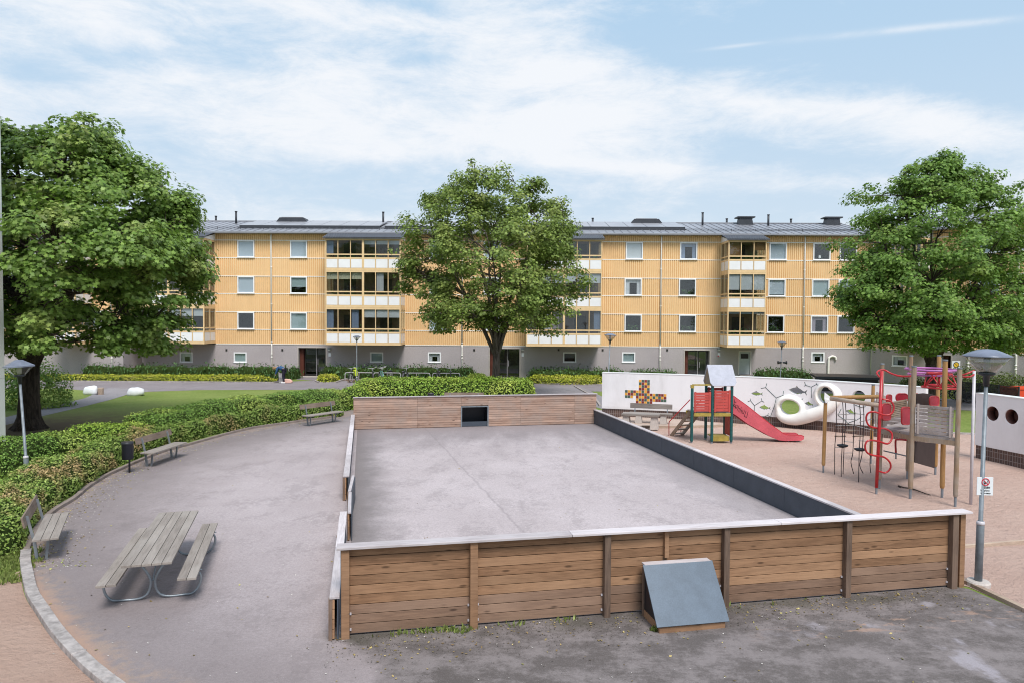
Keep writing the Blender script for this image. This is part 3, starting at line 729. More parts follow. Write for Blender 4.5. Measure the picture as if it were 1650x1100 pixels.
# --- left side: low wall in displaced sections
LH = .60
def side_wall(name, y0, y1, xoff, capw, h, label, rails=True, tilt=0):
    a = CT(xoff, y0); root = empty(name, a, CA + math.pi / 2 + tilt, label, 'low wall', 'low side walls of the ball court')
    L = y1 - y0; m = MB(); n = max(1, round(L / 3))
    for i in range(n): m.b2(L * i / n, L * (i + 1) / n - .006, -capw / 2, capw / 2, h, h + .035)
    m.build('top_rail', M['cap'], root, bevel=.004)
    m = MB(); m.b2(.01, L - .01, -.055, -.035, .02, h - .002); m.build('inner_panel', M['panel_dark'], root)
    m = MB()
    for i in range(n): boards(m, L * i / n + .01, L * (i + 1) / n - .01, 0.0, .02, h - .002, 4)
    m.build('board_panel', M['fence'], root)
    k = max(2, round(L / 1.6) + 1)
    for i in range(k):
        m = MB(); x = .05 + (L - .1) * i / (k - 1); m.b2(x - .04, x + .04, .033, .033 + capw / 2 - .02, 0, h - .003); m.build('post', M['fence_post'], root)
    return root
dA = (G(548, 826, LH) - FL).dot(ey); dB = (G(553, 767, LH) - FL).dot(ey)
side_wall('low_board_wall', -.12, dA, -.10, .14, LH, 'thick pale capped low wall at the near left corner of the court')
mid = (dA + dB) / 2 + .05
side_wall('low_board_wall', dA + .02, mid, .02, .07, LH - .03, 'short narrow capped wall piece between the near low wall and a leaning piece', tilt=.01)
side_wall('low_board_wall', mid + .02, dB, -.01, .07, LH - .01, 'short narrow wall piece leaning out of line in the gap of the left court side', tilt=-.035)
side_wall('low_board_wall', dB - .1, LEN - .05, -.12, .15, LH, 'long pale capped low wall along the far left side of the court')
# --- right side: dark panelled low wall, pale cap
root = empty('low_board_wall', CT(WID, .1), CA + math.pi / 2, 'long low wall with dark blue grey panels and pale cap between court and play sand', 'low wall', 'low side walls of the ball court')
m = MB(); n = 8; Lr_ = LEN - .1
for i in range(n): m.b2(Lr_ * i / n + .004, Lr_ * (i + 1) / n - .004, .02, .04, .012, LH - .002)
m.build('inner_panel', M['panel_dark'], root)
m = MB()
for i in range(6): m.b2(Lr_ * i / 6, Lr_ * (i + 1) / 6 - .006, -.09, .075, LH, LH + .035)
m.build('top_rail', M['cap'], root, bevel=.004)
m = MB()
for i in range(6): boards(m, Lr_ * i / 6, Lr_ * (i + 1) / 6, -.012, .0, LH - .002, 4)
m.build('board_panel', M['fence_in'], root)
for i in range(9):
    m = MB(); x = .1 + (Lr_ - .2) * i / 8; m.b2(x - .04, x + .04, -.09, -.018, 0, LH - .003); m.build('post', M['fence_post'], root)

# --- goal hood in front
gx0 = (G(1033, 990) - FL).dot(ex) - .03; gx1 = gx0 + 1.13
root = empty('goal_hood', CT((gx0 + gx1) / 2, -.12), CA, 'sloping blue grey panel hood over the goal opening, against the brown board fence', 'goal hood')
hw = (gx1 - gx0) / 2; dp = .64; th = .78
m = MB(); m.bar((-hw + .04, -dp, .06), (hw - .04, -dp, .06), .04, .12, up=(0, 0, 1)); m.bar((-hw + .06, -dp + .02, .06), (-hw + .06, -.02, .06), .04, .12); m.bar((hw - .06, -dp + .02, .06), (hw - .06, -.02, .06), .04, .12)
m.build('base_frame', M['fence'], root, bevel=.004)
for s in (-1, 1):
    m = MB(); m.bar((s * (hw - .06), -.03, .0), (s * (hw - .06), -.03, th - .02), .06, .06, up=(0, 1, 0)); m.bar((s * (hw - .06), -dp + .03, .10), (s * (hw - .06), -.13, th - .09), .045, .06); m.build('side_frame', M['fence_post'], root)
m = MB(); m.add([(-hw + .05, -.02, .12), (-hw + .05, -dp + .05, .12), (-hw + .05, -.08, th - .02)], [(0, 1, 2)]); m.build('side_shade', M['black'], root); m = MB(); m.add([(hw - .05, -.02, .12), (hw - .05, -dp + .05, .12), (hw - .05, -.08, th - .02)], [(0, 2, 1)])
m.build('side_shade', M['black'], root)  # black triangles over both open sides, painting the shade of the recess
a, b = Vector((0, -dp - .045, .105)), Vector((0, -.115, th + .055)); d = (b - a).normalized()
rm = Matrix((Vector((1, 0, 0)), d, Vector((1, 0, 0)).cross(d))).transposed()
m = MB(); m.box((a + b) / 2, (hw * 2 + .02, (b - a).length, .022), 0, 0, rm); m.build('sloping_panel', M['panel'], root, bevel=.003)
m = MB(); m.b2(-hw + .02, hw - .02, -.13, .0, th + .035, th + .062); m.build('top_board', M['cap'], root)

# ================================================================== FURNITURE
# picnic table
pa = G(236, 908, .74); pb = G(288, 823.5, .74); ctr = (pa + pb) / 2; rz = angle(pa, pb) - math.pi / 2; Lt = (pb - pa).length
print('picnic', ctr, Lt, (G(198.7, 908, .74) - G(267, 905, .74)).length)
root = empty('picnic_table', (ctr.x, ctr.y, .004), rz, 'grey plank picnic table with attached benches on looped steel tubes', 'picnic table')
hl = Lt / 2; m = MB()
for i in range(5): m.box((-.29 + .145 * i, 0, .72), (.138, 2 * hl + random.uniform(-.02, .02), .04))
m.build('tabletop', M['bench'], root, bevel=.005)
for s in (-1, 1):
    m = MB()
    for i in (0, 1): m.box((s * (.50 + .145 * i), 0, .44), (.138, 2 * hl + random.uniform(-.02, .02), .04))
    m.build('bench_seat', M['bench'], root, bevel=.005)
for e in (-1, 1):
    y = e * (hl - .50); m = MB()
    for s in (-1, 1):
        P = [(s * .66, y, .41), (s * .72, y, .30), (s * .69, y, .14), (s * .60, y, .04), (s * .45, y, .022), (s * .22, y, .022), (s * .09, y, .08), (s * .035, y, .22), (s * .05, y, .36), (s * .18, y, .58), (s * .26, y, .695)]
        m.tube(cat_rom(P, 5), .021, 8)
        m.bar((s * .43, y, .413), (s * .74, y, .413), .04, .012)
    m.bar((-.3, y, .694), (.3, y, .694), .05, .012)
    m.build('leg_frame', M['steel'], root, True)
for e in (-1, 1): m = MB(); m.tube([(0, e * (hl - .5), .30), (0, e * (hl - 1.05), .69)], .012, 6); m.build('brace', M['steel'], root, True)

# park benches
def park_bench(loc, rz, label, L=1.95):
    root = empty('park_bench', loc, rz, label, 'bench', 'park benches around the yard')
    m = MB()
    for i in range(3): m.box((-.10 + .142 * i, 0, .45), (.135, L, .04))
    m.build('seat', M['bench'], root, bevel=.005)
    rm = Matrix.Rotation(-.22, 3, 'Y'); m = MB(); m.box((-.30, 0, .80), (.035, L, .20), 0, 0, rm); m.build('backrest', M['bench_back'], root, bevel=.005)
    for s in (-1, 1):
        m = MB(); y = s * (L / 2 - .28)
        m.bar((-.12, y, 0), (-.17, y, .43), .05, .05, up=(0, 1, 0)); m.bar((-.175, y, .42), (-.275, y, .86), .045, .035, up=(0, 1, 0)); m.bar((-.18, y, .415), (.22, y, .415), .05, .03); m.bar((.02, y, 0), (.06, y, .41), .045, .04, up=(0, 1, 0))
        m.build('support', M['steel'], root)
    return root
def bench_at(p, q, label):   # the two ends of the seat's middle line (pixels at z .45); backrest lies to the left of p->q
    a, b = G(*p, .45), G(*q, .45); c = (a + b) / 2; print('bench', label[:30], c, (b - a).length)
    return park_bench((c.x, c.y, .0), angle(a, b) - math.pi / 2, label)
bench_at((68, 871), (89, 826.5), 'weathered bench nearest the picnic table, its seat end-on over the kerb')
bench_at((234, 730), (290, 712), 'bench right beside the black litter bin, backed by the low hedge')
bench_at((492, 669.5), (546, 662), 'bench beside the far left corner of the board fence, under the round yellowish bush')
pb_ = park_bench((-2.35, 35.2, .0), math.pi / 2 + .05 - math.pi, 'bench of which only the backrest shows above the far board fence')

# litter bins
def litter_bin(loc, label, z0=.42, h=.50, r=.155):
    root = empty('litter_bin', loc, 0, label, 'litter bin', 'black litter bins')
    m = MB(); m.lathe([(.001, z0), (r * .96, z0), (r, z0 + .02), (r, z0 + h - .03), (r * 1.03, z0 + h), (r * .93, z0 + h), (r * .9, z0 + h - .04), (.001, z0 + h - .05)], n=28); m.build('bin_body', M['black'], root, True)
    m = MB(); m.lathe([(r * 1.02, z0 + h - .06), (r * 1.05, z0 + h - .05), (r * 1.05, z0 + h + .01), (r * 1.0, z0 + h + .012)], n=28); m.build('rim', M['lampblack'], root, True)
    m = MB(); m.tube([(0, r * .6, -.05), (0, r * .6, z0 + .2)], .028, 10); m.build('pole', M['lampblack'], root, True); return root
litter_bin(tuple(G(206, 762)), 'black round litter bin on a post at the kerb beside a bench')
litter_bin((-3.95, 34.9, 0), 'black bin whose rim just shows above the far board fence beside the bench', h=.50)

# ================================================================== LAMPS
def lamp_round(loc, h, label, k=1, rise=.62, tilt=(0, 0), sides=28, base=True, hat='cone'):
    root = empty('street_lamp', loc, 0, label, 'street lamp', 'courtyard lamps'); root.rotation_euler = (tilt[0], tilt[1], 0)
    r = .375 * k; hb = h - .42 * k
    m = MB(); m.lathe([(.062 * k, 0), (.062 * k, h * .26), (.055 * k, h * .26 + .03), (.037 * k, h * .26 + .05), (.031 * k, hb - .20 * k), (.001, hb - .2 * k)], n=16); pl = m.build('pole', M['galv'], root, True)
    m = MB(); m.lathe([(.064 * k, h * .26 - .03), (.067 * k, h * .26), (.058 * k, h * .26 + .035), (.040 * k, h * .26 + .04)], n=16); m.build('collar', M['metal_light'], pl, True)
    if base:
        m = MB(); m.lathe([(.16 * k, -.02), (.16 * k, .05), (.001, .052)], n=20); m.build('foot_plate', M['concrete'] if base == 2 else M['galv'], pl, False)
    m = MB(); m.lathe([(.045 * k, hb - .22 * k), (.055 * k, hb - .05 * k), (.13 * k, hb - .02 * k), (.135 * k, hb + .02 * k), (.001, hb + .03 * k)], n=20); m.build('neck', M['lampblack'], root, True)
    m = MB()
    if hat == 'cone':
        m.lathe([(.14 * k, hb + .02 * k), (r * .93, h - .13 * k)], n=sides); m.build('glass_shade', M['lampglass'], root, True)
        m = MB(); m.lathe([(.001, h), (r * .35, h - .012 * k), (r * .62, h - .05 * k), (r * .99, h - .115 * k), (r, h - .135 * k), (r * .9, h - .13 * k), (.001, h - .10 * k)], n=sides); m.build('lamp_hood', M['lamphat'], root, True)
    else:
        m.lathe([(.14 * k, hb + .02 * k), (r * .90, h - .20 * k)], n=6, a0=.3); m.build('glass_shade', M['lampglass'], root)
        m = MB(); m.lathe([(.001, h), (r * .25, h - .01 * k), (r, h - .165 * k), (r, h - .20 * k), (.001, h - .17 * k)], n=6, a0=.3); m.build('lamp_hood', M['lamphat'], root)
    m = MB(); m.lathe([(.001, hb + .03 * k), (.05 * k, hb + .04 * k), (.06 * k, hb + .12 * k), (.05 * k, h - .14 * k), (.001, h - .13 * k)], n=14); m.build('bulb_holder', M['white'], root, True)
    return root
lp = G(1576, 943)
LAMP = lamp_round((lp.x, lp.y, .04), 4.08, 'tall lamp nearest the play sand, carrying the white no-smoking plate', 1.0, tilt=(0, .012))
m = MB(); m.lathe([(.19, -.1), (.19, .03), (.17, .055), (.001, .055)], n=24); m.build('concrete_foot', M['concrete'], LAMP, False)
l2 = AT(15, 582, 18.6); lamp_round((-12.62, 18.6, .0), 3.45, 'lamp with six-sided hood standing in the hedge, far left', .98, tilt=(0, -.06), hat='hex')
for px, Y, top, label, kk_, ti in ((575, 44, 540.5, 'slim lamp standing before the bicycles', .66, .0), (984, 34.6, 537, 'slim lamp at the end of the white wall, with a grey box on its pole', .80, .035), (1262, 44, 549, 'slim lamp behind the white wall, carrying two small loudspeakers', .80, .03)):
    t = AT(px, top, Y); lamp_round((AT(px + (0 if ti == 0 else -6), 640, Y).x, Y, 0), t.z, label, kk_, tilt=(0, ti))
# sign on the near lamp
s0 = AT(1587, 782.5, 12.30)
root = empty('no_smoking_sign', s0, R(-5), 'white plate with a red ring no-smoking symbol and dark lettering, on the lamp pole', 'sign')
m = MB(); m.box((0, 0, 0), (.265, .012, .315)); m.build('plate', M['signwhite'], root, bevel=.003)
m = MB(); m.torus((0.005, -.011, .075), (0, 1, 0), .060, .0075, 36, 8); m.bar((-.04, -.011, .118), (.05, -.011, .032), .012, .006, up=(0, 1, 0)); m.build('prohibition_ring', M['signred'], root)
m = MB(); m.bar((-.035, -.009, .06), (.03, -.009, .06), .012, .004, up=(0, 1, 0)); m.tube([(.034, -.009, .065), (.04, -.009, .082), (.032, -.009, .095)], .003, 5); m.box((-.005, -.009, .045), (.02, .004, .02)); m.build('cigarette_symbol', M['signblack'], root)
def text(s, size, loc, mat, parent, name='lettering', rot=(R(90), 0, 0), bold=0, ext=.001):
    cu = bpy.data.curves.new('t', 'FONT'); cu.body = s; cu.size = size; cu.align_x = 'CENTER'; cu.align_y = 'CENTER'; cu.extrude = ext; cu.offset = bold
    o = bpy.data.objects.new('t', cu); COL.objects.link(o); dg = bpy.context.evaluated_depsgraph_get()
    me = bpy.data.meshes.new_from_object(o.evaluated_get(dg)); bpy.data.objects.remove(o); bpy.data.curves.remove(cu)
    me.materials.clear(); me.materials.append(mat); o = bpy.data.objects.new(name, me); COL.objects.link(o); o.parent = parent; o.location = loc; o.rotation_euler = rot; return o
text('Rökfri', .056, (.012, -.0085, -.022), M['signblack'], root, bold=.0012)
text('lekplats', .050, (0, -.0085, -.072), M['signblack'], root)
text('Tack för hänsyn', .026, (.008, -.0085, -.122), M['signblack'], root, bold=.0012)
m = MB(); m.box((-.01, .035, .09), (.10, .06, .02)); m.box((-.01, .035, -.09), (.10, .06, .02)); m.build('bracket', M['galv'], root)
s1 = AT(979.5, 619, 34.45); root = empty('switch_box', s1, 0, 'small grey box fixed to the pole of the lamp at the white wall end', 'box')
m = MB(); m.box((0, 0, 0), (.24, .10, .36)); m.build('box_body', M['steel'], root, bevel=.01); m = MB(); m.box((0, -.054, .02), (.16, .006, .22)); m.build('cover_plate', M['metal_light'], root)
for sx, lb in ((-1, 'left-facing small black loudspeaker on the lamp pole behind the white wall'), (1, 'right-facing small black loudspeaker on the lamp pole behind the white wall')):
    s2 = AT(1260.5 + sx * 4, 583.5, 43.9); root = empty('loudspeaker', s2, 0, lb, 'loudspeaker', 'loudspeakers on the lamp pole')
    m = MB(); m.lathe([(.001, -.10), (.05, -.10), (.06, 0), (.11, .12), (.10, .12), (.001, .04)], n=14); o = m.build('horn', M['lampblack'], root, True); o.rotation_euler = (0, sx * R(90), 0)
    m = MB(); m.bar((-sx * .15, 0, 0), (0, 0, 0), .03, .03); m.build('bracket', M['steel'], root)

# white wrapped boulders and stump by the path
def boulder(c, sz, seed, label):
    m = MB(); n = 18; vs = []; fs = []
    for i in range(n // 2 + 1):
        for j in range(n):
            t = math.pi * i / (n // 2); u = 2 * math.pi * j / n; d = Vector((math.sin(t) * math.cos(u), math.sin(t) * math.sin(u), math.cos(t)))
            r = 1 + .28 * noise.noise(d * 1.3 + Vector((seed, 0, 0))) + .10 * noise.noise(d * 3.1 + Vector((seed, 3, 0)))
            q = Vector((math.copysign(abs(d.x) ** .8, d.x), math.copysign(abs(d.y) ** .8, d.y), math.copysign(abs(d.z) ** .75, d.z))) * r
            vs.append((q.x * sz[0] / 2, q.y * sz[1] / 2, max(-.03, q.z * sz[2] / 2 + sz[2] * .40)))
    w = n
    for i in range(n // 2): fs += [(i * w + j, (i + 1) * w + j, (i + 1) * w + (j + 1) % w, i * w + (j + 1) % w) for j in range(w)]
    m.add(vs, fs); o = m.build('boulder', M['rock'], smooth=True); o.location = c; tag(o, label, 'boulder', 'white boulders by the footpath'); return o
boulder(tuple(G(147, 635)), (.80, .6, .56), 3.1, 'white boulder with a peaked top at the edge of the lawn, beside a pale stub')
boulder(tuple(G(219, 636.5)), (.98, .6, .50), 8.4, 'wide rounded white boulder at the tip of the large lawn')
m = MB(); m.lathe([(.15, 0), (.16, .38), (.13, .40), (.001, .36)], n=9); o = m.build('stub_post', M['curb_wood']); o.location = tuple(G(162.5, 635)); tag(o, 'short pale wooden stub beside the white boulder', 'post')
# ================================================================== BUILDINGS
ZS, ZE = 2.45, 10.98                       # top of the plinth, eaves
ROWS = [(3.60, 4.90), (6.33, 7.63), (9.06, 10.36)]
class Block:
    def __init__(s, name, origin, ang, label):
        s.o = Vector((origin[0], origin[1], 0)); s.a = ang; s.e = Vector((math.cos(ang), math.sin(ang), 0)); s.n = Vector((-math.sin(ang), math.cos(ang), 0))
        s.root = empty(name, tuple(s.o), ang, label, 'building', 'yellow apartment blocks')
    def px(s, px, py, yl=0.0):
        d = ray(px, py); t = ((s.o + s.n * yl) - CP).dot(s.n) / d.dot(s.n); q = CP + d * t - s.o; return q.dot(s.e), q.z
def wall_open(m, x0, x1, z0, z1, y0, y1, ops, mi=0):
    """solid wall slab with rectangular openings (a, b, c, d) = x0, x1, z0, z1"""
    ops = sorted([o for o in ops if o[1] > x0 and o[0] < x1 and o[3] > z0 and o[2] < z1]); x = x0
    for a, b, c, d in ops:
        if a > x: m.b2(x, a, y0, y1, z0, z1, mi)
        if c > z0: m.b2(a, b, y0, y1, z0, c, mi)
        if d < z1: m.b2(a, b, y0, y1, d, z1, mi)
        x = b
    if x < x1: m.b2(x, x1, y0, y1, z0, z1, mi)

def window(B, x, z0, z1, w, kind, yo=-.05, fw=.085, cover=1.0, frame='winwhite'):
    par = B.root; cx = x
    m = MB(); a, b = cx - w / 2, cx + w / 2; y0, y1 = yo - .02, yo + .09
    m.b2(a, a + fw, y0, y1, z0, z1); m.b2(b - fw, b, y0, y1, z0, z1); m.b2(a + fw, b - fw, y0, y1, z0, z0 + fw); m.b2(a + fw, b - fw, y0, y1, z1 - fw, z1)
    m.b2(a - .03, b + .03, y0 - .05, y0 - .002, z0 - .03, z0 + .015)
    f = m.build('window', M[frame], par)
    m = MB(); m.b2(a + fw, b - fw, yo + .03, yo + .04, z0 + fw, z1 - fw); m.build('pane', M['glass'], f)
    ia, ib, zc, zd = a + fw, b - fw, z0 + fw, z1 - fw
    if kind.startswith('blind'):
        zz = zd - (zd - zc) * cover; m = MB(); m.b2(ia, ib, yo + .10, yo + .11, zz, zd); m.build('blind', M[kind], f)
    elif kind.startswith('cloth'):
        ww = (ib - ia)
        for s0, s1 in ((ia, ia + ww * .28), (ib - ww * .24, ib)):
            m = MB(); pts = 9; vs = [(s0 + (s1 - s0) * i / pts, yo + .12 + .02 * (i % 2), z) for i in range(pts + 1) for z in (zc, zd)]
            m.add(vs, [(2 * i, 2 * i + 2, 2 * i + 3, 2 * i + 1) for i in range(pts)]); m.build('curtain', M[kind], f)
        m = MB(); m.b2(ia, ib, yo + .14, yo + .145, zd - .25, zd); m.build('valance', M[kind], f)
    elif kind == 'lampdark':
        m = MB(); m.lathe([(.10, zc + .10), (.06, zc + .32), (.001, zc + .32)], (cx - .08, yo + .22, 0), 12); m.lathe([(.015, zc), (.015, zc + .10)], (cx - .08, yo + .22, 0), 8); m.build('table_lamp', M['white'], f)
    elif kind == 'plants':
        C = [(cx + random.uniform(-.4, .4), yo + .2 + random.uniform(-.05, .05), zc + random.uniform(0, .4)) for _ in range(60)]
        leaf_mesh('window_plants', C, RNG.normal(size=(60, 3)) + np.array([0, -1, .3]), .11, 'oval', M['yew'], f)
    return f

def bay(B, x0, x1, np_, depth=2.0, fill=None, sides=(1, 1), top=True):
    """glazed balcony stack; np_ panes; fill[floor] = list of fillings per pane"""
    par = B.root; D = -depth
    for fl in range(3):
        b = 2.53 + 2.73 * fl; hd = 2.60 if fl < 2 else 2.20; ht = 2.725 if fl < 2 else 2.36
        st = empty('balcony', (0, 0, 0)); st.parent = par
        m = MB()                                         # frame
        fr = .055
        m.b2(x0, x1, D, -.002, b, b + .19)               # floor slab edge
        m.b2(x0 + .0, x1 - .0, D, D + .07, b + .84, b + .96); m.b2(x0, x1, D, D + .07, b + 1.13, b + 1.22); m.b2(x0, x1, D, D + .09, b + hd, b + ht)
        half = (x1 - x0) / np_
        for i in range(np_ + 1):
            w = .16 if (np_ == 6 and i == 3) or i in (0, np_) else .05
            x = x0 + half * i; xa = max(x0, x - w / 2); xb = min(x1, x + w / 2)
            m.b2(xa, xb, D - .012, D + .08, b + .19, b + hd)
        for sd, on in ((x0, sides[0]), (x1, sides[1])):
            if not on: continue
            xa, xb = (sd, sd + .07) if sd == x0 else (sd - .07, sd)
            m.b2(xa, xb, D + .08, -.002, b + .84, b + .96); m.b2(xa, xb, D + .08, -.002, b + 1.13, b + 1.22); m.b2(xa, xb, D + .09, -.002, b + hd, b + ht)
            for yy in (D + depth * .5, -.06): m.b2(xa - .004, xb + .004, yy - .03, yy + .03, b + .19, b + hd)
        m.build('frame', M['cream'], st)
        m = MB(); g = MB()
        for i in range(np_):
            xa = x0 + half * i + .04; xb = x0 + half * (i + 1) - .04
            m.b2(xa, xb, D + .012, D + .03, b + .20, b + .835)
            g.b2(xa, xb, D + .03, D + .038, b + 1.225, b + hd); g.b2(xa, xb, D + .03, D + .038, b + .965, b + 1.125)
        for sd, on in ((x0, sides[0]), (x1, sides[1])):
            if not on: continue
            xa, xb = (sd + .01, sd + .03) if sd == x0 else (sd - .03, sd - .01)
            m.b2(xa, xb, D + .1, D + depth * .5 - .04, b + .20, b + .835); m.b2(xa, xb, D + depth * .5 + .04, -.1, b + .20, b + .835)
            xa, xb = (sd + .03, sd + .037) if sd == x0 else (sd - .037, sd - .03)
            g.b2(xa, xb, D + .1, -.1, b + 1.225, b + hd); g.b2(xa, xb, D + .1, -.1, b + .965, b + 1.125)
        m.build('white_panels', M['balwhite'], st); g.build('glazing', M['glass_dark'], st)
        m = MB(); m.b2(x0 + .05, x1 - .05, -.06, -.01, b + .2, b + hd); m.b2(x0 + .05, x1 - .05, D + .1, -.07, b + .192, b + .21)
        m.b2(x0 + .075, x1 - .075, D + .1, -.07, b + hd + .0, b + hd + .04)
        for w_ in range(2 if np_ > 3 else 1):
            cx = x0 + (x1 - x0) * ((w_ + .5) / (2 if np_ > 3 else 1)); m.b2(cx - .5, cx + .4, -.09, -.062, b + .2, b + 2.2, 1)
        m.build('balcony_interior', [M['roomwarm'], M['room']], st)
        if fill and fill[fl]:
            for i, k in enumerate(fill[fl]):
                if not k: continue
                xa = x0 + half * i + .05; xb = x0 + half * (i + 1) - .05; kk, cov = k
                z1 = b + hd - .01; z0 = z1 - (hd - 1.24) * cov
                m = MB()
                if kk.startswith('cloth'):
                    wd = xb - xa if cov < .7 else (xb - xa) * .62; xs = xa if i % 2 == 0 else xb - wd; pts = 14
                    vs = [(xs + wd * j / pts, D + .16 + .03 * (j % 2), z) for j in range(pts + 1) for z in (z0, z1)]
                    m.add(vs, [(2 * j, 2 * j + 2, 2 * j + 3, 2 * j + 1) for j in range(pts)]); m.build('curtain', M[kk], st)
                else:
                    m.b2(xa, xb, D + .12, D + .13, z0, z1); m.build('blind', M[kk], st)
        # things on the balcony rail: plants
        if fill and random.random() < .9:
            n = 160; C = [(random.uniform(x0 + .2, x1 - .2), D + .3 + random.uniform(-.1, .2), b + .9 + abs(random.gauss(0, .2))) for _ in range(n)]
            leaf_mesh('balcony_plants', C, RNG.normal(size=(n, 3)) + np.array([0, -1, .3]), .13, 'oval', M['yew'], st)
    if top:
        m = MB(); zt = 10.36 + .0; n = int((x1 - x0 + .3) / .12)
        for i in range(n):
            xx = x0 - .15 + (x1 - x0 + .3) * (i + .5) / n; m.bar((xx, D - .22, zt + .03 + .0), (xx, -.3, ZE - .03), .075, .045)
        m.b2(x0 - .15, x1 + .15, D - .20, D - .16, zt - .06, zt + .0)
        m.add([(x0 - .15, D - .2, zt + .02), (x1 + .15, D - .2, zt + .02), (x1 + .15, -.3, ZE - .04), (x0 - .15, -.3, ZE - .04)], [(0, 1, 2, 3)])
        m.build('corrugated_roof', M['corr'], par)
        m = MB()
        for sd in (x0, x1): m.prism([(D, zt - .03), (-.002, zt - .03), (-.002, ZE - .15), (D, zt + .01)], sd - .02, sd + .02, 0, Matrix(((0, 0, 1, 0), (1, 0, 0, 0), (0, 1, 0, 0), (0, 0, 0, 1))))
        m.build('roof_gable_panel', M['balwhite'], par)

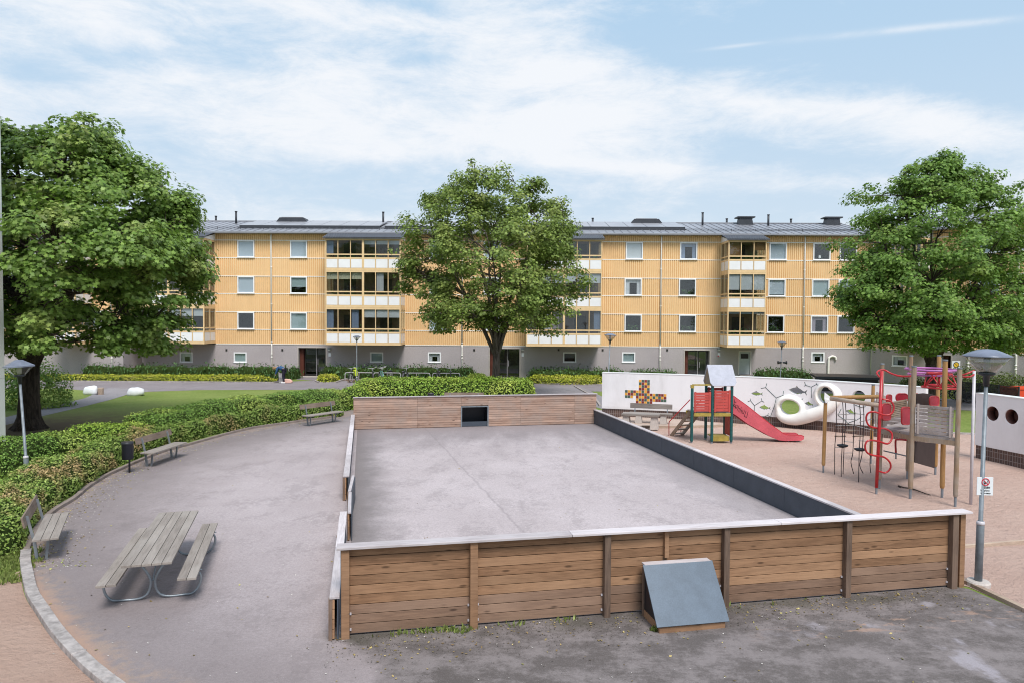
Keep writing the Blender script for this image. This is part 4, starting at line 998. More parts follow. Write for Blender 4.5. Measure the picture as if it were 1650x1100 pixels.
def facade(B, x0, x1, wins, bays, smallw, doors, pipes, depth=11.5, roof=(True,), seams=True, solar=None):
    root = B.root
    # plinth
    ops = [(x - w / 2, x + w / 2, z0, z1) for x, z0, z1, w in smallw] + [(a, b, 0, h) for a, b, h, *_ in doors]
    m = MB(); wall_open(m, x0, x1, -.1, ZS, 0, .35, ops); m.b2(x0, x1, depth - .3, depth, -.1, ZE); m.b2(x0, x0 + .3, .35, depth - .3, -.1, ZS); m.b2(x1 - .3, x1, .35, depth - .3, -.1, ZS)
    m.build('plinth_wall', M['render'], root)
    # sheet cladding: backing with openings, vertical ribs, white trims
    wops = [(x - w / 2 + .03, x + w / 2 - .03, ROWS[r][0] + .03, ROWS[r][1] - .03) for x, r, w, k in wins]
    m = MB(); bands = [(ZS + .06, ROWS[0][0], 1)]
    for r in range(3):
        bands.append((ROWS[r][0], ROWS[r][1], 1)); bands.append((ROWS[r][1], ROWS[r + 1][0] if r < 2 else ZE, 0 if r < 2 else 1))
    for z0, z1, k in bands: wall_open(m, x0, x1, z0, z1, .02, .2, [(o[0], o[1], o[2], o[3]) for o in wops if o[2] > z0 - .1 and o[3] < z1 + .1], 0 if k else 1)
    m.b2(x0, x0 + .2, .2, depth, ZS, ZE); m.b2(x1 - .2, x1, .2, depth, ZS, ZE)
    m.build('backing_wall', [M['yellow_in'], M['yellow_soft']], root)
    m = MB(); pitch = .155; nn = int((x1 - x0) / pitch)
    def hidden(x): return any(a + .1 < x < b - .1 for a, b, *_ in bays)
    for z0, z1, k in bands:
        for i in range(nn):
            x = x0 + pitch * (i + .5)
            if hidden(x): continue
            if any(o[0] - .04 < x < o[1] + .04 and o[2] > z0 - .1 and o[3] < z1 + .1 for o in wops): continue
            w = .105 if k else .135
            vs = [(x - w / 2, .019, z0), (x - w / 2 + .02, -.022, z0), (x + w / 2 - .02, -.022, z0), (x + w / 2, .019, z0)]
            vs += [(a, b, z1) for a, b, _ in vs]
            m.add(vs, [(0, 1, 5, 4), (1, 2, 6, 5), (2, 3, 7, 6)])
    for ex_ in (x0, x1):    # end walls
        sg = -1 if ex_ == x0 else 1
        for i in range(int(depth / .2)): m.b2(min(ex_, ex_ + sg * .02), max(ex_, ex_ + sg * .02), .1 + i * .2, .1 + i * .2 + .15, ZS + .06, ZE)
    m.build('cladding', M['yellow'], root)
    m = MB()
    for z in [ZS + .02] + [z for r in ROWS for z in (r[0] - .03, r[1] + .01)]:
        segs = [x0 - .01] + sorted([v for b in bays for v in (b[0], b[1])]) + [x1 + .01]
        for a, b in zip(segs[::2], segs[1::2]):
            if b - a > .1: m.b2(a, b, -.030, .018, z - .022, z + .034)
    m.build('white_trim', M['trimwhite'], root)
    # dim rooms behind the windows
    m = MB()
    m.b2(x0 + .4, x1 - .4, 1.4, 1.5, .3, ZE - .3)
    for z in (2.5, 5.3, 8.0, 10.7): m.b2(x0 + .4, x1 - .4, .36, 1.4, z - .05, z + .05)
    m.b2(x0 + .4, x1 - .4, .36, 1.4, .02, .06)
    m.build('room_wall', M['room'], root)
    for x, r, w, k in wins: window(B, x, *ROWS[r], w, *(k if isinstance(k, tuple) else (k,))[:1], cover=(k[1] if isinstance(k, tuple) else 1))
    for x, z0, z1, w in smallw: window(B, x, z0, z1, w, random.choice(['dark', 'cloth_white', 'dark', 'blind_green']), yo=.02, fw=.09)
    for a, b, h, kind in doors:
        if kind == 'glass':
            d = empty('entrance_door', (0, 0, 0)); d.parent = root; yy = .55
            m = MB(); m.b2(a - .08, a, -.03, .30, 0, h + .08); m.b2(b, b + .08, -.03, .30, 0, h + .08); m.b2(a, b, -.03, .30, h, h + .08); m.b2(a - .02, b + .02, -.25, .55, .0, .06); m.build('door_surround', M['concrete'], d)
            m = MB(); m.b2(a + .02, a + .30, .30, yy + .02, 0.06, h); m.build('side_panel', M['redbrown'], d)
            m = MB(); mx = a + .34 + (b - a - .34) * .52; f = .06
            for xx in (a + .34, mx, b - f): m.b2(xx, xx + f, yy, yy + .06, .06, h)
            m.b2(a + .34, b, yy + .002, yy + .058, h - .1, h); m.b2(a + .34, b, yy + .002, yy + .058, .06, .2); m.b2(a + .4, mx, yy + .004, yy + .056, 1.05, 1.13); m.build('door_frame', M['darkframe'], d)
            m = MB(); m.b2(mx - .03, mx - .005, yy - .012, yy + .0, .06, h); m.tube([(mx + .10, yy - .05, .9), (mx + .10, yy - .05, 1.35)], .015, 6); m.build('metal_edge', M['metal_light'], d)
            m = MB(); m.b2(a + .4, mx, yy + .02, yy + .03, .2, h - .1); m.b2(mx + f, b - f, yy + .02, yy + .03, .2, h - .1); m.build('door_glass', M['glass'], d)
            m = MB(); m.b2(b, b + .04, .30, 1.4, 0, h); m.b2(a - .04, a, .30, 1.4, 0, h); m.build('alcove_side', M['render'], d)
        else:
            d = empty('plain_door', (0, 0, 0)); d.parent = root
            m = MB(); m.b2(a, b, .08, .13, .45, h); m.build('door_leaf', M['palegreen'], d)
            m = MB(); m.b2(a + .14, b - .14, .062, .079, h - .5, h - .14); m.build('door_light', M['darkframe'], d)
            m = MB(); m.b2(a - .05, a, -.02, .12, .4, h + .05); m.b2(b, b + .05, -.02, .12, .4, h + .05); m.b2(a, b, -.02, .12, h, h + .05); m.build('door_frame', M['trimwhite'], d)
            m = MB(); m.b2(a - .1, b + .1, -.5, .3, 0, .44); m.build('door_step', M['render'], d)
            m = MB(); m.bar((a + .1, .05, 1.4), (a + .22, .05, 1.4), .02, .02); m.build('handle', M['steel'], d)
    for x, zb in pipes:
        m = MB(); m.tube([(x, -.05, ZE - .05), (x, -.14, ZE - .35), (x, -.12, ZE - .6), (x, -.12, ZS + .1)], .055, 8)
        m.tube([(x, -.12, ZS + .1), (x, -.04 - .04, ZS - .12), (x, -.07, ZS - .4), (x, -.07, zb)], .058, 8)
        for z in (ZS + .15, ZS - .75, ZS - 1.0, 5.5, 8.3): m.tube([(x, -.10, z), (x, -.10, z + .07)], .075, 8)
        m.build('downpipe', M['trimwhite'], root, True)
    # roof
    rid, zr, ov = 6.2, 12.62, .55
    m = MB(); t = .10
    sl = (zr - ZE) / (rid + ov)
    m.add([(x0 - .3, -ov, ZE), (x1 + .3, -ov, ZE), (x1 + .3, rid, zr), (x0 - .3, rid, zr), (x1 + .3, depth + ov, ZE), (x0 - .3, depth + ov, ZE)], [(0, 1, 2, 3), (3, 2, 4, 5)])
    m.add([(x0 - .3, -ov, ZE - t), (x1 + .3, -ov, ZE - t), (x1 + .3, rid, zr - t), (x0 - .3, rid, zr - t), (x1 + .3, depth + ov, ZE - t), (x0 - .3, depth + ov, ZE - t)], [(3, 2, 1, 0), (5, 4, 2, 3)])
    m.add([(x0 - .3, 0, ZE - .1), (x0 - .3, depth, ZE - .1), (x0 - .3, rid, zr - .1)], [(0, 1, 2)]); m.add([(x1 + .3, 0, ZE - .1), (x1 + .3, depth, ZE - .1), (x1 + .3, rid, zr - .1)], [(0, 2, 1)])
    x = x0 - .2
    while x < x1 + .3: m.bar((x, -ov, ZE + .02), (x, rid, zr + .02), .03, .045); x += .58
    m.bar((x0 - .3, rid, zr + .03), (x1 + .3, rid, zr + .03), .2, .06)
    rf = m.build('roof', M['roof'], root)
    m = MB(); m.b2(x0 - .3, x1 + .3, -ov - .10, -ov + .02, ZE - .12, ZE - .01); m.b2(x0 - .3, x1 + .3, -ov + .03, 0, ZE - .14, ZE - .102); m.build('gutter', M['roof'], root)
    m = MB()
    y = .75; zz = ZE + (y + ov) * sl
    m.tube([(x0, y, zz + .16), (x1, y, zz + .16)], .018, 6); m.tube([(x0, y, zz + .08), (x1, y, zz + .08)], .018, 6)
    x = x0 + .4
    while x < x1: m.bar((x, y, zz), (x, y, zz + .2), .03, .03); x += 1.8
    m.build('snow_guard', M['darkmetal'], root)
    if solar:
        for k, (a, b) in enumerate(solar):
            m = MB(); ya, yb = 1.7, 5.6; za = ZE + (ya + ov) * sl + .20; zb = ZE + (yb + ov) * sl + .16
            n = max(1, round((b - a) / 1.5))
            for i in range(n):
                xa = a + (b - a) * i / n + .02; xb = a + (b - a) * (i + 1) / n - .02
                m.add([(xa, ya, za), (xb, ya, za), (xb, yb, zb), (xa, yb, zb), (xa, ya, za - .08), (xb, ya, za - .08), (xb, yb, zb - .08), (xa, yb, zb - .08)], [(0, 1, 2, 3), (4, 7, 6, 5), (0, 4, 5, 1), (1, 5, 6, 2), (2, 6, 7, 3), (3, 7, 4, 0)])
            p = m.build('roof_panel_row', M['solar'], rf)
            m = MB(); m.bar((a, ya - .02, za - .14), (b, ya - .02, za - .14), .06, .28); m.bar((a, ya - .35, za - .26), (b, ya - .35, za - .26), .05, .06); m.build('dark_edge', M['darkmetal'], p)
    def roofz(y): return ZE + (min(y, 2 * rid - y) + ov) * sl
    B.roofz = roofz; B.rf = rf

MAIN = Block('apartment_building', (0, 54.6), math.atan(-.016), 'long yellow apartment house with glazed balcony stacks and dark roof hatches, facing the ball court')
B = MAIN
def SX(px, py=463): return B.px(px, py)[0]
X0 = B.px(224, 540)[0]; X1 = B.px(1404, 540)[0]
W_ = 1.30
wl = []
for px, kinds in ((396.5, ['roomy', 'blind_blue', 'blind_blue']), (481.5, [('blind_green', 1), ('blind_green', .62), 'blind_blue']), (706, ['blind_blue', 'cloth_white', 'blind_blue']),
                  (793, ['cloth_white', ('blind_white', .5), 'blind_blue']), (1020, ['plants', 'cloth_white', 'blind_white']), (1107.5, ['plants', 'plants', 'cloth_blue']),
                  (1251.5, ['plants', ('blind_blue', .95), 'blind_blue']), (1322, ['cloth_mauve', 'blind_green', 'lampdark']), (1364.5, ['dark', ('blind_blue', .5), 'lampdark'])):
    for r, k in enumerate(kinds):
        py = (521, 463, 404)[r]; wl.append((SX(px - (0 if px < 900 else (r - 1) * -2 if False else 0) + (2.0 if px > 1000 else 0) * ((0, 0, 1)[r]) - (2.0 if px > 1200 and r == 0 else 0), py), r, W_, k))
D2 = -2.0
bays = []
def bayx(a, b, sidepx=None): return (B.px(a, 520, D2)[0], B.px(b, 520, D2)[0])
bA = bayx(214, 329); bB = bayx(524.5, 645.5); bC = bayx(848, 969.5); bD = bayx(1172, 1233.5)
bays = [bA, bB, bC, bD]
sm = []
for px in (300, 387, 607, 700, 918, 1013, 1318): x = SX(px, 575); sm.append((x, B.px(px, 583.5)[1], B.px(px, 567)[1], 1.0))
dr = [(SX(481, 580), SX(525, 580), 2.22, 'glass'), (SX(789, 580), SX(837, 580), 2.25, 'glass'), (SX(1103, 590), SX(1143, 590), 2.22, 'glass'), (SX(1191, 590), SX(1209, 590), 2.15, 'plain')]
pipes = [(SX(438, 470), 0), (SX(745, 470), 0), (SX(1064.5, 470), 0), (SX(1295, 470), 0)]
sol = [(SX(372, 370), SX(604, 370)), (SX(613, 370), SX(1112, 370))]
facade(B, X0, X1, wl, bays, sm, dr, pipes, solar=sol)
cw, bw, bb, cc = 'cloth_white', 'blind_white', 'blind_blue', 'cloth_cream'
bay(B, *bA, 6, fill=[[(bw, .4)] * 6, [(cw, .9), None, (cw, .9), None, (bw, .3), (bw, .3)], [None, (cw, .9), None, (bw, .3), (bw, .3), (bw, .35)]])
bay(B, *bB, 6, fill=[[('cloth_blue', 1), None, ('cloth_blue', 1), (bw, .42), (bw, .42), (bw, .42)], [(cc, .36), (cc, .36), (cc, .36), None, ('cloth_white', 1), None], [('cloth_blue', 1), None, None, (bw, .28), (bw, .28), (bw, .28)]])
bay(B, *bC, 6, fill=[[None, (cw, 1), ('cloth_mauve', 1), None, None, ('cloth_blue', 1)], [None, (bw, .5), (bw, .5), (bw, .5), (bw, .5), (bw, .5)], [None, None, ('cloth_white', 1), None, None, None]])
bay(B, *bD, 3, fill=[[(bb, .10), (bb, .10), (bb, .10)], [(bw, .82), (bw, .82), (bw, .82)], [('blind_brown', 1), None, ('blind_brown', .6)]])
# small fittings on the plinth
for px in (365, 455, 764, 900, 971, 1075):
    m = MB(); x, z = B.px(px, 563.5); m.b2(x - .07, x + .07, -.03, .0, z - .08, z + .08); m.build('air_vent', M['darkframe'], B.root)
for px in (531, 842, 1158):
    x, z = B.px(px, 562); w = empty('wall_lamp', (0, 0, 0)); w.parent = B.root
    m = MB(); m.b2(x - .12, x + .12, -.16, -.001, z - .04, z + .10); m.build('lamp_housing', M['steel'], w); m = MB(); m.b2(x - .09, x + .09, -.14, -.02, z - .09, z - .042); m.build('lamp_glass', M['white'], w)
    x, z = B.px(px + .5, 571); m = MB(); m.b2(x - .09, x + .09, -.03, -.001, z - .13, z + .13); m.build('number_plate', M['signwhite'], B.root)
x, z = B.px(1157.5, 573); m = MB(); m.b2(x - .06, x + .06, -.036, -.031, z - .05, z + .05); m.build('red_mark', M['signred'], B.root)
x = SX(1340, 590); m = MB(); P = cat_rom([(x - .28, -.12, 0), (x - .28, -.12, 1.55), (x - .22, -.12, 1.78), (x, -.12, 1.88), (x + .22, -.12, 1.80), (x + .28, -.12, 1.62)], 6); m.tube(P, .075, 10); m.build('vent_pipe', M['trimwhite'], B.root, True)
# roof furniture
def chimney(px, B=MAIN):
    x = B.px(px, 358, 5.5)[0]; z = B.roofz(5.5); c = empty('chimney', (0, 0, 0)); c.parent = B.rf
    m = MB(); m.prism([(-.62, -.5), (.62, -.5), (.48, .3), (-.48, .3)], -.4, .4, 0, Matrix.Translation((x, 5.5, z + .2)) @ Matrix.Rotation(R(90), 4, 'X')); m.build('chimney_stack', M['darkmetal'], c)
    m = MB(); m.b2(x - .72, x + .72, 5.0, 6.0, z + .50, z + .60); m.build('cap', M['darkmetal'], c)
for px in (1200, 1340): chimney(px)
for px in (473.5, 1040):
    x = MAIN.px(px, 358, 5.2)[0]; z = MAIN.roofz(5.2); m = MB(); m.prism([(-1.35, 0), (1.35, 0), (1.0, .42), (-1.0, .42)], -.6, .6, 0, Matrix.Translation((x, 5.2, z - .05)) @ Matrix.Rotation(R(90), 4, 'X')); h = m.build('roof_hatch', M['darkmetal'], MAIN.rf)
    m = MB(); m.b2(x - .85, x + .85, 4.65, 5.75, z + .375, z + .42); m.build('hatch_glass', M['solar'], h)
for px, h in ((348, .55), (380.5, .95), (617.5, .95), (1132, 1.0), (1171, .5), (1238, .85), (1274.5, .5), (955, .5)):
    yy = 4.6 if h > .7 else 6.6; x = MAIN.px(px, 360, yy)[0]; z = MAIN.roofz(yy); m = MB(); m.tube([(x, yy, z - .05), (x, yy, z + h)], .085, 10); m.tube([(x, yy, z + h), (x, yy, z + h + .06)], .11, 10); m.build('vent_stack', M['darkmetal'], MAIN.rf, True)

# left block, standing forward
lx = AT(199, 560, 52.5).x
B = LB = Block('apartment_building', (lx, 52.45), math.atan(-.016), 'yellow apartment block standing forward behind the large left maple')
facade(B, -42, 0, [(B.px(p, 463)[0], r, W_, k) for p, k in ((150, 'blind_blue'), (60, 'cloth_white'), (10, 'dark'), (-60, 'blind_blue')) for r in range(3)], [(B.px(72, 520, D2)[0] - 0, B.px(122, 520, D2)[0])],
       [(B.px(p, 575)[0], 1.2, 2.0, 1.0) for p in (-40, -100)], [], [(B.px(180, 470)[0], 0)])
bay(B, B.px(72, 520, D2)[0], B.px(122, 520, D2)[0], 3, fill=[None, None, None])
# right wing turning towards the camera
wa = AT(1404, 560, 54.0); wb = AT(1642, 560, 46.2); ang = angle(wa, wb)
B = RW = Block('apartment_building', (wa.x, wa.y), ang, 'yellow apartment wing turning towards the viewer behind the maple right of the playground')
def wx(px): return B.px(px, 520)[0]
facade(B, 0, 26, [(wx(p), r, W_, k) for p, k in ((1426, 'dark'), (1592, 'blind_blue'), (1662, 'dark')) for r in range(3)] + [(x_, r, W_, k_) for x_, k_ in ((16.5, 'blind_blue'), (20, 'dark'), (23.5, 'cloth_white')) for r in range(3)], [(wx(1449), wx(1500))], [(wx(1451), 1.25, 2.05, 1.1)], [(wx(1519), wx(1534), 2.2, 'glass')], [(wx(1563), 0), (wx(1640), 0)])
bay(B, wx(1449), wx(1500), 6, fill=[[None] * 6, [('blind_white', .4)] * 6, [None] * 6], depth=1.6)

# white house corner at the left edge: nearer than the maple
root = empty('white_house', (-17.02, 24.0, 0), 0, 'white slab-clad house corner at the extreme left edge of the view', 'building')
m = MB()
for i in range(7): m.b2(-9, 0, -13.5, 0, -.1 + 2.6 * i, 2.594 + 2.6 * i - .1 + .0)
m.build('wall_slabs', M['white'], root)
m = MB(); m.b2(-9, -.015, -13.48, -.015, -.05, 17.9); m.build('joint_backing', M['darkmetal'], root)
m = MB(); m.b2(-9.2, .12, -13.6, .12, 18.0, 18.3); m.build('roof', M['roof'], root)
# ================================================================== WHITE PLAY WALL
WH, TH, ZB = 2.08, .30, .42
class CurveWall:
    def __init__(s, pts):
        s.P = cat_rom([(p[0], p[1], 0) for p in pts], 14); s.S = [0]
        for a, b in zip(s.P, s.P[1:]): s.S.append(s.S[-1] + (b - a).length)
        s.L = s.S[-1]
    def at(s, u, off=0, z=0):
        u0 = min(max(u, 0), s.L); i = 0
        while i < len(s.S) - 2 and s.S[i + 1] < u0: i += 1
        t = (u0 - s.S[i]) / (s.S[i + 1] - s.S[i]); d = (s.P[i + 1] - s.P[i]).normalized()
        d0 = (s.P[min(i + 2, len(s.P) - 1)] - s.P[i + 1]).normalized() if i + 2 < len(s.P) else d
        n = Vector((-d.y, d.x, 0)); p = s.P[i].lerp(s.P[i + 1], t) + d * (u - u0)
        return Vector((p.x + n.x * off, p.y + n.y * off, z))
    def px(s, px, py):              # pixel -> (u, z) on the front surface
        d = ray(px, py); best = None
        for i in range(len(s.P) - 1):
            a, b = s.P[i], s.P[i + 1]; e = b - a
            den = d.x * e.y - d.y * e.x
            if abs(den) < 1e-9: continue
            t = (a.x * e.y - a.y * e.x) / den; v = (a.x * d.y - a.y * d.x) / den
            if -.001 <= v <= 1.001 and t > 0: best = (s.S[i] + v * (s.S[i + 1] - s.S[i]), CAMZ + d.z * t); break
        return best
    def frame(s, u):
        a = s.at(u - .05); b = s.at(u + .05); d = (b - a).normalized(); return d, Vector((d.y, -d.x, 0))   # along, outward (towards the camera)
def wall_mesh(cw, z0, z1, th, holes, mat, parent, name='wall', step=.22, top=None):
    nb = int(cw.L / step); zs = [z0 + (z1 - z0) * i / 6 for i in range(7)]
    us = [cw.L * i / nb for i in range(nb + 1)]
    pts = [Vector((u, z0)) for u in us] + [Vector((cw.L, z)) for z in zs[1:-1]] + [Vector((u, z1)) for u in us[::-1]] + [Vector((0, z)) for z in zs[1:-1][::-1]]
    n0 = len(pts); edges = [(i, (i + 1) % n0) for i in range(n0)]
    for h in holes:
        o = len(pts); pts += [Vector(p) for p in h]; edges += [(o + i, o + (i + 1) % len(h)) for i in range(len(h))]
    def inh(p, h):
        c = False
        for i in range(len(h)):
            a, b = h[i], h[(i + 1) % len(h)]
            if (a[1] > p[1]) != (b[1] > p[1]) and p[0] < (b[0] - a[0]) * (p[1] - a[1]) / (b[1] - a[1]) + a[0]: c = not c
        return c
    for u in us[1:-1]:
        for z in zs[1:-1]:
            if not any(inh((u, z), h) for h in holes): pts.append(Vector((u, z)))
    V, E, F, *_ = delaunay_2d_cdt(pts, edges, [], 0, 1e-6)
    F = [f for f in F if not any(inh(((V[f[0]].x + V[f[1]].x + V[f[2]].x) / 3, (V[f[0]].y + V[f[1]].y + V[f[2]].y) / 3), h) for h in holes)]
    n = len(V); vs = [cw.at(v.x, 0, v.y) for v in V] + [cw.at(v.x, th, v.y) for v in V]
    cnt = {}
    for f in F:
        for i in range(len(f)):
            e = (f[i], f[(i + 1) % len(f)]); cnt[tuple(sorted(e))] = cnt.get(tuple(sorted(e)), []) + [e]
    fs = [tuple(f)[::-1] for f in F] + [tuple(i + n for i in f) for f in F]
    for k, es in cnt.items():
        if len(es) == 1: a, b = es[0]; fs.append((a, b, b + n, a + n))
    m = MB(); m.add(vs, fs); o = m.build(name, mat, parent); return o
FISH = [(-1, -.02), (-.82, .14), (-.55, .30), (-.34, .36), (-.22, .62), (-.02, .40), (.22, .30), (.50, .14), (.66, .10), (.95, .36), (.86, .02), (1.0, -.34), (.66, -.08), (.45, -.14), (.28, -.34), (.10, -.26), (-.15, -.40), (-.5, -.34), (-.82, -.18)]
def fish(c, w, h, rot=0):
    out = []
    for x, y in FISH:
        X, Y = x * w / 2, y * h; out.append((c[0] + X * math.cos(rot) - Y * math.sin(rot), c[1] + X * math.sin(rot) + Y * math.cos(rot)))
    return out
def disc(c, rx, ry=None, n=28):
    ry = ry or rx; return [(c[0] + rx * math.cos(2 * math.pi * i / n), c[1] + ry * math.sin(2 * math.pi * i / n)) for i in range(n)]
CWL = CurveWall([(AT(970, 640, 33.4).x, 33.4), (7.6, 32.35), (AT(1240, 640, 30.85).x, 30.85), (AT(1360, 640, 29.0).x, 29.0), (AT(1491.5, 640, 26.9).x, 26.9)])
root = empty('play_wall', CWL.at(0), 0, 'long curving white play wall with a tile mosaic, fish cut-outs and a bulging crawl tube', 'wall', 'white walls round the play area')
o0 = root.location.copy()
def rel(o):
    o.location = -o0; return o
def zo(x, y): return (1200 + x / 6.875, 590 + y / 6.875)     # reading of the enlarged crop
fishes = []
for (x, y), w, h, r in (((137, 300), 130, 62, -.02), ((590, 272), 212, 100, -.12), ((225, 455), 128, 62, -.05), ((712, 414), 100, 52, -.15), ((1175, 505), 122, 62, -.25)):
    c = CWL.px(*zo(x, y)); a = CWL.px(*zo(x - w / 2, y)); b = CWL.px(*zo(x + w / 2, y)); D_ = ray(*zo(x, y)); k = CWL.at(c[0]).y / FPX
    fishes.append(fish(c, b[0] - a[0], h / 6.875 * k, r))
r1 = CWL.px(*zo(500, 452)); r2 = CWL.px(*zo(905, 318)); r3 = CWL.px(*zo(1262, 335)); kk1 = 30.3 / FPX
holes = fishes + [disc(r1, .40, .33), disc(r2, .33, .38), disc(r3, .26, .26)]
rel(wall_mesh(CWL, ZB, WH, TH, holes, M['wallwhite'], root, 'wall_slab'))
def uvbase(cw, z1, th, parent, off=.05):
    nb = int(cw.L / .25); vs = []; fs = []; uv = []
    for i in range(nb + 1):
        u = cw.L * i / nb
        vs += [cw.at(u, off, -.1), cw.at(u, off, z1), cw.at(u, th - off, z1), cw.at(u, th - off, -.1)]
    for i in range(nb): fs += [(i * 4, (i + 1) * 4, (i + 1) * 4 + 1, i * 4 + 1), (i * 4 + 2, (i + 1) * 4 + 2, (i + 1) * 4 + 3, i * 4 + 3)]
    fs += [(0, 1, 2, 3), (nb * 4 + 3, nb * 4 + 2, nb * 4 + 1, nb * 4)]
    m = MB(); m.add(vs, fs); o = m.build('tiled_base', M['clinker'], parent); l = o.data.uv_layers.new()
    for p in o.data.polygons:
        for li in p.loop_indices:
            vi = o.data.loops[li].vertex_index; i = vi // 4; l.data[li].uv = (cw.L * i / nb + (.3 if len(p.vertices) == 4 and p.index >= 2 * nb and vi % 4 > 1 else 0), (-.1, z1, z1, -.1)[vi % 4])
    return o
rel(uvbase(CWL, ZB - .002, TH, root))
m = MB(); nb = int(CWL.L / .3)
vs = []
for i in range(nb + 1):
    u = CWL.L * i / nb; vs += [CWL.at(u, -.015, WH + .002), CWL.at(u, -.015, WH + .03), CWL.at(u, TH + .015, WH + .03), CWL.at(u, TH + .015, WH + .002)]
m.add(vs, [(i * 4 + j, (i + 1) * 4 + j, (i + 1) * 4 + (j + 1) % 4, i * 4 + (j + 1) % 4) for i in range(nb) for j in range(4)] + [(3, 2, 1, 0), tuple(nb * 4 + j for j in range(4))])
rel(m.build('coping', M['white'], root))
# mosaic
GRID = {0: (5, 'OGRG'), 1: (5, 'GROG'), 2: (5, 'OGRO'), 3: (5, 'RROG'), 4: (0, 'GOGROOGOR'), 5: (0, 'ORROGRRGOROGRRO'), 6: (0, 'GGO'), 66: (4, 'ROORGOGOGOR'), 7: (4, 'OGRGORORRGG'), 8: (4, 'ROROGR'), 9: (4, 'GRGOOG')}
m = MB(); pit = 4.47 * 32.6 / FPX
c00 = CWL.px(1000 + 115 / 12.22, 600 + 150 / 12.22)
for k, (c0, s_) in GRID.items():
    r = 6 if k == 66 else k
    for i, ch in enumerate(s_):
        u = c00[0] + (c0 + i) * pit; z = c00[1] - r * pit * .985
        a = CWL.at(u - pit * .45, -.008, z - pit * .45); b = CWL.at(u + pit * .45, -.008, z - pit * .45); up = Vector((0, 0, pit * .9)); n_ = (CWL.at(u, 0) - CWL.at(u, -.012))
        m.add([a, b, b + up, a + up, a + n_, b + n_, b + up + n_, a + up + n_], [(0, 1, 2, 3), (0, 4, 5, 1), (1, 5, 6, 2), (2, 6, 7, 3), (3, 7, 4, 0)], 'ORG'.index(ch))
rel(m.build('tile_mosaic', [M['tile_o'], M['tile_r'], M['tile_g']], root))
# incised branching lines
LN = [[(180, 240), (232, 230), (245, 185)], [(232, 230), (350, 345), (330, 430), (290, 540), (292, 570)], [(350, 345), (425, 315), (430, 268)], [(425, 315), (452, 338)],
      [(35, 385), (65, 375), (68, 352)], [(65, 375), (108, 430), (106, 490)], [(108, 430), (190, 378), (185, 350)], [(190, 378), (215, 392)], [(222, 548), (255, 538), (262, 515)], [(255, 538), (290, 558)],
      [(658, 215), (675, 205), (664, 168)], [(675, 205), (738, 225), (738, 345)], [(738, 225), (795, 195), (800, 178)], [(795, 195), (820, 205)], [(575, 382), (615, 385), (645, 352)], [(615, 385), (660, 470)],
      [(1050, 545), (1035, 535), (1070, 465)], [(1035, 535), (1120, 600), (1155, 640)], [(1155, 620), (1240, 590), (1290, 560)], [(1155, 620), (1148, 660)], [(1215, 420), (1290, 450), (1340, 440)]]
m = MB()
for ln in LN:
    P = []
    for x, y in ln:
        q = CWL.px(*zo(x, y)); P.append(CWL.at(q[0], -.003, q[1]))
    m.tube(P, .011, 5)
rel(m.build('branching_lines', M['incise'], root, True))
# bulging crawl tube: two mouths and a fat lip, fused into one body
def blob(parent):
    me = bpy.data.meshes.new('b'); m = MB()
    d1, n1 = CWL.frame(r1[0]); d2, n2 = CWL.frame(r2[0])
    def W(u, z, out): return CWL.at(u, -out, z)
    m.torus(W(r1[0], r1[1], .17), n1, .465, .075, 36, 12, sx=1.06, sy=.86); m.torus(W(r2[0], r2[1], .17), n2, .395, .06, 36, 12, sx=.96, sy=1.04)
    m.torus(W(r1[0], r1[1], .08), n1, .48, .10, 36, 12, sx=1.06, sy=.88); m.torus(W(r2[0], r2[1], .08), n2, .41, .08, 36, 12, sx=.98, sy=1.04)
    m.torus(W(r1[0], r1[1], -.02), n1, .51, .11, 36, 12, sx=1.06, sy=.90); m.torus(W(r2[0], r2[1], -.02), n2, .44, .10, 36, 12, sx=1.0, sy=1.02)
    def U(x, y): q = CWL.px(*zo(x, y)); return q
    path = [((378, 450), .04, .10), ((385, 520), .10, .15), ((450, 572), .14, .20), ((560, 582), .15, .25), ((660, 562), .15, .27), ((760, 530), .14, .28), ((860, 492), .12, .26), ((950, 440), .07, .24), ((1010, 375), .02, .21), ((1030, 305), -.04, .18), ((1000, 250), -.05, .15), ((930, 225), -.05, .12)]
    P = []; Rr = []
    for p, o_, r_ in path: q = U(*p); P.append(W(q[0], q[1], o_)); Rr.append(r_)
    PP = cat_rom(P, 5); RR = [Rr[min(i // 5, len(Rr) - 1)] * (1 - (i % 5) / 5) + Rr[min(i // 5 + 1, len(Rr) - 1)] * (i % 5) / 5 for i in range(len(PP))]
    m.tube(PP, RR, 14)
    o = m.build('crawl_tube', M['tubewhite'], parent, True)
    rm = o.modifiers.new('r', 'REMESH'); rm.mode = 'VOXEL'; rm.voxel_size = .035; rm.use_smooth_shade = True
    sm_ = o.modifiers.new('s', 'SMOOTH'); sm_.factor = .6; sm_.iterations = 14
    return o
rel(blob(root))
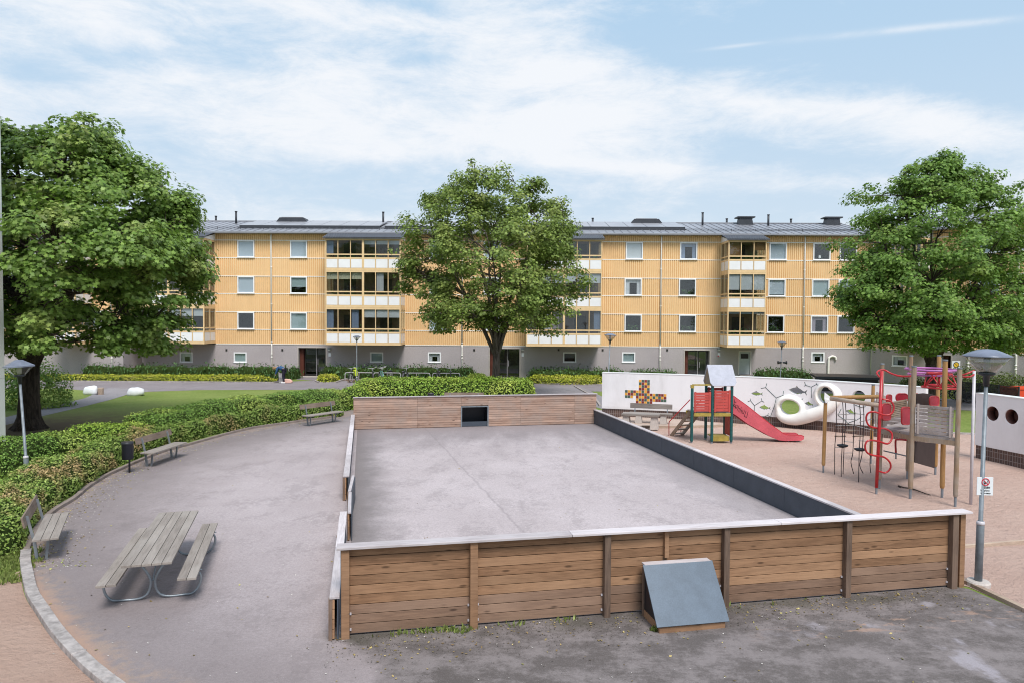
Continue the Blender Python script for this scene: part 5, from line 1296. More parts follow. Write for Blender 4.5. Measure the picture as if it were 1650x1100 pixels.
# right wall with round holes
ra = AT(1571.5, 680, 23.7); rb = AT(1650, 690, 22.0)
CWR = CurveWall([(ra.x, ra.y), (rb.x, rb.y), (rb.x + (rb.x - ra.x) * 1.3, rb.y + (rb.y - ra.y) * 1.15), (rb.x + (rb.x - ra.x) * 2.2, rb.y + (rb.y - ra.y) * 2.5)])
root = empty('play_wall', CWR.at(0), 0, 'short white wall with round holes behind the tall lamp, right of the gap', 'wall', 'white walls round the play area'); o0 = root.location.copy(); WHs = WH; WH2 = 2.2
h1 = CWR.px(1599, 665.5); h2 = CWR.px(1629.7, 670.5)
rel(wall_mesh(CWR, .50, WH2, .36, [disc(h1, .235), disc(h2, .235), disc((h2[0] + (h2[0] - h1[0]), h2[1]), .235)], M['wallwhite'], root, 'wall_slab')); rel(uvbase(CWR, .498, .36, root))
m = MB(); nb = 30; vs = []
for i in range(nb + 1):
    u = CWR.L * i / nb; vs += [CWR.at(u, -.015, WH2 + .002), CWR.at(u, -.015, WH2 + .03), CWR.at(u, .375, WH2 + .03), CWR.at(u, .375, WH2 + .002)]
m.add(vs, [(i * 4 + j, (i + 1) * 4 + j, (i + 1) * 4 + (j + 1) % 4, i * 4 + (j + 1) % 4) for i in range(nb) for j in range(4)] + [(3, 2, 1, 0), tuple(nb * 4 + j for j in range(4))]); rel(m.build('coping', M['white'], root))
M['hollow'] = plain('reddish_hole_lining', (.26, .13, .11), .8, .2, .2)
for h in (h1, h2, (h2[0] + (h2[0] - h1[0]), h2[1])):
    d_, n_ = CWR.frame(h[0]); c = CWR.at(h[0], .20, h[1]); m = MB()
    ring = [c - d_ * 0 for _ in range(0)]; vs = []
    for s_, of in ((0, .15), (1, -.17)):
        for i in range(24):
            t = 2 * math.pi * i / 24; vs.append(c - n_ * of + d_ * (.232 * math.cos(t)) + Vector((0, 0, .232 * math.sin(t))))
    m.add(vs, [(i, (i + 1) % 24, 24 + (i + 1) % 24, 24 + i) for i in range(24)] + [tuple(range(24))]); o = m.build('hole_lining', M['hollow'], root, True); rel(o)

# ================================================================== CONCRETE TABLE AND BENCH AT THE MOSAIC
def slab_table(p, q, z, w, th, label, name, legx, cat, back=False, lw=.28):
    a, b = G(*p, z), G(*q, z); c = (a + b) / 2; L = (b - a).length; print(name, L)
    root = empty(name, (c.x, c.y, .075), angle(a, b), label, cat)
    m = MB()
    for i in range(3): m.box((0, (-1 + i) * w / 3, z - .075), (L, w / 3 - .01, th))
    m.build('tabletop' if cat == 'table' else 'seat', M['bench_x'], root, bevel=.006)
    for s in legx:
        m = MB(); bw = lw; h = z - .075 - th / 2
        vs = [(s * L / 2 - bw / 2, -w * .42, 0), (s * L / 2 + bw / 2, -w * .42, 0), (s * L / 2 + bw / 2, w * .42, 0), (s * L / 2 - bw / 2, w * .42, 0)]
        vs += [(x * 1 + (s * L / 2 - x) * .3, y * .85, h - .002) for x, y, _ in vs]
        m.add(vs, [(3, 2, 1, 0), (4, 5, 6, 7)] + [(i, (i + 1) % 4, 4 + (i + 1) % 4, 4 + i) for i in range(4)]); m.build('concrete_leg', M['concrete'], root, bevel=.01)
    if back:
        m = MB(); m.box((0, w * .55, z + .22), (L * .99, .04, .22), 0, 0, Matrix.Rotation(-.15, 3, 'X')); m.build('backrest', M['bench_x'], root, bevel=.005)
        for s in (-1, 1):
            m = MB(); m.bar((s * L * .38, w * .45, z - .1), (s * L * .38, w * .58, z + .3), .04, .04); m.build('back_post', M['steel'], root)
    return root
slab_table((1003, 665.5), (1063, 668), .66, .68, .07, 'low grey slab table on pale concrete legs in front of the mosaic', 'garden_table', (-.78, .72), 'table', lw=.34)
slab_table((1014, 664), (1083, 667), .50, .42, .05, 'grey plank bench with a backrest on concrete legs, right under the mosaic', 'garden_bench', (-.55, .60), 'bench', True, .30)

# ================================================================== SLIDE TOWER
tl, tm, tr = G(1116.3, 713.4), G(1149, 715.8), G(1180.7, 714.2)
tm = Vector((7.40, 26.35, 0)); ta = .05; tx = Vector((math.cos(ta), math.sin(ta), 0)); tr = tm + tx * .73; tl = tm - tx * .75; wA = .73; ty = Vector((-tx.y, tx.x, 0))
print('tower w', wA, 'left', (tl - tm).dot(tx), (tl - tm).dot(ty))
root = empty('slide_tower', (tm.x, tm.y, 0), ta, 'play tower with green posts, red boards, pitched grey roof, wooden steps and red slide', 'play tower')
wL = -(tl - tm).dot(tx); dT = .72
DZ = 1.16
posts = [(0, 0, 2.22), (wA, 0, 2.22), (0, dT, 2.22), (wA, dT, 2.22), (-wL, .02, 2.05)]
for x, y, h in posts:
    m = MB(); m.lathe([(.052, .10), (.055, .14), (.055, h), (.045, h + .02), (.001, h + .02)], (x, y, 0), 10); p = m.build('post', M['green'], root)
    m = MB(); m.b2(x - .03, x + .03, y - .03, y + .03, -.1, .10); m.build('metal_foot', M['galv'], p)
    if h < 2.1: m = MB(); m.b2(x - .055, x + .055, y - .055, y + .055, h + .022, h + .14); m.build('post_top', M['yellowbeam'], p)
m = MB()
for i in range(6):
    y = .02 + dT * (i + .5) / 6; m.b2(-wL + .05, wA + .03, y - .06, y + .06, DZ, DZ + .035)
m.build('deck', M['play_grey'], root)
m = MB(); m.b2(-wL + .06, -.06, -.075, -.03, DZ - .12, DZ - .003); m.b2(.06, wA - .06, -.075, -.03, DZ - .12, DZ - .003); m.b2(-wL, wA, dT + .03, dT + .07, DZ - .12, DZ - .003); m.build('deck_beam', M['yellowbeam'], root)
def panel(x0, x1, y, z0, z1, n, mat, name='side_panel'):
    m = MB(); bh = (z1 - z0) / n
    for i in range(n): m.box(((x0 + x1) / 2, y, z0 + bh * (i + .5)), (x1 - x0, .025, bh - .012))
    for x in (x0 + .04, x1 - .04): m.b2(x - .035, x + .035, y - .03, y - .014, z0 - .02, z1 + .02)
    o = m.build(name, mat, root); tag(o); return o
panel(-wL + .06, -.06, -.02, DZ + .05, 1.92, 7, M['redwood']); panel(.06, wA - .06, -.02, DZ + .05, 1.98, 7, M['redwood']); panel(.06, wA - .06, dT + .02, DZ + .05, 2.02, 7, M['redwood'])
m = MB(); m.bar((-wL, .0, 2.19), (-.02, .02, 2.19), .07, .05); m.build('top_beam', M['yellowbeam'], root)
# lower platform
m = MB(); m.b2(.06, wA - .06, .1, dT - .04, .24, .28); m.b2(.06, wA - .06, .04, .08, .10, .275); m.build('low_seat', M['yellowbeam'], root)
m = MB(); m.b2(wA - .03, wA - .005, .1, dT - .1, .3, DZ - .13); m.build('low_side_board', M['redwood'], root)
# roof: ridge along x
zr_, ze_ = 2.90, 2.16; yr = dT / 2
m = MB(); ov = .06; yf = -.10; yb = dT + .10
for ya, sgn in ((yf, 1), (yb, -1)):
    vs = [(-.02, ya, ze_), (wA + .05, ya, ze_), (wA + .15, ya + sgn * .06, ze_ + .11), (wA + .12, yr, zr_), (-.10, yr, zr_), (-.10, ya + sgn * .06, ze_ + .11)]
    nn = Vector((0, -sgn * (zr_ - ze_), sgn * 0 + abs(yr - ya))).normalized() * .02
    m.add([Vector(v) + nn for v in vs] + [Vector(v) - nn for v in vs], [tuple(range(6)), tuple(range(11, 5, -1))] + [(i, 6 + i, 6 + (i + 1) % 6, (i + 1) % 6) for i in range(6)])
m.build('roof', plain('weathered_grey_blue_roof_board', (.42, .43, .50), .6, .3, .12, 6, fine=40), root)
for x in (-.06, wA + .03):
    m = MB(); m.prism([(yf + .03, ze_ + .02), (yb - .03, ze_ + .02), (yr, zr_ - .03)], x - .012, x + .012, 0, Matrix(((0, 0, 1, 0), (1, 0, 0, 0), (0, 1, 0, 0), (0, 0, 0, 1)))); m.build('roof_gable', M['play_post'], root)
# steps, going back and left
inv = Matrix.Rotation(-ta, 3, 'Z')
def loc(v): q = inv @ (Vector(v) - tm); return q
f1 = loc(G(1087, 705)); f2 = loc(G(1104, 703.8)); t1 = Vector((-wL + .02, .10, DZ)); t2 = Vector((-wL + .10, dT * .92, DZ))
# keep the flight parallel: both stringers share one run
run = ((f1 + f2) / 2 - (t1 + t2) / 2); run.z = -DZ
side = (t2 - t1).normalized() * .28; cT = Vector((-wL + .36, dT - .02, DZ))
run = Vector((-.46, .98, -DZ)); sdv = Vector((-run.y, run.x, 0)).normalized() * .27
for s in (-1, 1):
    m = MB(); m.bar(cT + sdv * s + Vector((0, 0, -.02)), cT + sdv * s + run + Vector((0, 0, .04)), .04, .13); m.build('stringer', M['play_post'], root)
    m = MB(); a = cT + sdv * s * 1.12; b = a + run; m.tube([a + Vector((0, 0, .42)), b + Vector((-.04, 0, .62)), b + Vector((-.06, 0, .55)), b + Vector((-.05, 0, -.05))], .018, 8); m.build('handrail', M['red'], root, True)
m = MB()
for i in range(6):
    p = cT + run * ((i + .6) / 6.3) + Vector((0, 0, .02)); d2 = sdv.normalized(); rm = Matrix((d2, Vector((-d2.y, d2.x, 0)), Vector((0, 0, 1)))).transposed(); m.box(p, (.50, .17, .035), 0, 0, rm)
m.build('steps', M['play_post'], root)
# slide to the right
fe = loc(G(1290, 711.5)); sy0 = .12; sy1 = .62
pr_top = [(wA - .02, 1.80), (wA + .10, 1.76), (wA + .55, 1.40), (wA + 1.35, .70), (wA + 1.78, .36), (wA + 1.95, .31), (wA + 2.38, .30), (wA + 2.47, .25)]
pr_bot = [(wA - .02, 1.18), (wA + .18, 1.06), (wA + .60, .72), (wA + 1.30, .28), (wA + 1.62, .12), (wA + 1.85, .09), (wA + 2.38, .10), (wA + 2.47, .16)]
kx = (fe.x - wA) / 2.47; print('slide len', fe.x - wA)
T3 = Matrix(((1, 0, 0, 0), (0, 0, 1, 0), (0, 1, 0, 0), (0, 0, 0, 1)))
sc = lambda P: [(wA + (x - wA) * kx, z) for x, z in P]
poly = sc(pr_bot) + sc(pr_top)[::-1]
for y in (sy0, sy1):
    m = MB(); n_ = len(pr_top); b_, t_ = sc(pr_bot), sc(pr_top)
    for i in range(n_ - 1):
        m.prism([b_[i], b_[i + 1], t_[i + 1], t_[i]], y - .02, y + .02, 0, T3)
    sl_ = m.build('slide_side', M['redfade'], root)
    m = MB(); m.tube([(x, y, z) for x, z in t_], .024, 6); m.build('edge_rim', M['red'], sl_, True)
m = MB()
bm_ = sc([(x, z + (.10 if i < 5 else .06)) for i, (x, z) in enumerate(pr_bot)])
for i in range(len(bm_) - 1):
    (xa, za), (xb, zb) = bm_[i], bm_[i + 1]; m.add([(xa, sy0 + .022, za), (xb, sy0 + .022, zb), (xb, sy1 - .022, zb), (xa, sy1 - .022, za), (xa, sy0 + .022, za - .02), (xb, sy0 + .022, zb - .02), (xb, sy1 - .022, zb - .02), (xa, sy1 - .022, za - .02)], [(0, 1, 2, 3), (7, 6, 5, 4), (0, 4, 5, 1), (2, 6, 7, 3)])
m.build('slide_bed', plain('polished_slide_steel', (.45, .44, .45), .3, .5, .1, 5, .8), root)
for y in (sy0 + .06, sy1 - .06):
    m = MB(); m.tube([(wA + 1.98 * kx, y, -.05), (wA + 1.98 * kx, y, .12)], .02, 8); m.build('slide_foot', M['galv'], root, True)
# scribbled tag on the slide's side
m = MB()
def scr(P): m.tube([(wA + x * kx, sy0 - .026, z) for x, z in P], .0085, 4)
A_ = lambda t, v: (.10 + t * .50 + (v - .5) * .06, 1.46 - t * .42 + (v - .5) * .24)
for st in ([(0, .9), (0, .1)], [(-.06, 1.2), (.0, .9), (.10, 1.0)], [(0, .55), (.09, .6)], [(.14, .2), (.12, .6), (.2, .8), (.24, .4), (.17, .2)], [(.30, .9), (.29, .1)], [(.30, .5), (.38, .6), (.38, .1)], [(.46, .9), (.45, .1)], [(.45, .5), (.53, .6), (.53, .1)], [(.60, .7), (.59, .2), (.68, .25), (.69, .8)], [(.78, .9), (.77, 0), (.84, .1)], [(.9, 1.0), (.92, .1), (.86, .0)], [(-.05, .35), (.2, .35)]):
    scr([A_(*p) for p in st])
m.build('scribble', M['signblack'], root)

# ================================================================== CLIMBING FRAME
P1, P2, P3, P5, P6, P7, P8, P4, RP = G(1326.5, 764), G(1403, 748), G(1417, 788), G(1466.5, 804), G(1517.7, 803), G(1539, 817.7), G(1507, 766), G(1461.7, 773.6), G(1412, 797)
o_ = Vector((P5.x, P5.y, 0))
root = empty('climbing_frame', o_, 0, 'large climbing frame of wooden posts with red serpentine tube, purple ring and hanging ropes', 'climbing frame')
def L3(p, z): return Vector((p.x - o_.x, p.y - o_.y, z))
def topz(px, py, p): return AT(px, py, p.y).z
for p, (tx_, ty_), mt, r in ((P1, (1331, 648), 'amber', .065), (P2, (1408, 620), 'amber', .065), (P3, (1422, 587), 'play_post', .062), (P4, (1469.5, 574), 'play_post', .065), (P5, (1474, 591), 'play_post', .078), (P6, (1523, 581), 'amber', .075), (P7, (1547.5, 594), 'play_post', .07), (P8, (1514, 573.5), 'amber', .07)):
    r *= .8; tp = AT(tx_, ty_, p.y); h = tp.z; ln = Vector((tp.x - p.x, 0, 0)) * .6
    a, b = L3(p, .28), L3(p, h) + ln
    m = MB(); m.tube([a, a + (b - a) * .02, b - Vector((0, 0, .02)), b], [r * .8, r, r, r * .85], 12); q = m.build('post', M[mt], root, False)
    m = MB(); m.tube([L3(p, -.1) - ln * .05, a + Vector((0, 0, .05))], r * .55, 8); m.build('metal_foot', M['galv'], q)
    m = MB(); m.tube([b, b + Vector((0, 0, .035))], r * 1.08, 12); m.build('post_cap', M['galv'], q)
def tube(P, r, mat, name, par=None, n=8): m = MB(); m.tube(P, r, n); return m.build(name, mat, par or root, True)
# red pole with the serpentine tube
rt = AT(1421, 597, RP.y); rp = tube([L3(RP, .2), L3(Vector((rt.x, RP.y, 0)), rt.z)], .042, M['red'], 'red_pole', n=12)
m = MB(); m.tube([L3(RP, -.1), L3(RP, .22)], .03, 8); m.build('metal_foot', M['galv'], rp)
def Zc(x, y): return (1300 + x / 4.074, 560 + y / 4.074)
def PX(x, y, Y): q = AT(*Zc(x, y), Y); return Vector((q.x - o_.x, q.y - o_.y, q.z))
S = [(497, 335), (545, 345), (570, 380), (560, 425), (515, 440), (440, 418), (400, 430), (390, 468), (410, 510), (460, 525), (515, 530), (555, 555), (558, 595), (530, 628), (470, 612), (405, 607), (383, 640), (395, 685), (440, 705), (505, 715), (545, 750), (548, 790), (515, 818), (470, 806)]
sy_ = RP.y - .06
tube(cat_rom([PX(x, y, sy_ - .10 * math.sin(i * .5)) for i, (x, y) in enumerate(S)], 5), .024, M['red'], 'serpentine_tube')
# upper red hand tubes
tube(cat_rom([PX(478, 190, 18.7), PX(460, 165, 18.8), PX(475, 148, 18.9), PX(510, 145, 19.1), PX(560, 170, 19.0), PX(620, 185, 18.8), PX(690, 185, 18.6)], 6), .024, M['red'], 'hand_tube')
tube(cat_rom([PX(925, 185, 18.6), PX(985, 186, 18.0), PX(1040, 172, 17.8), PX(1100, 148, 17.8)], 6), .022, M['red'], 'hand_tube')
tube(cat_rom([PX(1025, 190, 17.7), PX(1060, 190, 17.6), PX(1090, 180, 17.6), PX(1104, 160, 17.8), PX(1098, 150, 17.9)], 6), .022, M['red'], 'hand_tube')
wp = G(1564, 815); wt = AT(1570, 597, wp.y); tube([L3(wp, -.1), L3(Vector((wt.x, wp.y, 0)), wt.z)], .036, M['metal_light'], 'pale_pole', n=12)
# purple ring and red basket
pc = PX(810, 155, 20.1)
m = MB(); m.torus(pc + Vector((0, 0, .06)), (0, 0, 1), .62, .03, 30, 8); m.torus(pc + Vector((.0, 0, -.08)), (0, 0, 1), .55, .028, 30, 8)
m.tube([pc + Vector((-.6, 0, .06)), PX(720, 150, 19.3)], .03, 8); m.tube([pc + Vector((.55, -.2, 0)), PX(895, 150, 18.6)], .03, 8); m.build('purple_ring', M['purple'], root, True)
bc = PX(868, 225, 19.6); zt_, zb_ = PX(868, 180, 19.6).z, PX(868, 258, 19.6).z
m = MB(); m.torus((bc.x + .05, bc.y, zb_), (0, 0, 1), .46, .024, 30, 8); m.torus((bc.x + .05, bc.y, zb_ + .05), (0, 0, 1), .30, .024, 26, 8)
for k in range(6):
    t = k * math.pi / 3; t2 = t + .9
    m.tube([(bc.x + .3 * math.cos(t2), bc.y + .3 * math.sin(t2), zt_ + .05), (bc.x + .05 + .46 * math.cos(t), bc.y + .46 * math.sin(t), zb_)], .017, 6)
    m.tube([(bc.x + .3 * math.cos(t - .7), bc.y + .3 * math.sin(t - .7), zt_ + .05), (bc.x + .05 + .46 * math.cos(t), bc.y + .46 * math.sin(t), zb_)], .017, 6)
m.tube([(bc.x, bc.y, zt_), (bc.x, bc.y, zb_ + .05)], .03, 8); m.torus((bc.x, bc.y, zt_ + .05), (0, 0, 1), .30, .022, 24, 8)
m.build('red_basket', M['red'], root, True)
# deck
dz = AT(1472, 699, P5.y).z; print('deck z', dz)
dk = [P3, P5, P7, P6, P8, P4]; C0 = sum(((q - o_) for q in dk), Vector()) / 6
pol = [((q - o_).x, (q - o_).y) for q in dk]
pol = [(x * 1.0, y) for x, y in pol]
m = MB(); m.prism(pol[:2] + [pol[2], pol[3], pol[5]], dz - .03, dz + .03); m.build('deck', M['play_grey'], root)
m = MB()
for a, b in ((P3, P5), (P5, P7), (P7, P6), (P6, P4), (P4, P3)): m.bar(L3(a, dz - .09), L3(b, dz - .09), .05, .12)
m.build('deck_beam', M['play_post'], root)
# board panels
def bpanel(pa, pb, za, zb, n, mat, inset=.09, th=.035, shave=0, name='board_panel', arch=0):
    a, b = L3(pa, 0), L3(pb, 0); d = (b - a).normalized(); a = a + d * inset; b = b - d * inset; m = MB(); bh = (zb - za) / n
    for i in range(n):
        z = za + bh * (i + .5); e = shave * abs(i - (n - 1) / 2) / n + random.uniform(0, .012); m.bar(a + Vector((0, 0, z)) + d * e, b + Vector((0, 0, z)) - d * e, th, bh - .012)
    q = m.build(name, mat, root, bevel=.005)
    m = MB(); nrm = Vector((d.y, -d.x, 0)) * .03
    for t in (a + d * .06, b - d * .06): m.bar(t + nrm + Vector((0, 0, za - .02)), t + nrm + Vector((0, 0, zb + .02)), .05, .02, up=(0, 1, 0))
    m.build('batten', mat, q); return q
zt = AT(1500, 653, (P5.y + P7.y) / 2).z; bpanel(P5, P7, dz + .06, zt, 8, M['play_grey'])
zt = AT(1445, 645, 20.0).z
bpanel(P3, P4, dz + .22, zt, 9, M['play_post'], inset=.2, th=.07)
bpanel(P2, P2 + Vector((.75, -.9, 0)), 1.35, 2.05, 6, M['play_grey'], inset=.05)
m = MB(); a = L3(P2, 0); m.prism([(-.05, 0), (.32, 0), (.36, .5), (.28, 1.0), (-.02, 1.15)], -.02, .02, 0, Matrix.Translation(a + Vector((.10, -.12, 1.20))) @ Matrix.Rotation(R(90), 4, 'X')); m.build('silver_board', M['play_grey'], root)
# rubber boards
def quad_board(pts, th, mat, name):
    m = MB(); P = [Vector(p) for p in pts]; n = (P[1] - P[0]).cross(P[2] - P[0]).normalized() * th / 2
    k = len(P); m.add([p + n for p in P] + [p - n for p in P], [tuple(range(k)), tuple(range(2 * k - 1, k - 1, -1))] + [(i, k + i, k + (i + 1) % k, (i + 1) % k) for i in range(k)]); return m.build(name, mat, root)
quad_board([PX(705, 612, 19.6), PX(705, 750, 19.6), PX(835, 787, 20.9), PX(843, 624, 20.9)], .03, M['rubber'], 'rubber_ramp')
quad_board([PX(716, 300, 20.3), PX(720, 378, 20.3), PX(855, 378, 21.0), PX(862, 318, 21.0), PX(820, 303, 20.8), PX(765, 296, 20.5)], .03, M['rubber'], 'curved_back_board')
# rounded red plates framed by tubes
def plate(cx, cy, w, h, Y, sk=0, name='rounded_red_plate'):
    w2, h2, k = w / 2, h / 2, .28; P = []
    for (sx, sy) in ((1, -1), (1, 1), (-1, 1), (-1, -1)):
        for j in range(5):
            t = {(1, -1): -90, (1, 1): 0, (-1, 1): 90, (-1, -1): 180}[(sx, sy)] + j * 22.5
            P.append((cx + sx * (w2 - w * k) + w * k * math.cos(R(t)), cy + sy * (h2 - w * k) + w * k * math.sin(R(t))))
    V3 = [PX(x, y, Y + sk * (x - cx) / w) for x, y in P]
    quad_board(V3, .02, M['maroon'], name); tube(V3 + [V3[0]], .021, M['red'], 'plate_rim')
plate(522, 420, 55, 105, 19.2, .3); plate(650, 445, 56, 112, 18.9, .35); plate(625, 325, 78, 50, 21.2, .2); plate(836, 348, 60, 62, 20.4, .3); plate(540, 338, 32, 60, 19.9, .3); plate(712, 340, 46, 80, 20.8, .3)
# small red arch, grey step bar
tube(cat_rom([PX(585, 690, 20.6), PX(583, 610, 20.6), PX(600, 600, 20.5), PX(655, 603, 20.3)], 5), .028, M['red'], 'arch_tube'); tube([PX(585, 728, 20.6), PX(585, 692, 20.6)], .02, M['galv'], 'arch_foot')
tube([PX(505, 674, 19.6), PX(652, 708, 18.9)], .018, M['galv'], 'step_bar')
tube(cat_rom([PX(500, 522, 20.4), PX(560, 512, 20.4), PX(610, 515, 20.4), PX(642, 530, 20.2)], 5), .024, M['red'], 'arch_tube')
# rope beams
b1a, b1b = PX(150, 330, P1.y), PX(476, 376, P3.y); tube([b1a, b1b], .062, wood('pale_beam_wood', (.46, .34, .25), (.28, .2, .15), (.6, .5, .44), 'x', False), 'rope_beam', n=12)
b2a, b2b = PX(150, 326, P1.y + .1), PX(478, 318, P2.y - .3); tube([b2a, b2b], .062, M['amber'], 'rope_beam', n=12)
quad_board([PX(117, 290, P1.y - .08), PX(114, 330, P1.y - .08), PX(124, 362, P1.y - .08), PX(150, 345, P1.y - .08), PX(160, 325, P1.y - .05)], .03, M['white'], 'corner_plate')
def beam(t, z=None): return b1a.lerp(b1b, t)
net = empty('rope_net', (0, 0, 0)); net.parent = root
def rope(P, r=.011, mat='rope', nm='rope'): m = MB(); m.tube(cat_rom(P, 4), r, 6); return m.build(nm, M[mat], net, True)
X_t = lambda x: (x - 150) / 326
def col(x, y1, Y): return PX(x, y1, Y)
ys = lambda x: P1.y + (P3.y - P1.y) * X_t(x)
for x, tail in ((195, [(190, 580), (184, 650), (183, 835)]), (240, [(234, 560), (232, 650), (226, 770), (227, 868)]), (258, [(250, 550), (243, 690), (238, 828)]), (315, [(308, 545), (302, 690), (290, 750), (308, 825)]), (352, [(350, 580), (344, 680), (340, 900)]), (375, [(370, 575), (362, 700), (348, 770), (370, 822)]), (432, [(426, 560), (415, 740), (420, 818)])):
    Y = ys(min(x, 470)); rope([beam(min(X_t(x), .98)), PX(x, 450, Y)] + [PX(a, b, Y) for a, b in tail])
for (xa, ya, xb, yb) in ((190, 432, 258, 435), (258, 433, 318, 432), (318, 430, 378, 436), (188, 510, 310, 506), (312, 507, 440, 540), (190, 465, 320, 468), (345, 485, 432, 465), (186, 650, 245, 655), (243, 612, 305, 618), (240, 688, 302, 688), (340, 608, 425, 612)):
    rope([PX(xa, ya, ys(xa)), PX(xb, yb, ys(min(xb, 470)))], .011, 'ropelight', 'rope_rung')
for xa, ya, xb, yb in ((185, 579, 256, 579), (246, 541, 316, 543), (303, 580, 374, 575)): m = MB(); m.tube([PX(xa, ya, ys(xa)), PX(xb, yb, ys(xb))], .022, 8); m.build('rung_bar', M['curb_wood'], net, True)
for x, y in ((235, 640), (349, 665)):
    c = PX(x, y, ys(x)); m = MB(); m.lathe([(.001, -.04), (.10, -.04), (.15, -.01), (.155, .02), (.10, .035), (.03, .05), (.001, .06)], c, 20); m.build('disc_seat', M['black'], net, True)
# stick on the sand
m = MB(); m.tube([G(*Zc(a, b), .05) for a, b in ((600, 905), (640, 915), (690, 922), (740, 940), (780, 955), (812, 964))], [.02, .016, .02, .016, .014, .01], 6); m.tube([G(*Zc(605, 903), .05), G(*Zc(612, 912), .05)], .018, 6)
o = m.build('stick', M['bark'], smooth=True); tag(o, 'crooked dark stick lying on the sand under the climbing frame', 'stick')
# ================================================================== VEGETATION
random.seed(21)
def clipL(w): return (w.x < -16.6 and w.y < 24.8)
t1b = G(47, 690)
tree(t1b, 29, [(112, 203, 18, 0), (68, 228, 22, 0), (20, 232, 24, 0), (152, 228, 18, 0), (172, 270, 22, 0), (208, 280, 18, 0), (236, 300, 18, 0), (290, 328, 18, 0), (310, 440, 18, 0), (85, 400, 171, 0), (105, 275, 79, -1), (25, 285, 81, 0), (146, 245, 49, .5), (194, 330, 83, 0), (263, 345, 44, .5), (278, 400, 44, -.8), (247, 470, 67, -1.5), (203, 420, 85, -3), (120, 500, 90, -3.2), (194, 520, 56, -2), (238, 540, 40, -1.2), (40, 480, 98, -2.5), (168, 555, 31, -1.5), (128, 560, 31, -2), (90, 430, 108, -4), (0, 380, 117, 2), (115, 222, 32, 0), (-60, 430, 135, 0), (221, 545, 31, 0)],
     'huge dark maple with a broad low crown beside the footpath, far left', .40, 2.6, 'bark', 'leaf1', 112000, 820, .165, 'maple', clipL, lean=(.05, 0), group='maples in the courtyard', zmin=2.9, cr=(.42, .88), gap=-.08)
t2b = AT(798, 600, 41.5)
tree(t2b, 41.5, [(793, 403, 118, 0), (700, 403, 56, 0), (681, 452, 36, 0), (912, 452, 37, 0), (764, 306, 36, 0), (751, 350, 63, .5), (787, 324, 46, 0), (829, 330, 49, 0), (866, 369, 56, .5), (879, 442, 54, 0), (709, 471, 49, 0), (746, 490, 54, -1.5), (839, 471, 63, -1.5), (898, 481, 30, 0), (793, 442, 99, -2), (801, 413, 99, 2), (686, 432, 36, 0), (894, 398, 32, 0), (787, 292, 17, 0), (728, 316, 22, 0), (864, 306, 17, 0), (827, 296, 14, 0), (764, 282, 12, 0), (709, 327, 13, 0), (889, 340, 14, 0), (908, 364, 13, 0), (848, 292, 12, 0), (723, 515, 32, -1), (885, 520, 22, .5)],
     'medium green round maple in front of the middle entrance, with forked grey limbs', .23, 2.55, 'bark2', 'leaf2', 92000, 800, .145, 'maple', lean=(.08, 0), group='maples in the courtyard', flat=.5, zmin=3.3, cr=(.34, .84), inner=.22, gap=-.20)
t3b = AT(1500, 610, 38)
tree(t3b, 38, [(1508, 422, 123, 0), (1453, 334, 58, 0), (1500, 305, 52, 0), (1552, 313, 49, 0), (1595, 354, 57, .5), (1619, 422, 57, 0), (1424, 402, 58, 0), (1400, 470, 52, -.5), (1443, 499, 66, -1.5), (1500, 480, 85, -2.5), (1576, 470, 76, -2), (1633, 480, 57, -.5), (1605, 523, 42, -1), (1529, 538, 45, -2), (1467, 538, 39, -1.5), (1415, 519, 28, -1), (1500, 402, 114, 2), (1524, 274, 20, 0), (1481, 281, 20, 0), (1567, 286, 14, 0), (1543, 274, 12, 0), (1448, 295, 14, 0), (1595, 300, 14, 0), (1498, 268, 12, 0), (1381, 489, 24, 0), (1633, 538, 32, 0)],
     'dense dark maple behind the climbing frame, right', .30, 2.3, 'bark', 'leaf3', 96000, 720, .15, 'maple', group='maples in the courtyard', zmin=2.7, cr=(.4, .9))
# the long curved hedges round the yard
def KP(i0, i1, off):
    out = []
    for p in KC[i0:i1]:
        d = Vector((p.x - ARC[0], p.y - ARC[1], 0)).normalized(); out.append(p + d * off)
    return out
near = [G(px, py) for px, py in ((-130, 930), (20, 893), (42, 868), (84, 820), (138, 782), (198, 749), (258, 724), (362, 695), (448, 678.5), (503, 671), (548, 665.5))]
farF = [G(px, py, .72) for px, py in ((-130, 800), (-60, 788), (0, 765), (38, 746), (87, 727), (163, 698), (262, 681.5), (334, 672), (407, 660), (480, 652), (556, 645))]
hedge('low_hedge', near, farF, .70, 'low loose hedge with brownish flower tips along the kerb behind the benches', 'hedge', 'hedge_f', .06, 620, 'curved hedges round the yard', wob=.34, k=7)
topB = [(-130, 722), (-60, 712), (0, 705), (45, 698), (87, 692), (122, 682), (189, 672), (262, 656), (334, 646.5), (407, 637), (448, 632), (500, 627), (540, 624)]
farB = [G(px, py, 1.0) for px, py in topB]
nearB = []
for i, p in enumerate(farB):
    nx = farB[min(i + 1, len(farB) - 1)] - farB[max(i - 1, 0)]; d = Vector((nx.y, -nx.x, 0)).normalized(); nearB.append(p + d * (1.55 if i < 7 else 1.75))
lbls = [('leafy trimmed hedge section behind the low hedge, at the far left by the lamp', 0, 5, 'hedge_b', 1.0), ('yellowish trimmed hedge section just right of the big maple trunk', 4, 7, 'hedge_y', .92), ('darker trimmed hedge section behind the litter bin bench', 6, 10, 'hedge_b', 1.05), ('trimmed hedge section bordering the large lawn, ending near the far bench', 9, 13, 'hedge_b', .98)]
for lb, a, b, mt, h in lbls:
    hedge('trimmed_hedge', nearB[a:b], farB[a:b], h, lb, 'hedge', mt, .065, 480, 'curved hedges round the yard', wob=.22, k=7)
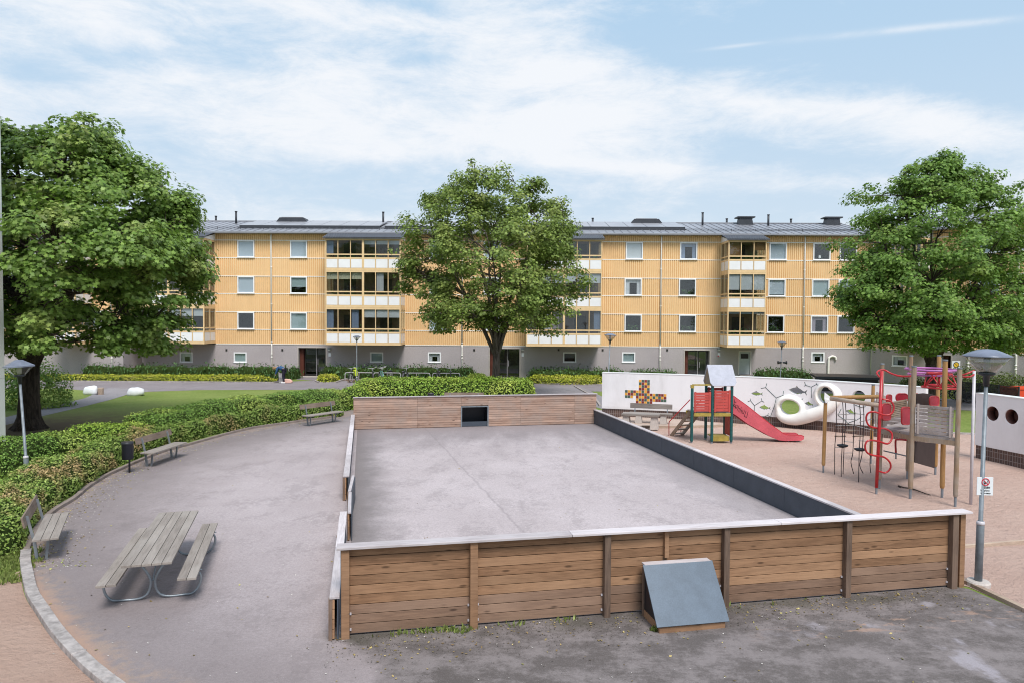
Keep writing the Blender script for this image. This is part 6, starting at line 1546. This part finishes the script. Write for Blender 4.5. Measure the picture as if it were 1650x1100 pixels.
hedge('trimmed_hedge', [G(544, 660), G(570, 660), G(602, 660)], [G(548, 621.5, 1.0), G(572, 619.5, 1.0), G(600, 621, 1.0)], 1.0, 'round bright yellow green bush at the left corner of the far board fence', 'hedge', 'hedge_y', .09, 260, 'curved hedges round the yard', wob=.15)
hedge('trimmed_hedge', [(-8.6, 37.0), (-5, 36.8), (-2, 36.8), (1.3, 37.0)], [(-8.4, 39.6), (-5, 39.9), (-2, 40.1), (1.3, 40.1)], 1.28, 'long trimmed block hedge behind the far board fence, left of the garden path', 'hedge', 'hedge_y', .10, 250, 'curved hedges round the yard', wob=.16, k=10)
# beds along the houses
def bed(name, near, far, h, lb, cat, mt, ls, dn, grp, shape='oval', up=False, wob=.08, **kw): return hedge(name, near, far, h, lb, cat, mt, ls, dn, grp, shape, wob, up, **kw)
GC = 'yellow green ground cover beds'; GS = 'dark spiky shrub rows along the house'
bed('ground_cover', [(-46, 50.0), (-28, 49.85), G(448, 616)], [(-46, 51.5), (-28, 51.6), G(444, 611)], .36, 'long yellow green ground cover bed left of the first entrance', 'ground cover', 'cover', .10, 260, GC)
bed('ground_cover', [G(512, 615.8), G(526, 616.5), G(545, 615)], [G(512, 610), G(526, 609.5), G(546, 609.5)], .36, 'small island of yellow ground cover right of the first entrance', 'ground cover', 'cover', .10, 260, GC)
bed('ground_cover', [G(851, 617), G(900, 619), G(975, 620)], [G(851, 609), G(900, 609.5), G(975, 611)], .40, 'yellow green ground cover bed with brown tips right of the middle entrance', 'ground cover', 'cover', .10, 260, GC)
bed('ground_cover', [G(752, 617), G(770, 618), G(785, 617)], [G(752, 611), G(770, 610), G(785, 611)], .45, 'small bright clump of ground cover left of the middle maple trunk', 'ground cover', 'hedge_y', .10, 260, GC)
def shrubrow(px0, px1, Y0, Y1, h, lb, seed=0):
    a, b = AT(px0, 600, Y0).x, AT(px1, 600, Y0).x; k = max(2, int((b - a) / 3)); N1 = [(a + (b - a) * i / k, Y0) for i in range(k + 1)]; F1 = [(x, Y1) for x, _ in N1]
    return hedge('dark_shrubs', N1, F1, h, lb, 'shrubs', 'yew', .24, 60, GS, 'spear', .22, True, k=8)
shrubrow(128, 466, 51.7, 52.9 - .6, .98, 'dark spiky shrub row under the windows left of the first entrance')
shrubrow(514, 768, 53.1, 54.2, .88, 'dark spiky shrub row behind the bicycle racks')
shrubrow(850, 1012, 52.6, 54.2, .80, 'dark spiky shrubs right of the middle entrance')
shrubrow(1016, 1100, 51.8, 54.0, .72, 'dark shrubs just above the white wall, left of the slide tower roof')
shrubrow(1228, 1316, 50.6, 53.2, .95, 'dark spiky shrubs beside the lamp with loudspeakers')
shrubrow(462, 478, 52.6, 54.0, .95, 'short dark shrub behind the bending person')
# bushes
def bush(c, sx, sy, h, lb, mt, ls=.12, n=2600, name='bush', grp=None):
    root = empty(name, (c[0], c[1], 0), 0, lb, 'bush', grp); C = []; Nn = []
    for _ in range(n):
        d = Vector(RNG.normal(size=3)); d.normalize(); d.z = abs(d.z); r = (.72 + .3 * RNG.random()) * (1 + .25 * noise.noise(d * 2.2 + Vector((c[0], c[1], 0))))
        C.append((d.x * sx * r, d.y * sy * r, max(.03, d.z * h * r))); Nn.append(tuple(d + Vector((0, 0, .3)) + Vector(RNG.normal(size=3)) * .5))
    leaf_mesh('foliage', C, Nn, ls, 'oval', M[mt], root)
    m = MB()
    for k in range(7): t = k * .9; m.tube([(0, 0, -.05), (math.cos(t) * sx * .3, math.sin(t) * sy * .3, h * .4), (math.cos(t) * sx * .6, math.sin(t) * sy * .6, h * .75)], [.03, .02, .01], 5)
    m.build('stems', M['bark'], root); return root
bb_ = AT(18, 640, 33.5); bush((bb_.x - .6, 36), 1.9, 1.6, 2.4, 'big clipped green bush behind the maple trunk, far left', 'hedge_b', .12, 5200)
for px, Y, s, h, lb in ((1475, 44, 1.2, 1.2, 'small green bush below the dark maple crown'), (1560, 43.5, 1.7, 1.9, 'olive bush behind the dark mesh fence, left of the tall lamp hood'), (1600, 42, 1.7, 1.7, 'olive bush behind the dark mesh fence under the tall lamp hood'), (1640, 40, 1.8, 1.7, 'olive bush at the right end of the mesh fence')):
    q = AT(px, 620, Y); bush((q.x, Y), s, s * .8, h, lb, 'bush', .13, 2600, grp='bushes beyond the playground')
# grass tufts
def tufts(name, spots, h, label=None):
    C = []; Nn = []; U = []
    for (x, y, rad, n) in spots:
        for _ in range(n):
            a = random.uniform(0, 6.28); r = rad * math.sqrt(random.random()); C.append((x + math.cos(a) * r, y + math.sin(a) * r * .5, h * .42)); Nn.append((random.gauss(0, 1), random.gauss(0, 1), .2)); U.append((random.gauss(0, .5), random.gauss(0, .5), 1.2))
    o = leaf_mesh(name, C, Nn, h, 'spear', M['blade'], updir=U); tag(o, kind='stuff'); return o
sp = []
for px, n in ((610, 10), (640, 60), (655, 90), (690, 200), (720, 260), (745, 240), (760, 120), (820, 60), (850, 30), (905, 60), (925, 40), (1180, 20), (1240, 25), (1300, 25), (1330, 20)):
    y = 1025 - 80 * (px - 551) / 979 + (4 if px != 745 else 8); q = G(px, y); sp.append((q.x, q.y - .02, .16, int(n * .18)))
q = G(1058, 1016); sp.append((q.x, q.y, .10, 70)); tufts('grass_tufts', sp, .09)
sp = [(G(px, py).x, G(px, py).y, .5, 260) for px, py in ((-10, 905), (10, 915), (25, 905), (5, 935), (-30, 925), (28, 890))]; sp.append((G(8, 935).x, G(8, 935).y, .2, 60)); tufts('grass', sp, .10)
sp = []
for _ in range(120): px = random.uniform(60, 560); q = G(px, random.uniform(630, 650)); sp.append((q.x, q.y, .5, 12))

# fallen leaves, grit and pale flecks: along the kerb, the fences and over the yard
def litter(name, n, fn, size, mat, flat=.25):
    C = []; 
    while len(C) < n:
        q = fn()
        if q is not None: C.append((q[0], q[1], .012 + (.006 if 0 < 1 else 0)))
    o = leaf_mesh(name, C, RNG.normal(size=(n, 3)) * flat + np.array([0, 0, 1.0]), size, 'oval', mat); tag(o, kind='stuff'); return o
def along_kerb():
    p = KC[random.randrange(30, len(KC) - 2)]; d = Vector((ARC[0] - p.x, ARC[1] - p.y, 0)).normalized(); o = abs(random.gauss(0, .45)) + .08; return p + d * o + Vector((random.uniform(-.3, .3), 0, 0))
def along_fence(): return CT(random.uniform(-.2, WID), -abs(random.gauss(0, .5)) - .03)
def anywhere(): return G(random.uniform(60, 1500), random.uniform(700, 1100)) 
M['litter_leaf'] = foliage('dry_fallen_leaves', (.20, .13, .06), (.42, .33, .14), (.30, .34, .10), trans=.05)
M['pale_fleck'] = plain('pale_grit_flecks', (.62, .58, .54), .9, .1, .3, 40); M['dark_fleck'] = plain('dark_grit_flecks', (.11, .095, .08), .9, .1, .3, 40)
litter('leaf_litter', 900, along_kerb, .045, M['litter_leaf']); litter('leaf_litter', 420, along_fence, .04, M['litter_leaf']); litter('leaf_litter', 160, anywhere, .045, M['litter_leaf'])
litter('grit', 1500, along_kerb, .022, M['pale_fleck']); litter('grit', 1800, along_fence, .02, M['dark_fleck']); litter('grit', 260, anywhere, .025, M['pale_fleck']); litter('grit', 700, lambda: CT(random.uniform(.1, WID - .1), abs(random.gauss(0, 1.5)) + .1), .02, M['dark_fleck'])
# ================================================================== BICYCLES, RACKS, PEOPLE
def bicycle(name='bicycle', frame=None, label=None):
    root = empty(name, (0, 0, 0), 0, label, 'bicycle', 'bicycles at the racks'); fm = frame
    def tb(P, r, mt, nm, par=root): m = MB(); m.tube(P, r, 6); return m.build(nm, mt, par, True)
    m = MB()
    A, Bq, S_, Hh, H2 = Vector((0, -.52, .34)), Vector((0, -.10, .30)), Vector((0, -.22, .78)), Vector((0, .36, .80)), Vector((0, .38, .62))
    for p, q in ((A, Bq), (Bq, S_), (S_, Hh), (Bq, H2), (A, S_), (H2, Hh)): m.tube([p, q], .020, 6)
    m.build('frame', fm, root, True)
    tb([H2, (0, .44, .45), (0, .52, .34)], .018, fm, 'fork')
    for y in (-.52, .52):
        m = MB(); m.torus((0, y, .34), (1, 0, 0), .325, .022, 28, 6); w = m.build('wheel', M['black'], root, True)
        m = MB()
        for k in range(8): t = k * math.pi / 8; d = Vector((0, math.cos(t), math.sin(t))) * .31; m.tube([Vector((0, y, .34)) - d, Vector((0, y, .34)) + d], .004, 4)
        m.torus((0, y, .34), (1, 0, 0), .30, .010, 24, 5); m.build('rim', M['metal_light'], w, True)
        m = MB()
        P = [(0, y + .36 * math.cos(t), .34 + .36 * math.sin(t)) for t in [R(a) for a in range(20, 175, 15)]]; m.tube(P, .022, 6); m.build('mudguard', fm, root, True)
    tb([S_, (0, -.24, .92)], .014, M['steel'], 'seat_post')
    m = MB(); m.lathe([(.001, .90), (.09, .91), (.10, .95), (.001, .97)], (0, -.26, 0), 12); m.build('saddle', M['black'], root, True)
    tb(cat_rom([(-.30, .24, 1.04), (-.22, .34, 1.05), (0, .36, 1.0), (.22, .34, 1.05), (.30, .24, 1.04)], 4), .015, M['metal_light'], 'handlebar'); tb([Hh, (0, .36, 1.0)], .016, M['metal_light'], 'stem')
    m = MB(); m.b2(-.07, .07, -.62, -.28, .72, .74); m.build('carrier', M['steel'], root); m = MB(); m.b2(-.02, .02, -.19, -.01, .29, .31); m.b2(-.11, -.04, -.12, -.06, .20, .22); m.b2(.04, .11, -.12, -.06, .38, .40); m.build('pedals', M['black'], root)
    return root
blk = M['lampblack']; mint = plain('mint_green_bicycle_paint', (.25, .55, .45), .4, .4, .05); lime = plain('lime_saddle_cover', (.62, .78, .05), .5, .3, .05)
proto = bicycle(frame=blk, label='black bicycle behind the slim lamp, with pale upswept handlebar')
spots = [(601.5, 50.6, .15, None, None), (570.5, 50.6, -.2, 'lime', 'bicycle with a lime yellow cover over its rear wheel, nearest the slim lamp'), (615.5, 50.9, .35, 'mint', 'mint green bicycle beside the black one at the first rack'),
         (654, 51.0, .45, None, 'dark bicycle at the left end of the middle rack, turned slightly'), (707, 51.2, -.05, None, 'dark bicycle at the left end of the third rack'), (727, 51.2, .08, None, 'dark bicycle at the right end of the third rack'),
         (622, 51.8, -.5, None, 'half hidden bicycle between the mint green one and the rack bars')]
def recolour(o, old, new):
    for c in [o] + list(o.children_recursive):
        if c.type == 'MESH' and c.data.materials and c.data.materials[0] == old: c.data = c.data.copy(); c.data.materials[0] = new
for i, (px, Y, a, col_, lb) in enumerate(spots):
    b_ = proto if i == 0 else copy_tree(proto); q = AT(px, 610, Y); b_.location = (q.x, Y, .008); b_.rotation_euler = (0, R(4), a + math.pi)
    if lb: b_['label'] = lb
    if col_ == 'mint': recolour(b_, blk, mint)
    if col_ == 'lime':
        m = MB(); m.prism([(-.62, .42), (-.22, .40), (-.20, .78), (-.26, 1.02), (-.40, .98), (-.56, .72)], -.09, .09, 0, Matrix(((0, 0, 1, 0), (1, 0, 0, 0), (0, 1, 0, 0), (0, 0, 0, 1)))); m.build('wheel_cover', lime, b_, bevel=.03)
m_ = None
def rack(pxa, pxb, Y, lb):
    a, b = AT(pxa, 610, Y).x, AT(pxb, 610, Y).x; c = (a + b) / 2; w = (b - a) / 2; root = empty('bicycle_rack', (c, Y, 0), 0, lb, 'bicycle rack', 'bicycle racks')
    m = MB(); m.tube(cat_rom([(-w, 0, -.05), (-w, 0, .42), (-w + .06, 0, .54), (-w + .2, 0, .58), (w - .2, 0, .58), (w - .06, 0, .54), (w, 0, .42), (w, 0, -.05)], 4), .028, 8); m.tube([(-w, 0, .12), (w, 0, .12)], .018, 6); m.build('rail', M['metal_light'], root, True)
    k = max(2, int(2 * w / .75))
    for i in range(1, k): m = MB(); x = -w + 2 * w * i / k; m.tube([(x, 0, .58), (x, .02, .13)], .014, 6); m.build('divider', M['metal_light'], root, True)
    return root
rack(556, 601, 51.9, 'galvanised bicycle rack at the far left, near the yellow cover'); rack(602, 645.5, 51.9, 'galvanised bicycle rack holding the mint green bicycle'); rack(649.5, 693, 51.9, 'galvanised bicycle rack with one bicycle at its left end'); rack(697, 741, 51.9, 'galvanised bicycle rack with two dark bicycles, nearest the middle maple')
for px in (566, 587, 628, 640, 669, 712):
    q = AT(px, 608, 52.4); o = sheet('bare_earth_mound', [(q.x - .4, 52.2), (q.x + .4, 52.2), (q.x + .3, 52.7), (q.x - .3, 52.7)], .03, M['soil']) if False else None
# person bending over a bag, facing left
def skinned(name, V, E, Rr, mat, parent=None, sub=2, root_i=0):
    me = bpy.data.meshes.new(name); me.from_pydata(V, E, []); me.materials.append(mat); o = bpy.data.objects.new(name, me); COL.objects.link(o)
    if parent: o.parent = parent
    sk = o.modifiers.new('sk', 'SKIN'); sk.use_smooth_shade = True
    for i, v in enumerate(me.skin_vertices[0].data): r = Rr[i]; v.radius = r if isinstance(r, tuple) else (r, r); v.use_root = (i == root_i)
    sb = o.modifiers.new('sb', 'SUBSURF'); sb.levels = sub; sb.render_levels = sub; return o
pq = G(458, 616.8)
skin = plain('skin', (.50, .30, .22), .6, .3, .05); jack = plain('blue_jacket', (.035, .10, .22), .7, .2, .2); trous = plain('dark_trousers', (.03, .028, .045), .8, .2, .2); hairm = plain('light_brown_hair', (.28, .18, .09), .7, .2, .2)
pr = empty('person', (pq.x, pq.y, .005), 0, 'person in a blue jacket and dark trousers bending forward beside the first entrance path', 'person'); pr.rotation_euler = (0, 0, R(185))
V = [(0, 0, .92), (.14, 0, 1.02), (.34, 0, 1.10), (.46, 0, 1.10), (.56, 0, 1.07), (.66, 0, 1.02), (.72, 0, .98),
     (0, .11, .88), (.06, .12, .48), (-.02, .12, .09), (.12, .12, .05), (0, -.11, .88), (.04, -.12, .48), (-.04, -.12, .09), (.10, -.12, .05),
     (.42, .18, 1.06), (.48, .20, .82), (.56, .14, .62), (.58, .13, .53), (.42, -.18, 1.06), (.50, -.20, .82), (.60, -.13, .63), (.62, -.12, .54)]
E = [(0, 1), (1, 2), (2, 3), (3, 4), (4, 5), (5, 6), (0, 7), (7, 8), (8, 9), (9, 10), (0, 11), (11, 12), (12, 13), (13, 14), (3, 15), (15, 16), (16, 17), (17, 18), (3, 19), (19, 20), (20, 21), (21, 22)]
Rr = [.13, .13, .135, .11, .055, .095, .085, .085, .055, .04, .035, .085, .055, .04, .035, .06, .042, .03, .03, .06, .042, .03, .03]
skinned('body', V, E, Rr, skin, pr)
skinned('jacket', [V[0], V[1], V[2], V[3], V[15], V[16], V[17], V[19], V[20], V[21]], [(0, 1), (1, 2), (2, 3), (3, 4), (4, 5), (5, 6), (3, 7), (7, 8), (8, 9)], [.15, .16, .165, .14, .08, .058, .042, .08, .058, .042], jack, pr)
skinned('trousers', [V[0], V[7], V[8], V[9], V[11], V[12], V[13]], [(0, 1), (1, 2), (2, 3), (0, 4), (4, 5), (5, 6)], [.145, .10, .075, .06, .10, .075, .06], trous, pr)
m = MB()
for s in (-1, 1): m.box((.05, s * .12, .045), (.28, .11, .09))
m.build('shoes', M['white'], pr, bevel=.03)
m = MB(); m.lathe([(.001, .12), (.07, .10), (.115, .03), (.12, -.05), (.10, -.10), (.001, -.11)], (0, 0, 0), 14); o = m.build('hair', hairm, pr, True); o.location = (.69, 0, 1.03); o.rotation_euler = (0, R(55), 0)
m = MB(); m.prism([(-.30, 0), (.30, 0), (.34, .12), (.20, .26), (-.16, .30), (-.32, .14)], -.16, .16, 0, Matrix.Rotation(R(90), 4, 'X')); o = m.build('bag', plain('pale_pink_fabric', (.72, .45, .38), .7, .2, .1), bevel=.05); q = G(463.5, 616.6); o.location = (q.x, q.y, 0.008); tag(o, 'pale pink bag lying on the asphalt behind the bending person', 'bag')
m = MB(); m.prism([(-.16, 0), (.14, 0), (.16, .30), (.10, .62), (.17, .74), (-.02, .66), (-.18, .78), (-.14, .40)], -.12, .12, 0, Matrix.Rotation(R(90), 4, 'X')); o = m.build('folded_pushchair', plain('grey_and_white_fabric', (.34, .33, .33), .7, .2, .5, 4), bevel=.03); q = G(452.5, 616.8); o.location = (q.x, q.y + .1, .008); tag(o, 'small grey and white folded cart held by the bending person', 'cart')

# beyond the playground, right
def mesh_fence():
    a, b = AT(1549, 640, 39.5), AT(1641, 650, 36.5); a.z = b.z = 0; root = empty('mesh_fence', a, angle(a, b), 'dark see-through mesh fence beyond the gap between the white walls', 'fence'); L = (b - a).length
    t = NT('dark_wire_mesh', .7, .3); tr = t.n('ShaderNodeBsdfTransparent'); w1 = t.n('ShaderNodeTexChecker'); t.l(t.vec((1, 1, 1)), w1.inputs[0]); w1.inputs['Scale'].default_value = 60; mx = t.n('ShaderNodeMixShader'); mx.inputs[0].default_value = .55
    t.color((.06, .06, .065)); t.l(tr.outputs[0], mx.inputs[1]); t.l(t.b.outputs[0], mx.inputs[2]); t.l(mx.outputs[0], t.t.nodes['Material Output'].inputs[0])
    m = MB(); m.b2(0, L, -.01, .01, .15, 1.22); m.build('mesh_panel', t.m, root)
    for i in range(4): m = MB(); m.b2(L * i / 3 - .03, L * i / 3 + .03, -.035, .035, -.05, 1.28); m.build('post', M['darkmetal'], root)
    m = MB(); m.b2(0.03, L - .03, -.02, .02, 1.22, 1.26); m.build('rail', M['darkmetal'], root)
mesh_fence()
for px, Y, a, lb in ((1531, 41.0, 1.3, 'pale-wheeled bicycle seen through the gap between the white walls'), (1557, 41.2, 1.0, 'bicycle behind the left part of the dark mesh fence'), (1598, 40.2, .9, 'bicycle behind the dark mesh fence, right of the tall lamp pole')):
    b_ = copy_tree(proto); q = AT(px, 640, Y); b_.location = (q.x, Y, .01); b_.rotation_euler = (0, 0, a); b_['label'] = lb; b_['group'] = 'bicycles beyond the gap'
q = AT(1562, 645, 40.3); root = empty('cargo_trailer', (q.x, 40.3, .008), .2, 'low dark trailer behind the left end of the mesh fence', 'trailer')
m = MB(); m.box((0, 0, .42), (1.0, .6, .34)); m.build('trailer_box', M['black'], root, bevel=.03)
for s in (-1, 1): m = MB(); m.torus((0, s * .36, .2), (0, 1, 0), .18, .025, 20, 6); m.build('wheel', M['black'], root, True)
q = AT(1652, 638, 38.0); root = empty('skip', (q.x, 38, 0), .1, 'bright orange red container edge at the far right behind the white wall', 'container')
m = MB(); m.prism([(-.8, .15), (.8, .15), (1.0, 1.05), (-1.0, 1.05)], -.6, .6, 0, Matrix.Rotation(R(90), 4, 'X')); m.build('container_body', plain('orange_red_paint', (.72, .07, .02), .5, .4, .1), root)
m = MB(); m.b2(-1.05, 1.05, -.65, .65, 1.052, 1.12); m.build('lid', plain('orange_red_lid', (.72, .07, .02), .5, .4, .1), root)
s2 = AT(1540.5, 587, 45.3); root = empty('warning_sign', (s2.x, 45.3, 0), 0, 'white sign with a yellow disc in front of the right house wing', 'sign')
m = MB(); m.box((0, 0, s2.z), (.52, .02, .48)); m.build('plate', M['signwhite'], root); m = MB(); m.lathe([(.001, 0), (.17, 0), (.17, .01), (.001, .011)], (0, 0, 0), 24); o = m.build('yellow_disc', M['signyellow'], root); o.location = (0, -.012, s2.z); o.rotation_euler = (R(90), 0, 0)
m = MB(); m.torus((0, -.024, s2.z), (0, 1, 0), .165, .016, 28, 6); m.bar((-.11, -.024, s2.z + .11), (.11, -.024, s2.z - .11), .02, .012, up=(0, 1, 0)); m.build('dark_ring', M['signblack'], root)
m = MB(); m.tube([(0, .04, -.05), (0, .04, s2.z + .2)], .03, 8); m.build('pole', M['galv'], root, True)
a, b = AT(1318, 610, 46.5), AT(1418, 612, 45.5); a.z = b.z = 0; root = empty('flat_shed', a, angle(a, b), 'low dark flat-roofed shed just above the white wall, below the curved vent pipe', 'shed'); L = (b - a).length
zt = AT(1360, 606.5, 46).z; m = MB(); m.b2(.1, L - .1, .1, 2.4, -.05, zt - .14); m.build('shed_wall', M['darkframe'], root); m = MB(); m.b2(-.15, L + .1, -.15, 2.7, zt - .138, zt); m.build('roof', M['darkmetal'], root)

# ================================================================== SKY, SUN
SUN_EL, SUN_AZ = 55, 163     # azimuth measured from +Y towards +X: the sun stands left, behind the camera
sun = bpy.data.lights.new('sun', 'SUN'); so = bpy.data.objects.new('sun', sun); COL.objects.link(so)
sun.energy = 3.1; sun.angle = R(22); sun.color = (1, .96, .90)
sv = Vector((math.sin(R(SUN_AZ)) * math.cos(R(SUN_EL)), math.cos(R(SUN_AZ)) * math.cos(R(SUN_EL)), math.sin(R(SUN_EL))))
so.rotation_euler = (-sv).to_track_quat('-Z', 'Y').to_euler()
w = bpy.data.worlds.new('World'); SC.world = w; w.use_nodes = True; nt = w.node_tree; nt.nodes.clear()
class WN(NT):
    def __init__(s): s.t = nt; s.co = {}
t = WN()
out = t.n('ShaderNodeOutputWorld'); bg = t.n('ShaderNodeBackground'); bg.inputs[1].default_value = .10; t.l(bg.outputs[0], out.inputs[0])
sky = t.n('ShaderNodeTexSky'); sky.sky_type = 'NISHITA'; sky.sun_disc = False; sky.sun_elevation = R(SUN_EL); sky.sun_rotation = R(SUN_AZ); sky.altitude = 50; sky.air_density = 1.0; sky.dust_density = 1.6; sky.ozone_density = 1.2
tc = t.n('ShaderNodeTexCoord'); t.co['Generated'] = tc.outputs['Generated']
sp_ = t.n('ShaderNodeSeparateXYZ'); t.l(tc.outputs['Generated'], sp_.inputs[0]); X, Y, Z = sp_.outputs
yy = t.math('MAXIMUM', Y, .08); U = t.math('DIVIDE', X, yy); Vv = t.math('DIVIDE', Z, yy)
cb = t.n('ShaderNodeCombineXYZ'); t.l(X, cb.inputs[0]); t.l(Y, cb.inputs[1]); t.l(Z, cb.inputs[2])
def nz(scale, det, ro, st, rot=(0, 0, 0), dist=0):
    mp = t.n('ShaderNodeMapping'); t.l(cb.outputs[0], mp.inputs[0]); mp.inputs['Scale'].default_value = st; mp.inputs['Rotation'].default_value = rot
    return t.noise(scale, det, ro, v=mp.outputs[0], dist=dist)
n1 = nz(2.2, 8, .58, (1, 1, 3.2), (0, R(6), 0), .4); n2 = nz(8, 9, .70, (1, 1, 3.0), (0, R(8), 0), .3)
def blob(px, py, rx, ry, rot=0):
    u0, v0 = (px - 825) / FPX, (512 - py) / FPX; du = t.math('SUBTRACT', U, u0); dv = t.math('SUBTRACT', Vv, v0); c, s = math.cos(rot), math.sin(rot)
    a = t.math('ADD', t.math('MULTIPLY', du, c), t.math('MULTIPLY', dv, s)); b = t.math('SUBTRACT', t.math('MULTIPLY', dv, c), t.math('MULTIPLY', du, s))
    a = t.math('DIVIDE', a, rx / FPX); b = t.math('DIVIDE', b, ry / FPX); e = t.math('ADD', t.math('MULTIPLY', a, a), t.math('MULTIPLY', b, b)); return t.math('EXPONENT', t.math('MULTIPLY', e, -1))
acc = t.math('ADD', t.math('MULTIPLY', t.math('SUBTRACT', n1, .5), 1.5), t.math('MULTIPLY', t.math('SUBTRACT', n2, .5), 1.8)); acc = t.math('ADD', acc, .24)
for px, py, rx, ry, rot, a in ((250, 60, 520, 90, 0, .34), (480, 200, 420, 75, -.10, .40), (930, 205, 190, 75, -.2, .52), (1200, 160, 330, 34, -.12, .46), (880, 90, 180, 60, -.3, .34), (1560, 215, 210, 55, -.12, .52), (1600, 310, 200, 50, 0, .30), (980, 268, 130, 9, -.05, .35),
                               (1350, 60, 420, 75, .05, -.62), (270, 105, 150, 20, -.1, -.34), (400, 95, 120, 28, -.3, -.34), (540, 290, 330, 34, 0, -.42), (1200, 250, 230, 28, -.05, -.36), (1150, 330, 420, 26, 0, -.25), (60, 120, 120, 30, 0, -.2), (700, 100, 60, 12, 0, -.25), (660, 15, 60, 12, -.2, -.3), (1590, 120, 140, 50, 0, -.35)):
    acc = t.math('ADD', acc, t.math('MULTIPLY', blob(px, py, rx, ry, rot), a))
f = t.rng(acc, -.10, .95)
trl = t.math('MULTIPLY', blob(1470, 48, 210, 5.5, .10), t.rng(n2, .35, .6, .35, .9)); trl2 = t.math('MULTIPLY', blob(1180, 78, 45, 3, .12), .4)
f = t.math('MAXIMUM', f, t.math('MAXIMUM', t.math('MULTIPLY', trl, .6), trl2))
f = t.math('MINIMUM', f, .97)
SKYBLUE = (4.5, 6.4, 8.3); CLOUD = (8.1, 8.35, 8.75)
hz = t.rng(t.math('ABSOLUTE', Z), 0, .45)
blue = t.mix(hz, (6.3, 7.3, 8.3), SKYBLUE)
base = t.mix(.15, blue, sky.outputs[0])
t.l(t.mix(f, base, CLOUD), bg.inputs[0])
vs_ = SC.view_settings; vs_.view_transform = 'Standard'; vs_.look = 'None'; vs_.exposure = .17; vs_.gamma = 1; vs_.use_curve_mapping = False
cy = SC.cycles; cy.use_denoising = True; cy.filter_width = 1.05; cy.max_bounces = 6; cy.diffuse_bounces = 3; cy.glossy_bounces = 3; cy.transmission_bounces = 3; cy.transparent_max_bounces = 12; cy.caustics_reflective = False; cy.caustics_refractive = False
try: cy.denoiser = 'OPENIMAGEDENOISE'
except Exception: pass
